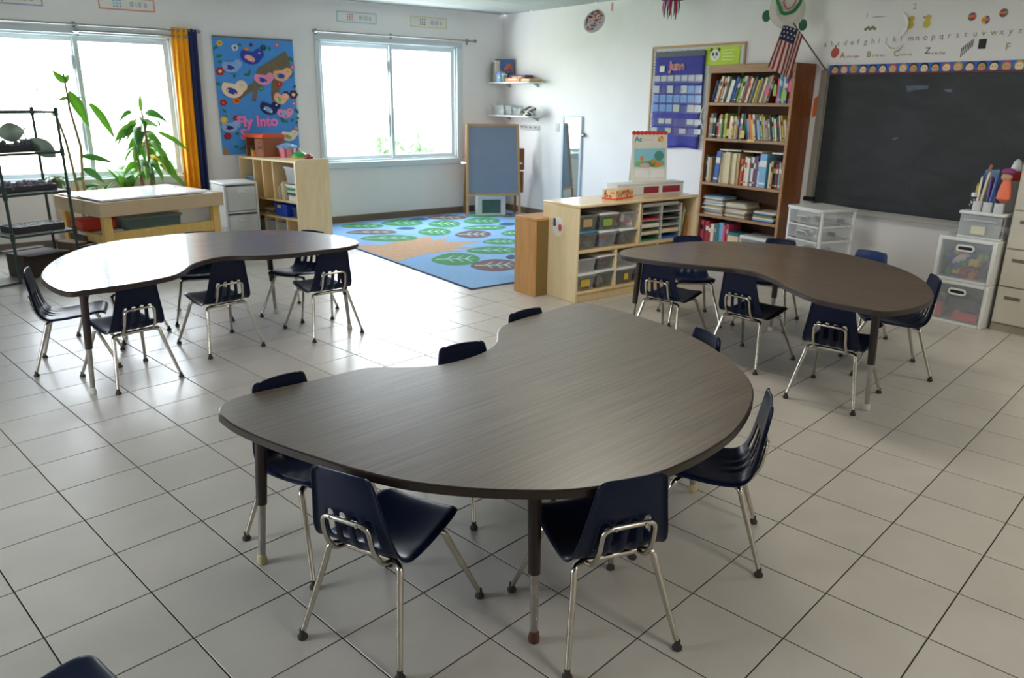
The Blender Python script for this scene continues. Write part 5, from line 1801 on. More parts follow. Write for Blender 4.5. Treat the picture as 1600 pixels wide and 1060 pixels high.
o.location = (-1.96, uy0 + 0.03, 0.4 + OH + 0.0006)
tag(o, 'loose white paper pile on top of the paper organiser', 'paper', 'paper in the organiser')
for k, c in enumerate(('tan', 'cream', 'green', 'orange')):
    book('%s thin book leaning right of the paper organiser' % c, (-1.49 + 0.024 * k, uy0 + 0.05, 0.3995), (0.24, 0.008, 0.26 - 0.03 * k), c, PI / 2, 0.0, 'books beside the organiser', ry=0.0).rotation_euler = (0, 0.20, 0)
for o in [q for q in bpy.data.objects if q.get('group') == 'books beside the organiser']:
    o.rotation_euler = (0, 0, 0)
    c_ = o.data.copy()
    o.data.transform(Matrix.Rotation(0.18, 4, 'Y') @ Matrix.Rotation(PI / 2, 4, 'Z'))
    o.location.z += 0.0025
    o.location.x += 0.0

# on top of it
t = thing('tissue_box', 'peach and white patterned tissue box on the storage shelf', 'box', (-2.194, -4.498, uh + 0.0005), 0.24)
MB().box(0, 0, 0, 0.26, 0.125, 0.072, 0, 0.002).build('carton', mat('tissue_cream', (232, 196, 150), 0.6, vary=0.15, scale=30), t)
MB().box(-0.0012, -0.0012, 0.0, 0.2612, 0.1262, 0.012).build('red_band', mat('tissue_orange_red', (224, 92, 66), 0.6), t)
mb = MB()
rn = random.Random(3)
for k in range(26):
    x, z = rn.uniform(0.02, 0.24), rn.uniform(0.02, 0.062)
    mb.box(x - 0.004, -0.0014, z - 0.010, x + 0.004, 0.0002, z + 0.010, k % 2, 0, None)
for k in range(12):
    y, z = rn.uniform(0.015, 0.11), rn.uniform(0.02, 0.06)
    mb.box(-0.0014, y - 0.006, z - 0.008, 0.0002, y + 0.006, z + 0.008, k % 2)
o = mb.build('printed_pattern', [mat('tissue_orange', (232, 110, 60), 0.6), mat('tissue_brown', (120, 72, 60), 0.6)], t, smooth=False)
o['kind'] = 'stuff'
MB().ell((0.13, 0.062, 0.073), (0.07, 0.03, 0.003), 14, 6).build('slot', M_PAPER, t)
t = thing('white_case', 'white case with dark red window panels behind the tissue box', 'case', (-2.02, -4.335, uh + 0.0005), -0.12)
MB().box(0, 0, 0, 0.70, 0.14, 0.085, 0, 0.002).build('body', mat('case_white', (216, 220, 226), 0.4), t)
for a, b in ((0.02, 0.09), (0.27, 0.43), (0.47, 0.66)):
    MB().box(a, -0.0015, 0.012, b, 0.0005, 0.065).build('red_panel', mat('case_dark_red', (150, 44, 62), 0.4), t)
MB().box(-0.004, -0.004, 0.085, 0.704, 0.144, 0.096, 0, 0.003).build('lid', M_WHITE, t)
t = thing('flip_calendar', 'standing white flip calendar with a red scalloped top on the white case', 'calendar', (-1.80, -4.27, uh + 0.098), -0.32)
Mc = Matrix.Rotation(-0.10, 4, 'X')
MB().box(0, -0.004, 0, 0.325, 0.0, 0.405, 0, 0, Mc).build('page', M_PAPER, t, smooth=False)
mb = MB()
for k in range(9):
    x = 0.018 + k * 0.036
    mb.prism([(x + 0.02 * math.cos(a), 0.395 + 0.017 * math.sin(a)) for a in [i * PI / 6 for i in range(12)]], 0.0042, 0.006, M=Mc @ Matrix.Rotation(PI / 2, 4, 'X'))
mb.build('red_scallop', mat('scallop_red', (216, 54, 50), 0.6), t)


def cal(x0, z0, x1, z1, c, nm):
    MB().box(x0, -0.0052, z0, x1, -0.0041, z1, 0, 0, Mc).build(nm, c, t, smooth=False)


cal(0.02, 0.12, 0.305, 0.27, mat('pic_sky', (140, 206, 226), 0.6), 'picture')
cal(0.03, 0.035, 0.155, 0.10, mat('pic_white', (238, 240, 240), 0.5), 'panel')
cal(0.17, 0.035, 0.30, 0.10, mat('pic_white', (238, 240, 240), 0.5), 'panel')
mb = MB()
for cx, cz, rx, rz, mi in ((0.09, 0.145, 0.10, 0.028, 0), (0.22, 0.150, 0.08, 0.035, 0), (0.25, 0.21, 0.045, 0.04, 1), (0.09, 0.19, 0.016, 0.022, 2), (0.19, 0.165, 0.014, 0.02, 2), (0.12, 0.135, 0.045, 0.016, 3), (0.24, 0.14, 0.03, 0.018, 2)):
    cx = min(max(cx, 0.022 + rx), 0.303 - rx) if rx < 0.13 else cx
    mb.prism([(cx + rx * math.cos(k * PI / 7), cz + rz * math.sin(k * PI / 7)) for k in range(14)], 0.0052, 0.0056 + 0.0001 * mi, mi, Mc @ Matrix.Rotation(PI / 2, 4, 'X'))
mb.build('picture_shapes', [mat('pic_green', (136, 184, 104), 0.6), mat('pic_tree', (80, 150, 140), 0.6), mat('pic_orange', (232, 128, 80), 0.6), mat('pic_pink', (222, 176, 206), 0.6)], t, smooth=False)
text_mesh('lettering', 'Ac', 0.06, mat('letter_teal', (30, 130, 150), 0.6), t, Mc @ Matrix.Translation((0.025, -0.0045, 0.325)) @ Matrix.Rotation(PI / 2, 4, 'X'), 0.0006, 0.001)
cal(0.10, 0.335, 0.19, 0.342, mat('pale_print', (190, 190, 196), 0.7), 'print_line')
cal(0.03, 0.30, 0.17, 0.306, mat('pale_print', (190, 190, 196), 0.7), 'print_line')
mb = MB()
for k in range(5):
    a = k * 2 * PI / 5
    mb.prism([(0.265 + 0.018 * math.cos(a) + 0.014 * math.cos(i * PI / 4), 0.345 + 0.014 * math.sin(a) + 0.012 * math.sin(i * PI / 4)) for i in range(8)], 0.0042, 0.0050 + 0.0001 * k, k % 2, Mc @ Matrix.Rotation(PI / 2, 4, 'X'))
mb.build('printed_flower', [pal('yellow'), pal('orange')], t, smooth=False)
MB().box(0.0, 0.055, 0, 0.325, 0.058, 0.30, 0, 0, Matrix.Rotation(0.12, 4, 'X')).build('rear_stand', M_PAPER, t, smooth=False)
o = MB().prism([(-3.60, 0.0), (-3.735, 0.0), (-3.735, 0.93), (-3.72, 0.93)], 0, 0.008, M=Matrix(((0, 0, 1, -0.10), (1, 0, 0, 0), (0, 1, 0, 0), (0, 0, 0, 1)))).build('leaning_board', mat('pale_blue_sheet', (150, 178, 216), 0.4))
tag(o, 'pale blue tapered board standing against the wall left of the bookcase', 'board')
# ================================================================== bookcase
kx, ky0, ky1, kh = -0.30, -4.69, -3.745, 1.815
KB = [0.10, 0.415, 0.728, 1.150, 1.478]     # upper faces of the shelves
bk = thing('bookcase', 'tall brown wooden bookcase crammed with books against the east wall', 'bookcase', (0, 0, 0))
panel('side_panel', kx, ky0, 0, -0.003, ky0 + 0.028, kh, bk, M_WALN, 0.002)
panel('side_panel', kx, ky1 - 0.028, 0, -0.003, ky1, kh, bk, M_WALN, 0.002)
panel('top', kx + 0.002, ky0 + 0.0285, kh - 0.025, -0.003, ky1 - 0.0285, kh, bk, M_WALN, 0.002)
panel('top_rail', kx - 0.006, ky0 - 0.002, kh - 0.07, kx - 0.0005, ky1 + 0.002, kh + 0.004, bk, M_WALNE, 0.002)
panel('back_panel', -0.012, ky0 + 0.0285, 0.0, -0.004, ky1 - 0.0285, kh - 0.026, bk, mat('bookcase_back', (86, 54, 32), 0.7), 0)
for y in (ky0, ky1 - 0.028):
    panel('edge_strip', kx - 0.004, y, 0, kx - 0.0005, y + 0.028, kh - 0.0705, bk, M_WALNE, 0.001)
for z in KB:
    s = panel('shelf', kx + 0.012, ky0 + 0.0285, z - 0.022, -0.0125, ky1 - 0.0285, z, bk, M_WALN, 0.001)
    panel('shelf_edge', kx - 0.003, ky0 + 0.0285, z - 0.026, kx + 0.0115, ky1 - 0.0285, z, s, M_WALNE, 0.001)
panel('kick_board', kx + 0.02, ky0 + 0.0285, 0, kx + 0.035, ky1 - 0.0285, 0.073, bk, M_WALN, 0.001)
YL, YR = ky1 - 0.030, ky0 + 0.030
bn = random.Random(77)
SHELF_NAME = {4: 'top shelf', 3: 'second shelf', 2: 'third shelf', 0: 'bottom shelf'}


def shelf_run(lev, cols, hmin, hmax, lean, y_start, y_end, dmin=0.15, dmax=0.2, start=0, xf=kx + 0.02, tmin=0.5, bands=True, cnt=None):
    """row of books from y_start (left) to y_end (right) leaning by lean radians (+ = tops to the right)"""
    n = len(cols)
    if cnt is None:
        cnt = n
    wts = [bn.uniform(tmin, 1.6) for _ in cols]
    ca_ = math.cos(lean)
    span = abs(y_end - y_start) - abs(math.sin(lean)) * hmax * 1.0
    tot = sum(wts)
    y = y_start
    z = KB[lev] + 0.0008
    if lean < 0:
        y = y_start - abs(math.sin(lean)) * hmax
    for k, c in enumerate(cols):
        foot = span * wts[k] / tot
        th = foot * ca_ * 0.965
        h = bn.uniform(hmin, hmax)
        d = bn.uniform(dmin, dmax)
        # local y of the book grows to the left: right-hand foot is at y - foot
        lift = th * math.sin(lean) if lean > 0 else 0
        loc = (xf + bn.uniform(0, 0.02), y - foot * 0.985, z)
        rx = lean
        if lean < 0:
            loc = (loc[0], loc[1], z + th * math.sin(-lean))
        b = bn.choice(('white', 'cream', 'yellow', 'black', 'red', 'light blue'))
        thick = 'slim' if th < 0.014 else ('thin' if th < 0.022 else ('thick' if th > 0.034 else 'medium'))
        book('%s %s book, %s from the left on the bookcase %s' % (thick, c, ORDS[start + k], SHELF_NAME[lev]), loc, (d, th, h), c, 0, rx,
             'books on the bookcase ' + SHELF_NAME[lev], b if bands and bn.random() < 0.6 and b != c else None)
        y -= foot
    return start + n


A = 'navy blue light blue|tan|cream|green|white|white|tan|grey|dark green|cream|blue|light blue|white|dark green|lime|white|grey|brown|orange|red|white|cream|black|grey|blue|navy|lime|tan'.split('|')
top_cols = ['navy', 'light blue', 'tan', 'cream', 'orange', 'white', 'green', 'white', 'grey', 'dark green', 'cream', 'white', 'light blue', 'blue', 'grey', 'dark green', 'lime', 'lime', 'white', 'grey', 'brown', 'red', 'white', 'cream', 'black', 'tan', 'teal', 'navy', 'yellow', 'lime', 'tan', 'brown', 'cream', 'grey', 'tan', 'brown']
i0 = shelf_run(4, top_cols, 0.20, 0.245, 0.26, YL, YR + 0.19, start=0)
i0 = shelf_run(4, ['pink', 'light blue', 'teal', 'white', 'blue', 'purple', 'pink'], 0.20, 0.25, 0.02, YR + 0.17, YR + 0.01, start=i0)
c2 = ['white', 'grey', 'black', 'brown', 'pink', 'tan', 'green', 'dark green', 'lime', 'maroon', 'red', 'white', 'yellow', 'cream', 'tan', 'brown', 'white', 'grey', 'dark green']
i0 = shelf_run(3, c2, 0.17, 0.235, 0.02, YL, YL - 0.42, start=0)
c2 = ['teal', 'light blue', 'orange', 'yellow', 'white', 'navy', 'white', 'light blue', 'cream', 'lime', 'tan', 'grey', 'grey', 'black', 'white', 'green', 'white', 'dark green', 'cream', 'white', 'grey', 'yellow', 'cream']
i0 = shelf_run(3, c2, 0.17, 0.235, -0.20, YL - 0.40, YR + 0.005, start=i0)
c3 = ['teal', 'white', 'tan']
i0 = shelf_run(2, c3, 0.22, 0.26, 0.0, YL, YL - 0.075, start=0, tmin=0.9)
book('fat royal blue binder leaning left on the third shelf of the bookcase', (kx + 0.015, YL - 0.164, KB[2] + 0.0008), (0.22, 0.05, 0.30), 'blue', 0, 0.09, 'binders in the bookcase', 'white', 'white', 'binder')
i0 = shelf_run(2, ['cream'] * 6 + ['tan'], 0.285, 0.30, 0.0, YL - 0.165, YL - 0.40, start=4, tmin=1.1, bands=False, dmin=0.19, dmax=0.21)
i0 = shelf_run(2, ['orange', 'red', 'crimson', 'cream', 'white', 'light blue', 'white', 'maroon', 'purple', 'white'], 0.22, 0.28, 0.02, YL - 0.405, YL - 0.635, start=i0)
book('fat sky blue binder standing on the third shelf of the bookcase', (kx + 0.012, YL - 0.712, KB[2] + 0.0008), (0.22, 0.072, 0.305), 'light blue', 0, 0.0, 'binders in the bookcase', 'white', 'white', 'binder')
i0 = shelf_run(2, ['teal', 'cream', 'tan', 'black', 'brown', 'maroon', 'red', 'light blue', 'green', 'orange'], 0.22, 0.27, 0.0, YL - 0.716, YR + 0.004, start=i0 + 1)
# flat books lying over the row on the third shelf
for k, (y, w, c, z) in enumerate(((YL - 0.155, 0.28, 'white', 0.309), (YL - 0.40, 0.24, 'cream', 0.309), (YL - 0.745, 0.15, 'white', 0.309))):
    o = MB().box(0, -w, 0, 0.19, 0, 0.012, 0, 0.001).build('book', pal(c), smooth=False)
    o.location = (kx + 0.03, y, KB[2] + z + 0.001)
    tag(o, '%s flat book lying on the books of the third shelf, %s from the left' % (c, ORDS[k]), 'book', 'flat books on the bookcase third shelf')
# paper piles on the fourth shelf
for q, (ya, n, cs) in enumerate(((YL - 0.015, 15, ('white', 'tan', 'grey', 'white', 'light blue')), (YL - 0.28, 13, ('cream', 'white', 'grey', 'tan', 'white')), (YL - 0.60, 9, ('purple', 'light blue', 'white', 'tan', 'yellow', 'green')))):
    z = KB[1] + 0.0008
    for k in range(n):
        w, h, d = bn.uniform(0.21, 0.255), bn.uniform(0.006, 0.014), bn.uniform(0.19, 0.23)
        c = cs[k % len(cs)]
        o = MB().box(-d / 2, -w / 2, 0, d / 2, w / 2, h, 0, 0.0008).build('magazine', pal(c), smooth=False)
        o.location = (kx + 0.135 + bn.uniform(-0.012, 0.012), ya - 0.125 + bn.uniform(-0.012, 0.012), z)
        o.rotation_euler = (0, 0, bn.uniform(-0.06, 0.06))
        z += h + 0.0006
        tag(o, '%s magazine, %s from the bottom of the %s pile on the fourth shelf' % (c, ORDS[k], ('left', 'middle', 'right')[q]), 'magazine', 'magazine piles on the bookcase')
# bottom shelf: binders, green tissue carton, white drawer box
i0 = shelf_run(0, ['pink', 'crimson', 'red', 'red', 'white', 'grey', 'teal', 'light blue', 'light blue', 'pink', 'pink'], 0.215, 0.25, 0.0, YL, YL - 0.34, start=0, tmin=0.8, dmin=0.19, dmax=0.21)
t = thing('carton', 'cream and teal carton on the bottom shelf of the bookcase', 'box', (kx + 0.02, YL - 0.475, KB[0] + 0.0008))
MB().box(0, 0, 0, 0.16, 0.125, 0.14, 0, 0.002).build('body', pal('cream'), t)
MB().box(-0.001, -0.001, 0.14, 0.161, 0.126, 0.17, 0, 0.002).build('lid', pal('teal'), t)
t = thing('drawer_box', 'low white plastic box with a clear curved front on the bottom shelf', 'box', (kx + 0.005, YL - 0.86, KB[0] + 0.0008))
MB().box(0.01, 0, 0, 0.25, 0.36, 0.02, 0, 0.004).box(0.0, -0.003, 0.13, 0.25, 0.363, 0.165, 0, 0.008).box(0.01, 0, 0.02, 0.25, 0.015, 0.13).box(0.01, 0.345, 0.02, 0.25, 0.36, 0.13).build('shell', M_WHITE, t)
MB().box(0.0, 0.016, 0.022, 0.2, 0.344, 0.128, 0, 0.01).build('front', M_FROST, t)
# paper slips and tags sticking out of the rows
for k, (y, z, w, h, c, lab) in enumerate(((-4.60, 1.50, 0.05, 0.09, 'lime', 'lime green tag hanging at the right end of the top shelf'), (-4.42, 1.545, 0.035, 0.075, 'pink', 'pink paper slip on the book row of the top shelf'), (-4.50, 1.54, 0.03, 0.10, 'lime', 'olive paper slip on the book row of the top shelf'),
                                           (-4.65, 1.575, 0.03, 0.10, 'pink', 'hot pink paper slip at the right end of the top shelf'), (-4.20, 1.165, 0.045, 0.07, 'yellow', 'yellow sticky note on the second shelf books, centre'), (-4.03, 1.175, 0.03, 0.07, 'yellow', 'yellow sticky note on the second shelf books, further left'), (-4.30, 1.135, 0.075, 0.022, 'yellow', 'yellow label on the front edge of the second shelf'))):
    o = MB().prism([(-w / 2, 0), (w / 2, 0), (w / 2, h * 0.8), (w * 0.3, h), (-w * 0.3, h), (-w / 2, h * 0.8)], 0, 0.0012, M=Matrix.Translation((kx - 0.0045, y, z)) @ Matrix.Rotation(-PI / 2, 4, 'Z') @ Matrix.Rotation(PI / 2, 4, 'X')).build('paper_slip', pal(c), smooth=False)
    tag(o, lab, 'paper', 'paper slips on the bookcase')
# white cord beside it
o = MB().tube(fillet([(-0.31, -3.735, 1.44), (-0.31, -3.70, 1.40), (-0.31, -3.69, 1.32), (-0.31, -3.735, 1.24)], 0.05, 6), 0.005, 6).build('cord', M_WHITE)
tag(o, 'white cord looping out at the left edge of the bookcase', 'cord')

# ================================================================== bulletin board with pocket calendar (east wall)
bb_ = thing('bulletin_board', 'wood-framed bulletin board with a letter border behind the pocket calendar', 'board', (0, 0, 0))
ya, yb_, za, zb = -2.715, -3.925, 1.10, 2.035
e = 0.022
MB().box(-0.006, yb_ + e, za + e, -0.001, ya - e, zb - e).build('backing', mat('board_white', (206, 214, 216), 0.8), bb_)
for x in ((yb_, zb - e, ya, zb), (yb_, za, ya, za + e), (yb_, za + e, yb_ + e, zb - e), (ya - e, za + e, ya, zb - e)):
    MB().box(-0.016, x[0], x[1], -0.001, x[2], x[3], 0, 0.003).build('frame_rail', M_BEECH, bb_)
mb = MB()
for k in range(30):
    z = za + 0.05 + k * 0.03
    s = 0.007 + 0.003 * (k % 3)
    mb.box(-0.0072, ya - 0.05 - s, z - 0.008, -0.006, ya - 0.05 + s, z + 0.008, k % 3)
for k in range(34):
    y = ya - 0.06 - k * 0.032
    s = 0.006 + 0.003 * (k % 3)
    mb.box(-0.0072, y - s, zb - 0.065, -0.006, y + s, zb - 0.048, k % 3)
mb.build('letter_border', [mat('print_grey_blue', (110, 120, 140), 0.7), mat('print_dull_red', (170, 96, 90), 0.7), mat('print_grey', (120, 120, 120), 0.7)], bb_, smooth=False)
t = thing('panda_sign', 'lime green sign with a panda face above the bookcase', 'sign', (0, 0, 0))
MB().box(-0.012, -3.86, 1.83, -0.0075, -3.44, 2.005, 0, 0.001).build('card', mat('panda_lime', (186, 214, 60), 0.7), t)
mb = MB()


def disc(mb, y, z, ry, rz, x, mi, n=14):
    P = [(x, y + ry * math.cos(2 * PI * k / n), z + rz * math.sin(2 * PI * k / n)) for k in range(n)]
    mb.poly(P, mi)
    mb.poly([(x + 0.0006, p[1], p[2]) for p in P][::-1], mi)


disc(mb, -3.56, 1.925, 0.06, 0.055, -0.0128, 0)
for s in (-1, 1):
    disc(mb, -3.56 + s * 0.045, 1.975, 0.02, 0.02, -0.0126, 1)
    disc(mb, -3.56 + s * 0.022, 1.935, 0.015, 0.018, -0.0134, 1)
disc(mb, -3.56, 1.905, 0.010, 0.007, -0.0136, 1)
mb.build('panda_face', [M_PAPER, M_BLACK], t, smooth=False)
mb = MB()
for k in range(4):
    mb.box(-0.0128, -3.80 + 0.02 * (k % 2), 1.965 - 0.03 * k, -0.0119, -3.65, 1.973 - 0.03 * k)
mb.build('print_lines', mat('panda_print', (226, 240, 170), 0.7), t, smooth=False)
pc_ = thing('pocket_calendar', 'navy hanging pocket calendar headed June beside the bookcase', 'calendar', (0, 0, 0))


def pk(a, b):
    """calendar layout: a across 165..600, b down 150..1010 -> y, z on the east wall"""
    t = (b - 150) / 860.0
    s = (a - 165) / (435 - 45 * t)
    return -2.79 - 0.665 * s, 1.965 - 0.955 * t


CX = -0.03
mb = MB()
rows_ = 24
for j in range(rows_):
    pass
g = []
for j in range(rows_ + 1):
    t_ = j / rows_
    row = []
    for i in range(17):
        y = -2.79 - (0.665 - 0.0 * t_) * i / 16
        wv = 0.004 * math.sin(i * 1.1 + 2 * t_) * t_ + (0.006 * math.sin(i * 0.9 + 9 * t_) if t_ > 0.88 else 0)
        row.append(mb.bm.verts.new((CX + wv, y, 1.965 - 0.955 * t_ - 0.01 * t_ * math.sin(i * 0.4))))
    g.append(row)
for j in range(rows_):
    for i in range(16):
        mb.bm.faces.new((g[j][i], g[j + 1][i], g[j + 1][i + 1], g[j][i + 1])).material_index = 0
o = mb.build('cloth', mat('calendar_navy', (38, 44, 140), 0.7, vary=0.12, scale=14, bump=0.1), pc_)
o.modifiers.new('thickness', 'SOLIDIFY').thickness = 0.003
MB().box(CX - 0.008, -3.455, 1.925, CX + 0.004, -2.79, 1.975, 0, 0.002).build('header_bar', mat('header_grey', (70, 74, 92), 0.5), pc_)
M_POCK = clear_mat('pocket_film', (170, 186, 226), 0.07, 0.1, 0.10)
CARDC = {'w': mat('card_white', (214, 218, 210), 0.5), 'b': mat('card_blue', (96, 160, 226), 0.5), 'y': mat('card_pale_yellow', (216, 216, 180), 0.5)}
rows = [(375, 'wwwwwww', 52), (475, 'w.w.wbb', 62), (560, 'bbbbbbb', 66), (645, 'bbby.ww', 62), (765, '.yy..ww', 46), (850, 'w.y.w.w', 46)]
for b, pat, hh in rows:
    for k, ch in enumerate(pat):
        if ch == '.':
            continue
        a0 = 168 + k * 60
        (y0, zt_), (y1, zb_) = pk(a0, b - hh / 2), pk(a0 + 50, b + hh / 2)
        MB().box(CX - 0.009, y1, zb_, CX - 0.007, y0, zt_).build('card', CARDC[ch], pc_, smooth=False)['label'] = {'w': 'white card', 'b': 'light blue date card', 'y': 'pale yellow card'}[ch]
    (y0, zt_), (y1, zb_) = pk(160, b - 26), pk(590, b + 44)
    MB().box(CX - 0.0115, -3.45, zb_, CX - 0.0105, -2.795, zt_).build('pocket', M_POCK, pc_, smooth=False)
(y0, zt_), (y1, zb_) = pk(212, 262), pk(255, 316)
MB().box(CX - 0.009, y1, zb_, CX - 0.007, y0, zt_).build('card', CARDC['y'], pc_, smooth=False)
y, z = pk(300, 300)
text_mesh('lettering', 'June', 0.115, mat('june_outline', (206, 178, 150), 0.7), pc_, on_east(y, z, CX - 0.008), 0.001, 0.006)
text_mesh('lettering', 'June', 0.115, mat('june_pink', (206, 110, 120), 0.7), pc_, on_east(y, z, CX - 0.011), 0.001, 0.000)
y, z = pk(405, 495)
text_mesh('lettering', '1', 0.05, M_BLACK, pc_, on_east(y - 0.005, z, CX - 0.0125), 0.0004)

# ================================================================== drawer cart, bins, cabinet
DA = math.radians(-15)
dc = thing('drawer_cart', 'white five-drawer plastic cart in front of the chalkboard beside the bookcase', 'drawers', (-0.60, -4.975, 0), DA)
# local frame: x runs back to the wall, y runs left; front on x = 0
Wd, Dd, Hd = 0.40, 0.36, 0.655
mb = MB()
for y in (-Wd, -0.022):
    for x in (0, Dd - 0.022):
        mb.box(x, y, 0, x + 0.022, y + 0.022, Hd - 0.02, 0, 0.003)
nd = 5
hd = (Hd - 0.03) / nd
for k in range(nd + 1):
    z = 0.005 + k * hd
    mb.box(0.022, -Wd, z, Dd - 0.022, -Wd + 0.018, z + 0.016).box(0.022, -0.018, z, Dd - 0.022, 0, z + 0.016).box(Dd - 0.02, -Wd + 0.022, z, Dd, -0.022, z + 0.016)
mb.build('frame', M_WHITE, dc)
MB().box(-0.012, -Wd - 0.008, Hd - 0.022, Dd + 0.006, 0.008, Hd, 0, 0.008).build('top', M_WHITE, dc)
rn = random.Random(9)
for k in range(nd):
    z = 0.024 + k * hd
    d = MB().box(-0.010, -Wd + 0.024, z, Dd - 0.03, -0.024, z + hd - 0.022, 0, 0.008).build('drawer', M_FROST, dc)
    MB().box(-0.018, -Wd + 0.02, z + hd - 0.024, 0.004, -0.02, z + hd - 0.010, 0, 0.004).build('rim', M_WHITE, d)
    MB().tube(fillet([(-0.012, -Wd * 0.68, z + hd * 0.28), (-0.024, -Wd * 0.64, z + hd * 0.50), (-0.024, -Wd * 0.36, z + hd * 0.50), (-0.012, -Wd * 0.32, z + hd * 0.28)], 0.02, 4), 0.006, 6).build('handle', clear_mat('clear_handle', (226, 230, 232), 0.5, 0.1, 0.15), d)
    mb = MB()
    for q in range(10):
        s = rn.uniform(0.015, 0.035)
        M = Matrix.Translation((rn.uniform(0.03, Dd - 0.08), rn.uniform(-Wd + 0.06, -0.06), z + 0.012 + s * 0.5)) @ Matrix.Rotation(rn.uniform(0, 3), 4, 'Z')
        mb.box(-s, -s, -s * 0.5, s, s, s * 0.5, q % 3, 0.002, M)
    o = mb.build('contents', [pal('white'), pal('grey'), pal('brown') if k % 2 else pal('dark green')], d, smooth=False)
    o['kind'] = 'stuff'


def big_bin(label, y0, y1, z0, z1, x0, x1, cont, seed):
    t = thing('drawer_bin', label, 'drawers', (0, 0, 0), 0, 'stacked see-through drawers')
    mb = MB()
    e = 0.026
    mb.box(x0, y0, z0, x1, y0 + e, z1, 0, 0.005).box(x0, y1 - e, z0, x1, y1, z1, 0, 0.005)
    mb.box(x0, y0 + e, z0, x1, y1 - e, z0 + 0.02, 0, 0.003).box(x0, y0 + e, z1 - 0.024, x1, y1 - e, z1, 0, 0.003).box(x1 - 0.012, y0 + e, z0 + 0.02, x1, y1 - e, z1 - 0.024)
    mb.build('frame', M_WHITE, t)
    d = MB().box(x0 - 0.006, y0 + e + 0.001, z0 + 0.021, x0 + 0.006, y1 - e - 0.001, z1 - 0.025, 0, 0.003).build('drawer_front', clear_mat('misty_front', (214, 222, 230), 0.17, 0.3, 0.08), t)
    yc, zc = (y0 + y1) / 2 - 0.0, z1 - 0.068
    P = [(x0 - 0.010, yc + 0.036 * math.copysign(1, math.cos(a)) + 0.018 * math.cos(a), zc + 0.018 * math.sin(a)) for a in [k * PI / 10 + 0.01 for k in range(20)]]
    MB().tube(P, 0.007, 6, closed=True).build('handle_ring', M_WHITE, d)
    MB().prism([(p[1], p[2]) for p in P], 0, 0.002, M=Matrix(((0, 0, 1, x0 - 0.0085), (1, 0, 0, 0), (0, 1, 0, 0), (0, 0, 0, 1)))).build('handle_slot', M_BLACK, d)
    rn = random.Random(seed)
    for c, n, boxes in cont:
        mb = MB()
        for q in range(n):
            s = rn.uniform(0.025, 0.05)
            y, z, x = rn.uniform(y0 + 0.075, y1 - 0.075), rn.uniform(z0 + 0.05, z0 + 0.20), rn.uniform(x0 + 0.05, x0 + 0.10)
            M = Matrix.Translation((x, y, z)) @ Matrix.Rotation(rn.uniform(0, 3), 4, (rn.uniform(-1, 1), rn.uniform(-1, 1), rn.uniform(-1, 1)))
            if boxes:
                mb.box(-s, -s * 0.6, -s * 0.5, s, s * 0.6, s * 0.5, 0, 0.004, M)
            else:
                mb.ell((0, 0, 0), (s, s * 0.7, s * 0.6), 8, 6, 0, M)
        o = mb.build('contents', pal(c), t)
        o['kind'] = 'stuff'
    return t


bx0_, by0_, by1_ = -0.81, -6.715, -6.335
t = big_bin('lower white-framed see-through drawer with black and red things inside', by0_, by1_, 0.0, 0.302, bx0_, -0.40, [('grey', 5, True)], 1)
MB().box(bx0_ + 0.02, by0_ + 0.045, 0.03, bx0_ + 0.08, by0_ + 0.21, 0.085, 0, 0.004).box(bx0_ + 0.02, by1_ - 0.09, 0.03, bx0_ + 0.07, by1_ - 0.04, 0.13, 0, 0.004).build('red_blocks', mat('bin_red', (220, 62, 52), 0.4), t)
MB().box(bx0_ + 0.03, by0_ + 0.05, 0.09, bx0_ + 0.12, by1_ - 0.10, 0.20, 0, 0.02).build('dark_bag', mat('bin_dark', (56, 60, 66), 0.6), t)
big_bin('upper white-framed see-through drawer full of colourful toys', by0_, by1_, 0.304, 0.608, bx0_, -0.40, [('green', 7, False), ('lime', 6, False), ('yellow', 6, True), ('red', 6, False), ('blue', 7, True), ('white', 5, False), ('pink', 4, True), ('purple', 5, False), ('orange', 4, True)], 2)
dx0, dy0, dy1, dz0, dz1 = -0.765, -6.705, -6.425, 0.6095, 0.79
t = thing('mini_storage_unit', 'small clear plastic drawer standing on top of the two stacked drawers', 'drawers', (0, 0, 0))
MB().box(dx0 + 0.01, dy0, dz0, -0.45, dy1, dz0 + 0.012, 0, 0.003).box(dx0 - 0.008, dy0 - 0.006, dz1 - 0.022, -0.44, dy1 + 0.006, dz1, 0, 0.007).build('shell', M_WHITE, t)
MB().box(dx0 + 0.02, dy0, dz0 + 0.012, -0.45, dy0 + 0.004, dz1 - 0.023).box(dx0 + 0.02, dy1 - 0.004, dz0 + 0.012, -0.45, dy1, dz1 - 0.023).build('side_wall', M_FROST, t)
d = MB().box(dx0, dy0 + 0.006, dz0 + 0.014, dx0 + 0.012, dy1 - 0.006, dz1 - 0.024, 0, 0.005).build('drawer', M_FROST, t)
MB().box(dx0 - 0.002, dy0 + 0.10, dz0 + 0.03, dx0 - 0.0005, dy0 + 0.19, dz0 + 0.085).build('paper_label', mat('label_cream', (206, 204, 180), 0.7), d)
MB().box(dx0 - 0.014, dy0 + 0.03, dz1 - 0.066, dx0, dy1 - 0.03, dz1 - 0.052, 0, 0.005).build('handle', clear_mat('clear_handle', (226, 230, 232), 0.5, 0.1, 0.15), d)
mb = MB()
rn = random.Random(4)
for q in range(14):
    s = rn.uniform(0.015, 0.03)
    mb.box(-s, -s, -s * 0.4, s, s, s * 0.4, q % 3, 0.003, Matrix.Translation((dx0 + rn.uniform(0.05, 0.2), rn.uniform(dy0 + 0.05, dy1 - 0.05), dz0 + rn.uniform(0.03, 0.06))) @ Matrix.Rotation(rn.uniform(0, 3), 4, 'Z'))
o = mb.build('contents', [pal('grey'), pal('green'), pal('white')], t, smooth=False)
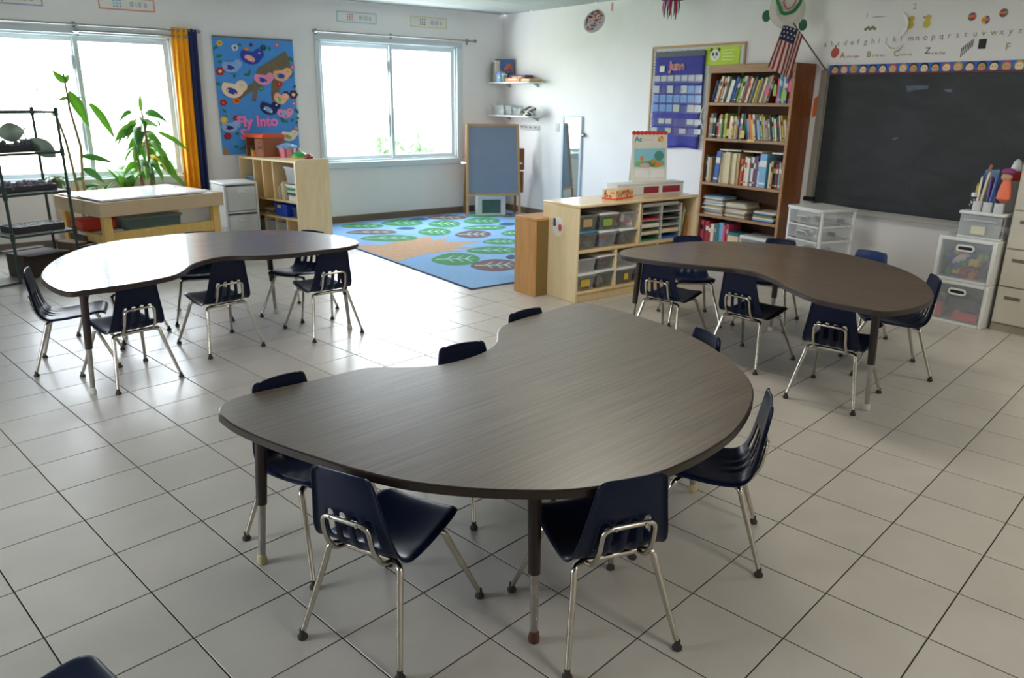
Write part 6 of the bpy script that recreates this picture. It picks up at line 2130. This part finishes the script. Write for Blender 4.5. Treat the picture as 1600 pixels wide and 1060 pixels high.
o['kind'] = 'stuff'

# pots of pens on the small drawer
zt = dz1 + 0.0008


def pen_pot(name, label, x, y, r, h, m, group='pen pots'):
    t = thing(name, label, 'pot', (x, y, zt), 0, group)
    MB().lathe([(r * 0.95, 0), (r, 0.004), (r, h), (r * 0.9, h), (r * 0.88, 0.01), (0.002, 0.008)], 16).build('cup', m, t)
    return t


t = pen_pot('dotted_pot', 'tall black cup with white dots at the left of the pen pots', -0.66, -6.462, 0.026, 0.115, mat('dotted_black', (30, 30, 34), 0.4))
mb = MB()
rn = random.Random(2)
for k in range(16):
    a, z = rn.uniform(0, 2 * PI), rn.uniform(0.02, 0.11)
    mb.ell((0.0262 * math.cos(a), 0.0262 * math.sin(a), z), (0.005, 0.005, 0.005), 7, 5)
mb.lathe([(0.0266, 0.09), (0.0268, 0.114), (0.0262, 0.115)], 16)
mb.build('white_dots', M_WHITE, t)
PCUP = [(-0.72, -6.51, 'white pen cup in front, left of the three'), (-0.72, -6.575, 'white pen cup in front, middle of the three'), (-0.72, -6.645, 'white pen cup in front, nearest the beige cabinet')]
for x, y, lab in PCUP:
    pen_pot('pen_cup', lab, x, y, 0.030, 0.066, mat('cup_white', (206, 210, 212), 0.35))


def stick(name, label, cat, a, b, r, m, m2=None):
    t = thing(name, label, cat, (0, 0, 0), 0, 'pens and tools in the pots')
    a, b = Vector(a), Vector(b)
    MB().cyl(a, a + (b - a) * 0.86, r, seg=8).build('shaft', m, t)
    MB().cyl(a + (b - a) * 0.861, b, r * 1.12, r * 0.5, 8).build('tip', m2 or m, t)
    return t


base = zt + 0.011
PENS = [('yellow pencil in the dotted cup', 'yellow', (-0.655, -6.455, base), (-0.645, -6.458, base + 0.17), 0.006), ('second yellow pencil in the dotted cup', 'yellow', (-0.665, -6.468, base), (-0.66, -6.475, base + 0.165), 0.006),
        ('blue marker in the dotted cup', 'blue', (-0.66, -6.468, base), (-0.65, -6.490, base + 0.24), 0.008), ('white marker in the left white cup', 'white', (-0.725, -6.505, base), (-0.71, -6.50, base + 0.22), 0.007),
        ('cream ruler-like stick in the left white cup', 'cream', (-0.715, -6.515, base), (-0.70, -6.54, base + 0.25), 0.010), ('purple marker in the middle white cup', 'purple', (-0.725, -6.57, base), (-0.71, -6.56, base + 0.23), 0.009),
        ('maroon marker in the middle white cup', 'maroon', (-0.715, -6.582, base), (-0.70, -6.572, base + 0.22), 0.008), ('blue marker in the middle white cup', 'blue', (-0.73, -6.583, base), (-0.715, -6.60, base + 0.25), 0.010),
        ('navy marker in the cup nearest the cabinet', 'navy', (-0.72, -6.635, base), (-0.71, -6.60, base + 0.19), 0.009), ('grey handle in the cup nearest the cabinet', 'grey', (-0.715, -6.655, base), (-0.69, -6.665, base + 0.2), 0.006)]
for lab, c, a, b, r in PENS:
    stick('marker', lab, 'pen', a, b, r, pal(c))
t = thing('scissors', 'scissors with red-brown handles sticking up behind the pots', 'scissors', (-0.60, -6.50, zt))
MB().prism([(-0.006, 0), (0.006, 0), (0.012, 0.18), (-0.008, 0.18)], -0.001, 0.001, M=Matrix.Rotation(PI / 2, 4, 'Z') @ Matrix.Rotation(PI / 2, 4, 'X')).build('blades', M_STEEL, t)
MB().prism([(-0.02, 0.18), (0.014, 0.18), (0.022, 0.25), (0.004, 0.31), (-0.012, 0.30), (-0.002, 0.25)], -0.004, 0.004, M=Matrix.Rotation(PI / 2, 4, 'Z') @ Matrix.Rotation(PI / 2, 4, 'X')).build('handle', mat('handle_red_brown', (176, 92, 70), 0.5), t)
o = MB().box(0, -0.045, 0, 0.004, 0.045, 0.27, 0, 0.001).build('folder_card', mat('card_grey_blue', (104, 132, 158), 0.5))
o.location, o.rotation_euler = (-0.625, -6.555, zt), (-0.12, 0, 0)
o.location.z += 0.006
tag(o, 'grey-blue card standing behind the white pen cups', 'card')
t = thing('fabric_puppet', 'orange and purple cloth puppet stuck in the cup nearest the cabinet', 'puppet', (-0.705, -6.655, zt + 0.068))
mb = MB().lathe([(0.012, 0.0), (0.045, 0.03), (0.040, 0.08), (0.028, 0.13), (0.02, 0.15)], 14)
mb.build('orange_body', mat('puppet_orange', (236, 124, 92), 0.8, bump=0.3), t)
MB().ell((0, 0.005, 0.17), (0.03, 0.034, 0.03), 14, 10).build('tan_head', mat('puppet_tan', (196, 150, 120), 0.8), t)
MB().ell((0.005, 0.0, 0.205), (0.034, 0.044, 0.024), 14, 10).build('purple_cap', mat('puppet_purple', (136, 64, 120), 0.8), t)
t = thing('red_cap_bottle', 'rounded white bottle with a red band leaning beside the cabinet', 'bottle', (-0.60, -6.66, zt))
MB().lathe([(0.03, 0), (0.032, 0.01), (0.032, 0.20), (0.034, 0.21)], 16).build('lower', mat('bottle_grey', (190, 196, 200), 0.4), t)
MB().lathe([(0.034, 0.21), (0.036, 0.23), (0.036, 0.27), (0.034, 0.275)], 16).build('red_band', mat('bottle_red', (190, 60, 56), 0.4), t)
MB().lathe([(0.034, 0.276), (0.033, 0.30), (0.022, 0.335), (0.008, 0.35), (0.002, 0.352)], 16).build('white_top', M_WHITE, t)

cbm = mat('beige_steel', (196, 190, 176), 0.45, vary=0.02)
t = thing('filing_cabinet', 'beige steel filing cabinet cut off by the right edge of the view', 'cabinet', (0, 0, 0))
cx0, cy1, cy0, ch_ = -0.735, -6.735, -7.45, 1.35
MB().box(cx0 + 0.02, cy0, 0.0, -0.095, cy1, ch_, 0, 0.004).build('carcass', cbm, t)
MB().box(cx0 + 0.01, cy0 + 0.004, 0.0, cx0 + 0.0195, cy1 - 0.004, 0.05).build('plinth', mat('beige_steel_dark', (150, 142, 128), 0.5), t)
for k in range(5):
    z0 = 0.06 + k * 0.256
    d = MB().box(cx0, cy0 + 0.008, z0, cx0 + 0.0195, cy1 - 0.008, z0 + 0.248, 0, 0.004).build('drawer', cbm, t)
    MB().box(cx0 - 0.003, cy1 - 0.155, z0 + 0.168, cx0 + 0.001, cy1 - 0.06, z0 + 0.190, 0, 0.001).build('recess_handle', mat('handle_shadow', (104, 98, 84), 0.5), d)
    MB().box(cx0 - 0.005, cy1 - 0.16, z0 + 0.19, cx0 + 0.001, cy1 - 0.055, z0 + 0.197, 0, 0.001).build('handle_lip', cbm, d)

# ================================================================== chalkboard
cb = thing('chalkboard', 'large black chalkboard with wiped chalk marks on the east wall', 'chalkboard', (0, 0, 0))
by0c, by1c, bz0, bz1 = -8.4, -4.835, 0.60, 1.72
MB().box(-0.014, by0c, bz0, -0.002, by1c, bz1).build('slate', M_SLATE, cb, smooth=False)
M_BFR = mat('board_frame_alu', (150, 148, 140), 0.45)
MB().box(-0.022, by0c, bz1 - 0.002, -0.001, by1c, bz1 + 0.012, 0, 0.002).build('frame_rail', mat('dark_red_trim', (112, 40, 40), 0.5), cb)
MB().box(-0.022, by1c, bz0 - 0.02, -0.001, by1c + 0.014, bz1 + 0.01, 0, 0.002).build('frame_rail', M_BFR, cb)
MB().box(-0.085, by0c, bz0 - 0.035, -0.001, by1c, bz0 - 0.018, 0, 0.003).box(-0.085, by0c, bz0 - 0.02, -0.078, by1c, bz0 - 0.002, 0, 0.002).box(-0.026, by0c, bz0 - 0.02, -0.015, by1c, bz0 + 0.008, 0, 0.002).build('chalk_ledge', mat('ledge_grey', (170, 168, 162), 0.45), cb)
M_CH1 = mat('chalk_smear', (96, 106, 124), 0.9, vary=0.2, scale=30)
M_CH2 = mat('wet_wipe', (24, 26, 29), 0.5)


def on_board(pts, m_, nm, x=-0.0146):
    mb = MB()
    mb.poly([(x, y, z) for y, z in pts])
    mb.poly([(x + 0.0004, y, z) for y, z in pts][::-1])
    return mb.build(nm, m_, cb, smooth=False)


arc = []
for k in range(13):
    a = math.radians(195 + 150 * k / 12)
    arc.append((-5.24 - 0.24 * math.cos(a), 0.80 + 0.13 * math.sin(a)))
inner = [(y * 1.0 + 0.0, z + 0.045 * math.sin(PI * k / 12)) for k, (y, z) in enumerate(arc)]
on_board(arc + inner[::-1], M_CH2, 'wiped_arc')
on_board([(-5.52, 1.625), (-5.70, 1.63), (-5.70, 1.60), (-5.60, 1.595), (-5.54, 1.575)], M_CH1, 'chalk_smear')
on_board([(-5.82, 1.60), (-5.88, 1.60), (-5.89, 1.575), (-5.84, 1.58)], M_CH1, 'chalk_smear')
on_board([(-5.48, 1.215), (-5.52, 1.225), (-5.525, 1.215), (-5.485, 1.20)], M_CH1, 'chalk_smear')
on_board([(-5.68, 1.06), (-5.685, 1.06), (-5.682, 0.70), (-5.676, 0.70)], M_CH2, 'wipe_streak')
for k, (y, c) in enumerate(((-5.30, 'white'), (-5.62, 'white'), (-5.86, 'yellow'))):
    o = MB().cyl((-0.05, y, bz0 - 0.0115), (-0.05, y - 0.06, bz0 - 0.0115), 0.006, seg=8).build('chalk_stick', pal(c))
    tag(o, '%s chalk stick on the chalkboard ledge, %s from the left' % (c, ORDS[k]), 'chalk', 'chalk on the ledge')
# border of paper faces
bs = thing('face_border', 'blue paper border with a row of round faces above the chalkboard', 'border', (0, 0, 0))
MB().box(-0.006, -8.0, 1.733, -0.001, by1c + 0.02, 1.800).build('strip', mat('border_blue', (48, 112, 200), 0.7), bs)
SK = [(224, 184, 136), (240, 212, 180), (206, 160, 112), (244, 216, 188), (214, 170, 122), (240, 220, 184)]
HR = [(60, 44, 36), (200, 160, 70), (40, 36, 36), (196, 90, 90), (90, 60, 40)]
for k in range(36):
    y = -4.875 - 0.085 * k
    mb = MB()
    disc(mb, y, 1.765, 0.036, 0.034, -0.0072, 1, 12)
    disc(mb, y, 1.756, 0.029, 0.029, -0.0085, 0, 12)
    for s in (-1, 1):
        disc(mb, y + s * 0.010, 1.760, 0.003, 0.003, -0.0095, 2, 6)
    mb.build('paper_face', [mat('skin_%d' % (k % 6), SK[k % 6], 0.7), mat('hair_%d' % (k * 3 % 5), HR[k * 3 % 5], 0.7), M_BLACK], bs, smooth=False)

# ================================================================== wall writing and drawings above the chalkboard
wa = thing('alphabet_lettering', 'hand painted alphabet and words on the wall above the chalkboard', 'lettering', (0, 0, 0))
M_INK = mat('ink_grey', (150, 146, 128), 0.8)
for k, ch in enumerate('abcdefghijklmnopqrstuvwxyz'):
    y = -4.735 - 0.0612 * k
    text_mesh('letter', ch, 0.062, M_INK, wa, on_east(y, 1.955 + 0.001 * k, -0.0012), 0.0006)
for s, y, sz, c in (('A is for apple', -4.90, 0.05, (176, 108, 90)), ('B is for bus', -5.14, 0.05, (170, 150, 80)), ('C is for cat', -5.37, 0.05, (180, 160, 80)), ('Z is to Zoo', -5.62, 0.05, (90, 92, 84))):
    text_mesh('wording', s[0], sz * 1.35, mat('ink_%d_%d' % c[:2], c, 0.8), wa, on_east(y, 1.855 + 0.01 * (s[0] == 'Z'), -0.0012), 0.0006, 0.0008)
    text_mesh('wording', s[2:], sz * 0.55, mat('ink_%d_%d' % c[:2], c, 0.8), wa, on_east(y - 0.055, 1.858, -0.0012), 0.0006)
text_mesh('wording', 'F', 0.07, mat('ink_olive', (170, 160, 90), 0.8), wa, on_east(-6.20, 1.87, -0.0012), 0.0006, 0.001)
text_mesh('wording', '1', 0.06, M_INK, wa, on_east(-5.08, 2.16, -0.0012), 0.0006)
text_mesh('wording', '2', 0.06, M_INK, wa, on_east(-5.47, 2.20, -0.0012), 0.0006)
dr = thing('wall_drawings', 'small painted pictures on the wall above the chalkboard', 'drawing', (0, 0, 0))


def wall_blob(nm, parts, mats_):
    mb = MB()
    for q, (y, z, ry, rz, mi) in enumerate(parts):
        disc(mb, y, z, ry, rz, -0.0010 - 0.0007 * q, mi, 16)
    return mb.build(nm, mats_, dr, smooth=False)


wall_blob('apple', [(-4.845, 1.90, 0.034, 0.042, 0), (-4.86, 1.905, 0.028, 0.036, 0), (-4.848, 1.95, 0.008, 0.014, 1)], [mat('apple_red', (176, 84, 66), 0.8), mat('apple_leaf', (92, 106, 66), 0.8)])
for y in (-5.47, -5.60):
    wall_blob('chick', [(y, 2.085, 0.03, 0.03, 0), (y - 0.005, 2.13, 0.025, 0.022, 0), (y + 0.026, 2.135, 0.010, 0.006, 1)], [mat('chick_yellow', (206, 190, 84), 0.8), mat('chick_beak', (170, 110, 60), 0.8)])
for y, z, a, b in ((-5.93, 2.115, 'teal', 'red'), (-6.03, 2.085, 'yellow', 'blue'), (-6.145, 2.125, 'red', 'teal')):
    mb = MB()
    disc(mb, y, z, 0.030, 0.030, -0.0012, 0, 14)
    mb.poly([(-0.0016, y, z + 0.03)] + [(-0.0016, y - 0.03 * math.sin(k * PI / 8), z + 0.03 * math.cos(k * PI / 8)) for k in range(1, 9)], 1)
    mb.poly([(-0.0019, y + 0.028, z + 0.008), (-0.0019, y - 0.028, z + 0.012), (-0.0019, y - 0.024, z - 0.006), (-0.0019, y + 0.026, z - 0.006)], 2)
    mb.build('beach_ball', [pal(a), pal(b), pal('orange')], dr, smooth=False)
mb = MB()
mb.box(-0.0015, -6.065, 1.885, -0.0008, -6.01, 1.955).build('black_square', mat('ink_black', (44, 46, 44), 0.8), dr)
mb = MB()
for k in range(7):
    mb.box(-0.0015, -5.90 - 0.012 * k, 1.83 + 0.012 * k, -0.0008, -5.894 - 0.012 * k, 1.90 + 0.010 * k)
mb.build('zebra_stripes', mat('ink_black', (44, 46, 44), 0.8), dr)
wall_blob('worm', [(-5.10 - 0.02 * k, 2.075 + 0.012 * (k % 2), 0.014, 0.012, 0) for k in range(5)], [mat('worm_olive', (140, 132, 96), 0.8)])
wall_blob('pencil_line', [(-5.20, 2.165, 0.06, 0.003, 0)], [mat('worm_olive', (140, 132, 96), 0.8)])
mb = MB()


def crescent(y0, z0, R_, a0, a1, w, x=-0.02):
    n = 16
    P, Q = [], []
    for k in range(n + 1):
        t_ = k / n
        a = math.radians(a0 + (a1 - a0) * t_)
        ww = w * math.sin(PI * t_)
        P.append((x - 0.012 * math.sin(PI * t_), y0 - (R_ + ww) * math.cos(a), z0 + (R_ + ww) * math.sin(a)))
        Q.append((x, y0 - (R_ - ww * 0.3) * math.cos(a), z0 + (R_ - ww * 0.3) * math.sin(a)))
    return P, Q


for P, Q in (crescent(-5.33, 2.09, 0.115, -65, 60, 0.028), crescent(-5.38, 1.985, 0.075, -160, -30, 0.022)):
    vs = [(mb.bm.verts.new(p), mb.bm.verts.new(q)) for p, q in zip(P, Q)]
    for a, b in zip(vs, vs[1:]):
        mb.bm.faces.new((a[0], a[1], b[1], b[0]))
o = mb.build('paper_curl', mat('shiny_white_paper', (240, 238, 226), 0.3))
o.modifiers.new('thickness', 'SOLIDIFY').thickness = 0.002
tag(o, 'shiny white crescent paper curl hanging above the chalkboard letters', 'paper')

# ================================================================== flag and hanging crafts
fl = thing('flag', 'small striped flag with a starred blue corner on a slanted pole above the bookcase', 'flag', (0, 0, 0))
MB().cyl((-0.004, -4.80, 1.745), (-0.62, -4.83, 2.10), 0.006, seg=8).build('pole', mat('pole_brown', (110, 90, 70), 0.5), fl)
MB().cyl((-0.001, -4.80, 1.743), (-0.03, -4.80, 1.760), 0.018, seg=10).build('bracket', M_STEEL, fl)
A_, C_, E_, D2 = Vector((-0.70, -4.79, 2.080)), Vector((-0.50, -4.851, 2.018)), Vector((-0.70, -4.695, 1.765)), Vector((-0.50, -4.782, 1.668))
nst, nr = 26, 22
mb = MB()
nrm = (C_ - A_).cross(E_ - A_).normalized()
gr = []
for j in range(nr + 1):
    t_ = j / nr
    rw = []
    for i in range(nst + 1):
        s = i / nst
        top_ = A_.lerp(C_, s) + Vector((0, 0, 0.02 * math.sin(PI * s)))
        bot = E_.lerp(D2, s)
        wv = 0.020 * math.sin(s * 8 + 0.8 * t_) * (0.3 + 0.7 * t_)
        rw.append(mb.bm.verts.new(top_.lerp(bot, t_) + nrm * wv))
    gr.append(rw)
for j in range(nr):
    for i in range(nst):
        f = mb.bm.faces.new((gr[j][i], gr[j][i + 1], gr[j + 1][i + 1], gr[j + 1][i]))
        st__ = i // 2
        if i < 18 and j < 7:
            f.material_index = 2
        else:
            f.material_index = st__ % 2
stripes = [mat('flag_red', (142, 44, 54), 0.8), mat('flag_white', (222, 204, 192), 0.8), mat('flag_blue', (44, 52, 84), 0.8)]
pts = [(gr[j][i].co.copy()) for j in (1, 3, 5) for i in range(2 if j != 3 else 4, 18, 4)]
o = mb.build('cloth', stripes, fl)
o.modifiers.new('thickness', 'SOLIDIFY').thickness = 0.002
mb = MB()
for p in pts:
    mb.ell(p, (0.008, 0.008, 0.008), 6, 4)
mb.build('stars', mat('flag_star', (226, 222, 216), 0.8), fl)

to_cam = Vector((-0.60, -0.80, 0))
to_cam.normalize()


def facing(c, roll=0.0, yaw=0.0):
    """frame at c whose local z looks into the room"""
    z = Matrix.Rotation(yaw, 3, 'Z') @ to_cam
    x = Vector((0, 0, 1)).cross(z).normalized()
    y = z.cross(x)
    M = Matrix((x, y, z)).transposed().to_4x4()
    return Matrix.Translation(c) @ M @ Matrix.Rotation(roll, 4, 'Z')


t = thing('paper_turtle', 'white paper plate turtle with green flippers hanging above the bookcase', 'craft', (0, 0, 0))
c = Vector((-0.5, -4.672, 2.222))
M = facing(c)
MB().lathe([(0.005, 0.012), (0.08, 0.012), (0.10, 0.02), (0.148, 0.0), (0.152, 0.004), (0.10, 0.026), (0.08, 0.017), (0.005, 0.017)], 28, M=M).build('plate', mat('plate_white', (228, 226, 216), 0.7), t)
for k, (x, y) in enumerate(((0.115, 0.135), (-0.125, 0.135), (0.145, -0.115), (-0.165, -0.05))):
    MB().prism([(x + 0.036 * math.cos(a), y + 0.046 * math.sin(a)) for a in [i * PI / 7 for i in range(14)]], -0.006, 0.001, M=M).build('flipper', mat('turtle_green', (62, 122, 84), 0.8), t)
P = [(0.08 * math.cos(a) * (1.15 + 0.18 * math.sin(3 * a)), 0.05 + 0.08 * math.sin(a) * (1 + 0.15 * math.sin(2 * a)), 0.024) for a in [k * 2 * PI / 20 for k in range(20)]]
MB().tube([M @ Vector(p) for p in P], 0.014, 6, closed=True).build('painted_ring', mat('paint_green', (50, 140, 74), 0.7), t)
MB().tube([M @ Vector((p[0] * 0.5 + 0.005, 0.05 + (p[1] - 0.05) * 0.55, 0.024)) for p in P], 0.006, 6, closed=True).build('painted_ring', mat('paint_pink', (206, 130, 130), 0.7), t)
MB().cyl(c + Vector((0, 0, 0.14)), (c.x, c.y, CEIL - 0.003), 0.0015, seg=5).build('string', M_PAPER, t)
t = thing('paper_fish', 'oval dotted paper fish hanging from the ceiling near the corner', 'craft', (0, 0, 0))
c = Vector((-0.5, -2.312, 2.288))
M = facing(c, 0.85)
MB().prism([(0.128 * math.cos(a), 0.098 * math.sin(a)) for a in [k * PI / 12 for k in range(24)]], -0.003, 0.003, M=M).build('body', mat('fish_pale', (216, 206, 206), 0.7), t)
rn = random.Random(12)
DC = [pal(c_) for c_ in ('red', 'navy', 'orange', 'teal', 'purple', 'brown')]
mb = MB()
for k in range(46):
    a, r = rn.uniform(0, 2 * PI), math.sqrt(rn.uniform(0, 1)) * 0.88
    x, y = 0.128 * r * math.cos(a), 0.098 * r * math.sin(a)
    q = rn.uniform(0.006, 0.014)
    mb.prism([(x + q * math.cos(i * PI / 4), y + q * math.sin(i * PI / 4)) for i in range(8)], 0.003, 0.0042 + 0.0001 * (k % 6), k % 6, M)
o = mb.build('dots', DC, t, smooth=False)
o['kind'] = 'stuff'
mb = MB()
for r, mi, z in ((0.036, 0, 0.006), (0.022, 1, 0.008), (0.010, 2, 0.010)):
    mb.prism([(0.06 + r * math.cos(i * PI / 8), r * math.sin(i * PI / 8)) for i in range(16)], 0.003, z, mi, M)
mb.build('eye', [pal('orange'), M_PAPER, pal('teal')], t, smooth=False)
MB().cyl(c + Vector((0.03, -0.04, 0.11)), (c.x - 0.25, c.y + 0.12, CEIL - 0.003), 0.0015, seg=5).build('string', mat('string_yellow', (220, 214, 150), 0.7), t)
t = thing('paper_jellyfish', 'paper jellyfish with ragged dark streamers hanging at the top edge', 'craft', (-0.5, -3.40, 0))
MB().lathe([(0.11, 2.405), (0.115, 2.41), (0.10, 2.46), (0.05, 2.50), (0.005, 2.51)], 18).build('dome', mat('jelly_purple', (110, 84, 130), 0.7), t)
for k in range(14):
    a = k * 2.4
    r = 0.03 + 0.006 * (k % 10)
    L = rn.uniform(0.08, 0.19)
    MB().tube([(r * math.cos(a), r * math.sin(a), 2.41), (r * 1.15 * math.cos(a), r * 1.15 * math.sin(a), 2.41 - L * 0.5), (r * 1.1 * math.cos(a + 0.2), r * 1.1 * math.sin(a + 0.2), 2.41 - L)], [0.009, 0.008, 0.003], 5).build('streamer', (pal('purple'), pal('navy'), pal('red'), pal('brown'), pal('pink'))[k % 5], t)
MB().cyl((0, 0, 2.505), (0, 0, CEIL - 0.003), 0.0015, seg=5).build('string', M_PAPER, t)
t = thing('paper_streamer', 'tiny pink paper tail hanging at the top edge between fish and jellyfish', 'craft', (-0.5, -2.58, 0))
MB().box(-0.012, -0.012, 2.37, 0.0, 0.012, 2.45, 0, 0.002).build('tail', mat('tail_pink', (216, 160, 150), 0.7), t)
MB().cyl((-0.006, 0, 2.45), (-0.006, 0, CEIL - 0.003), 0.0015, seg=5).build('string', M_PAPER, t)
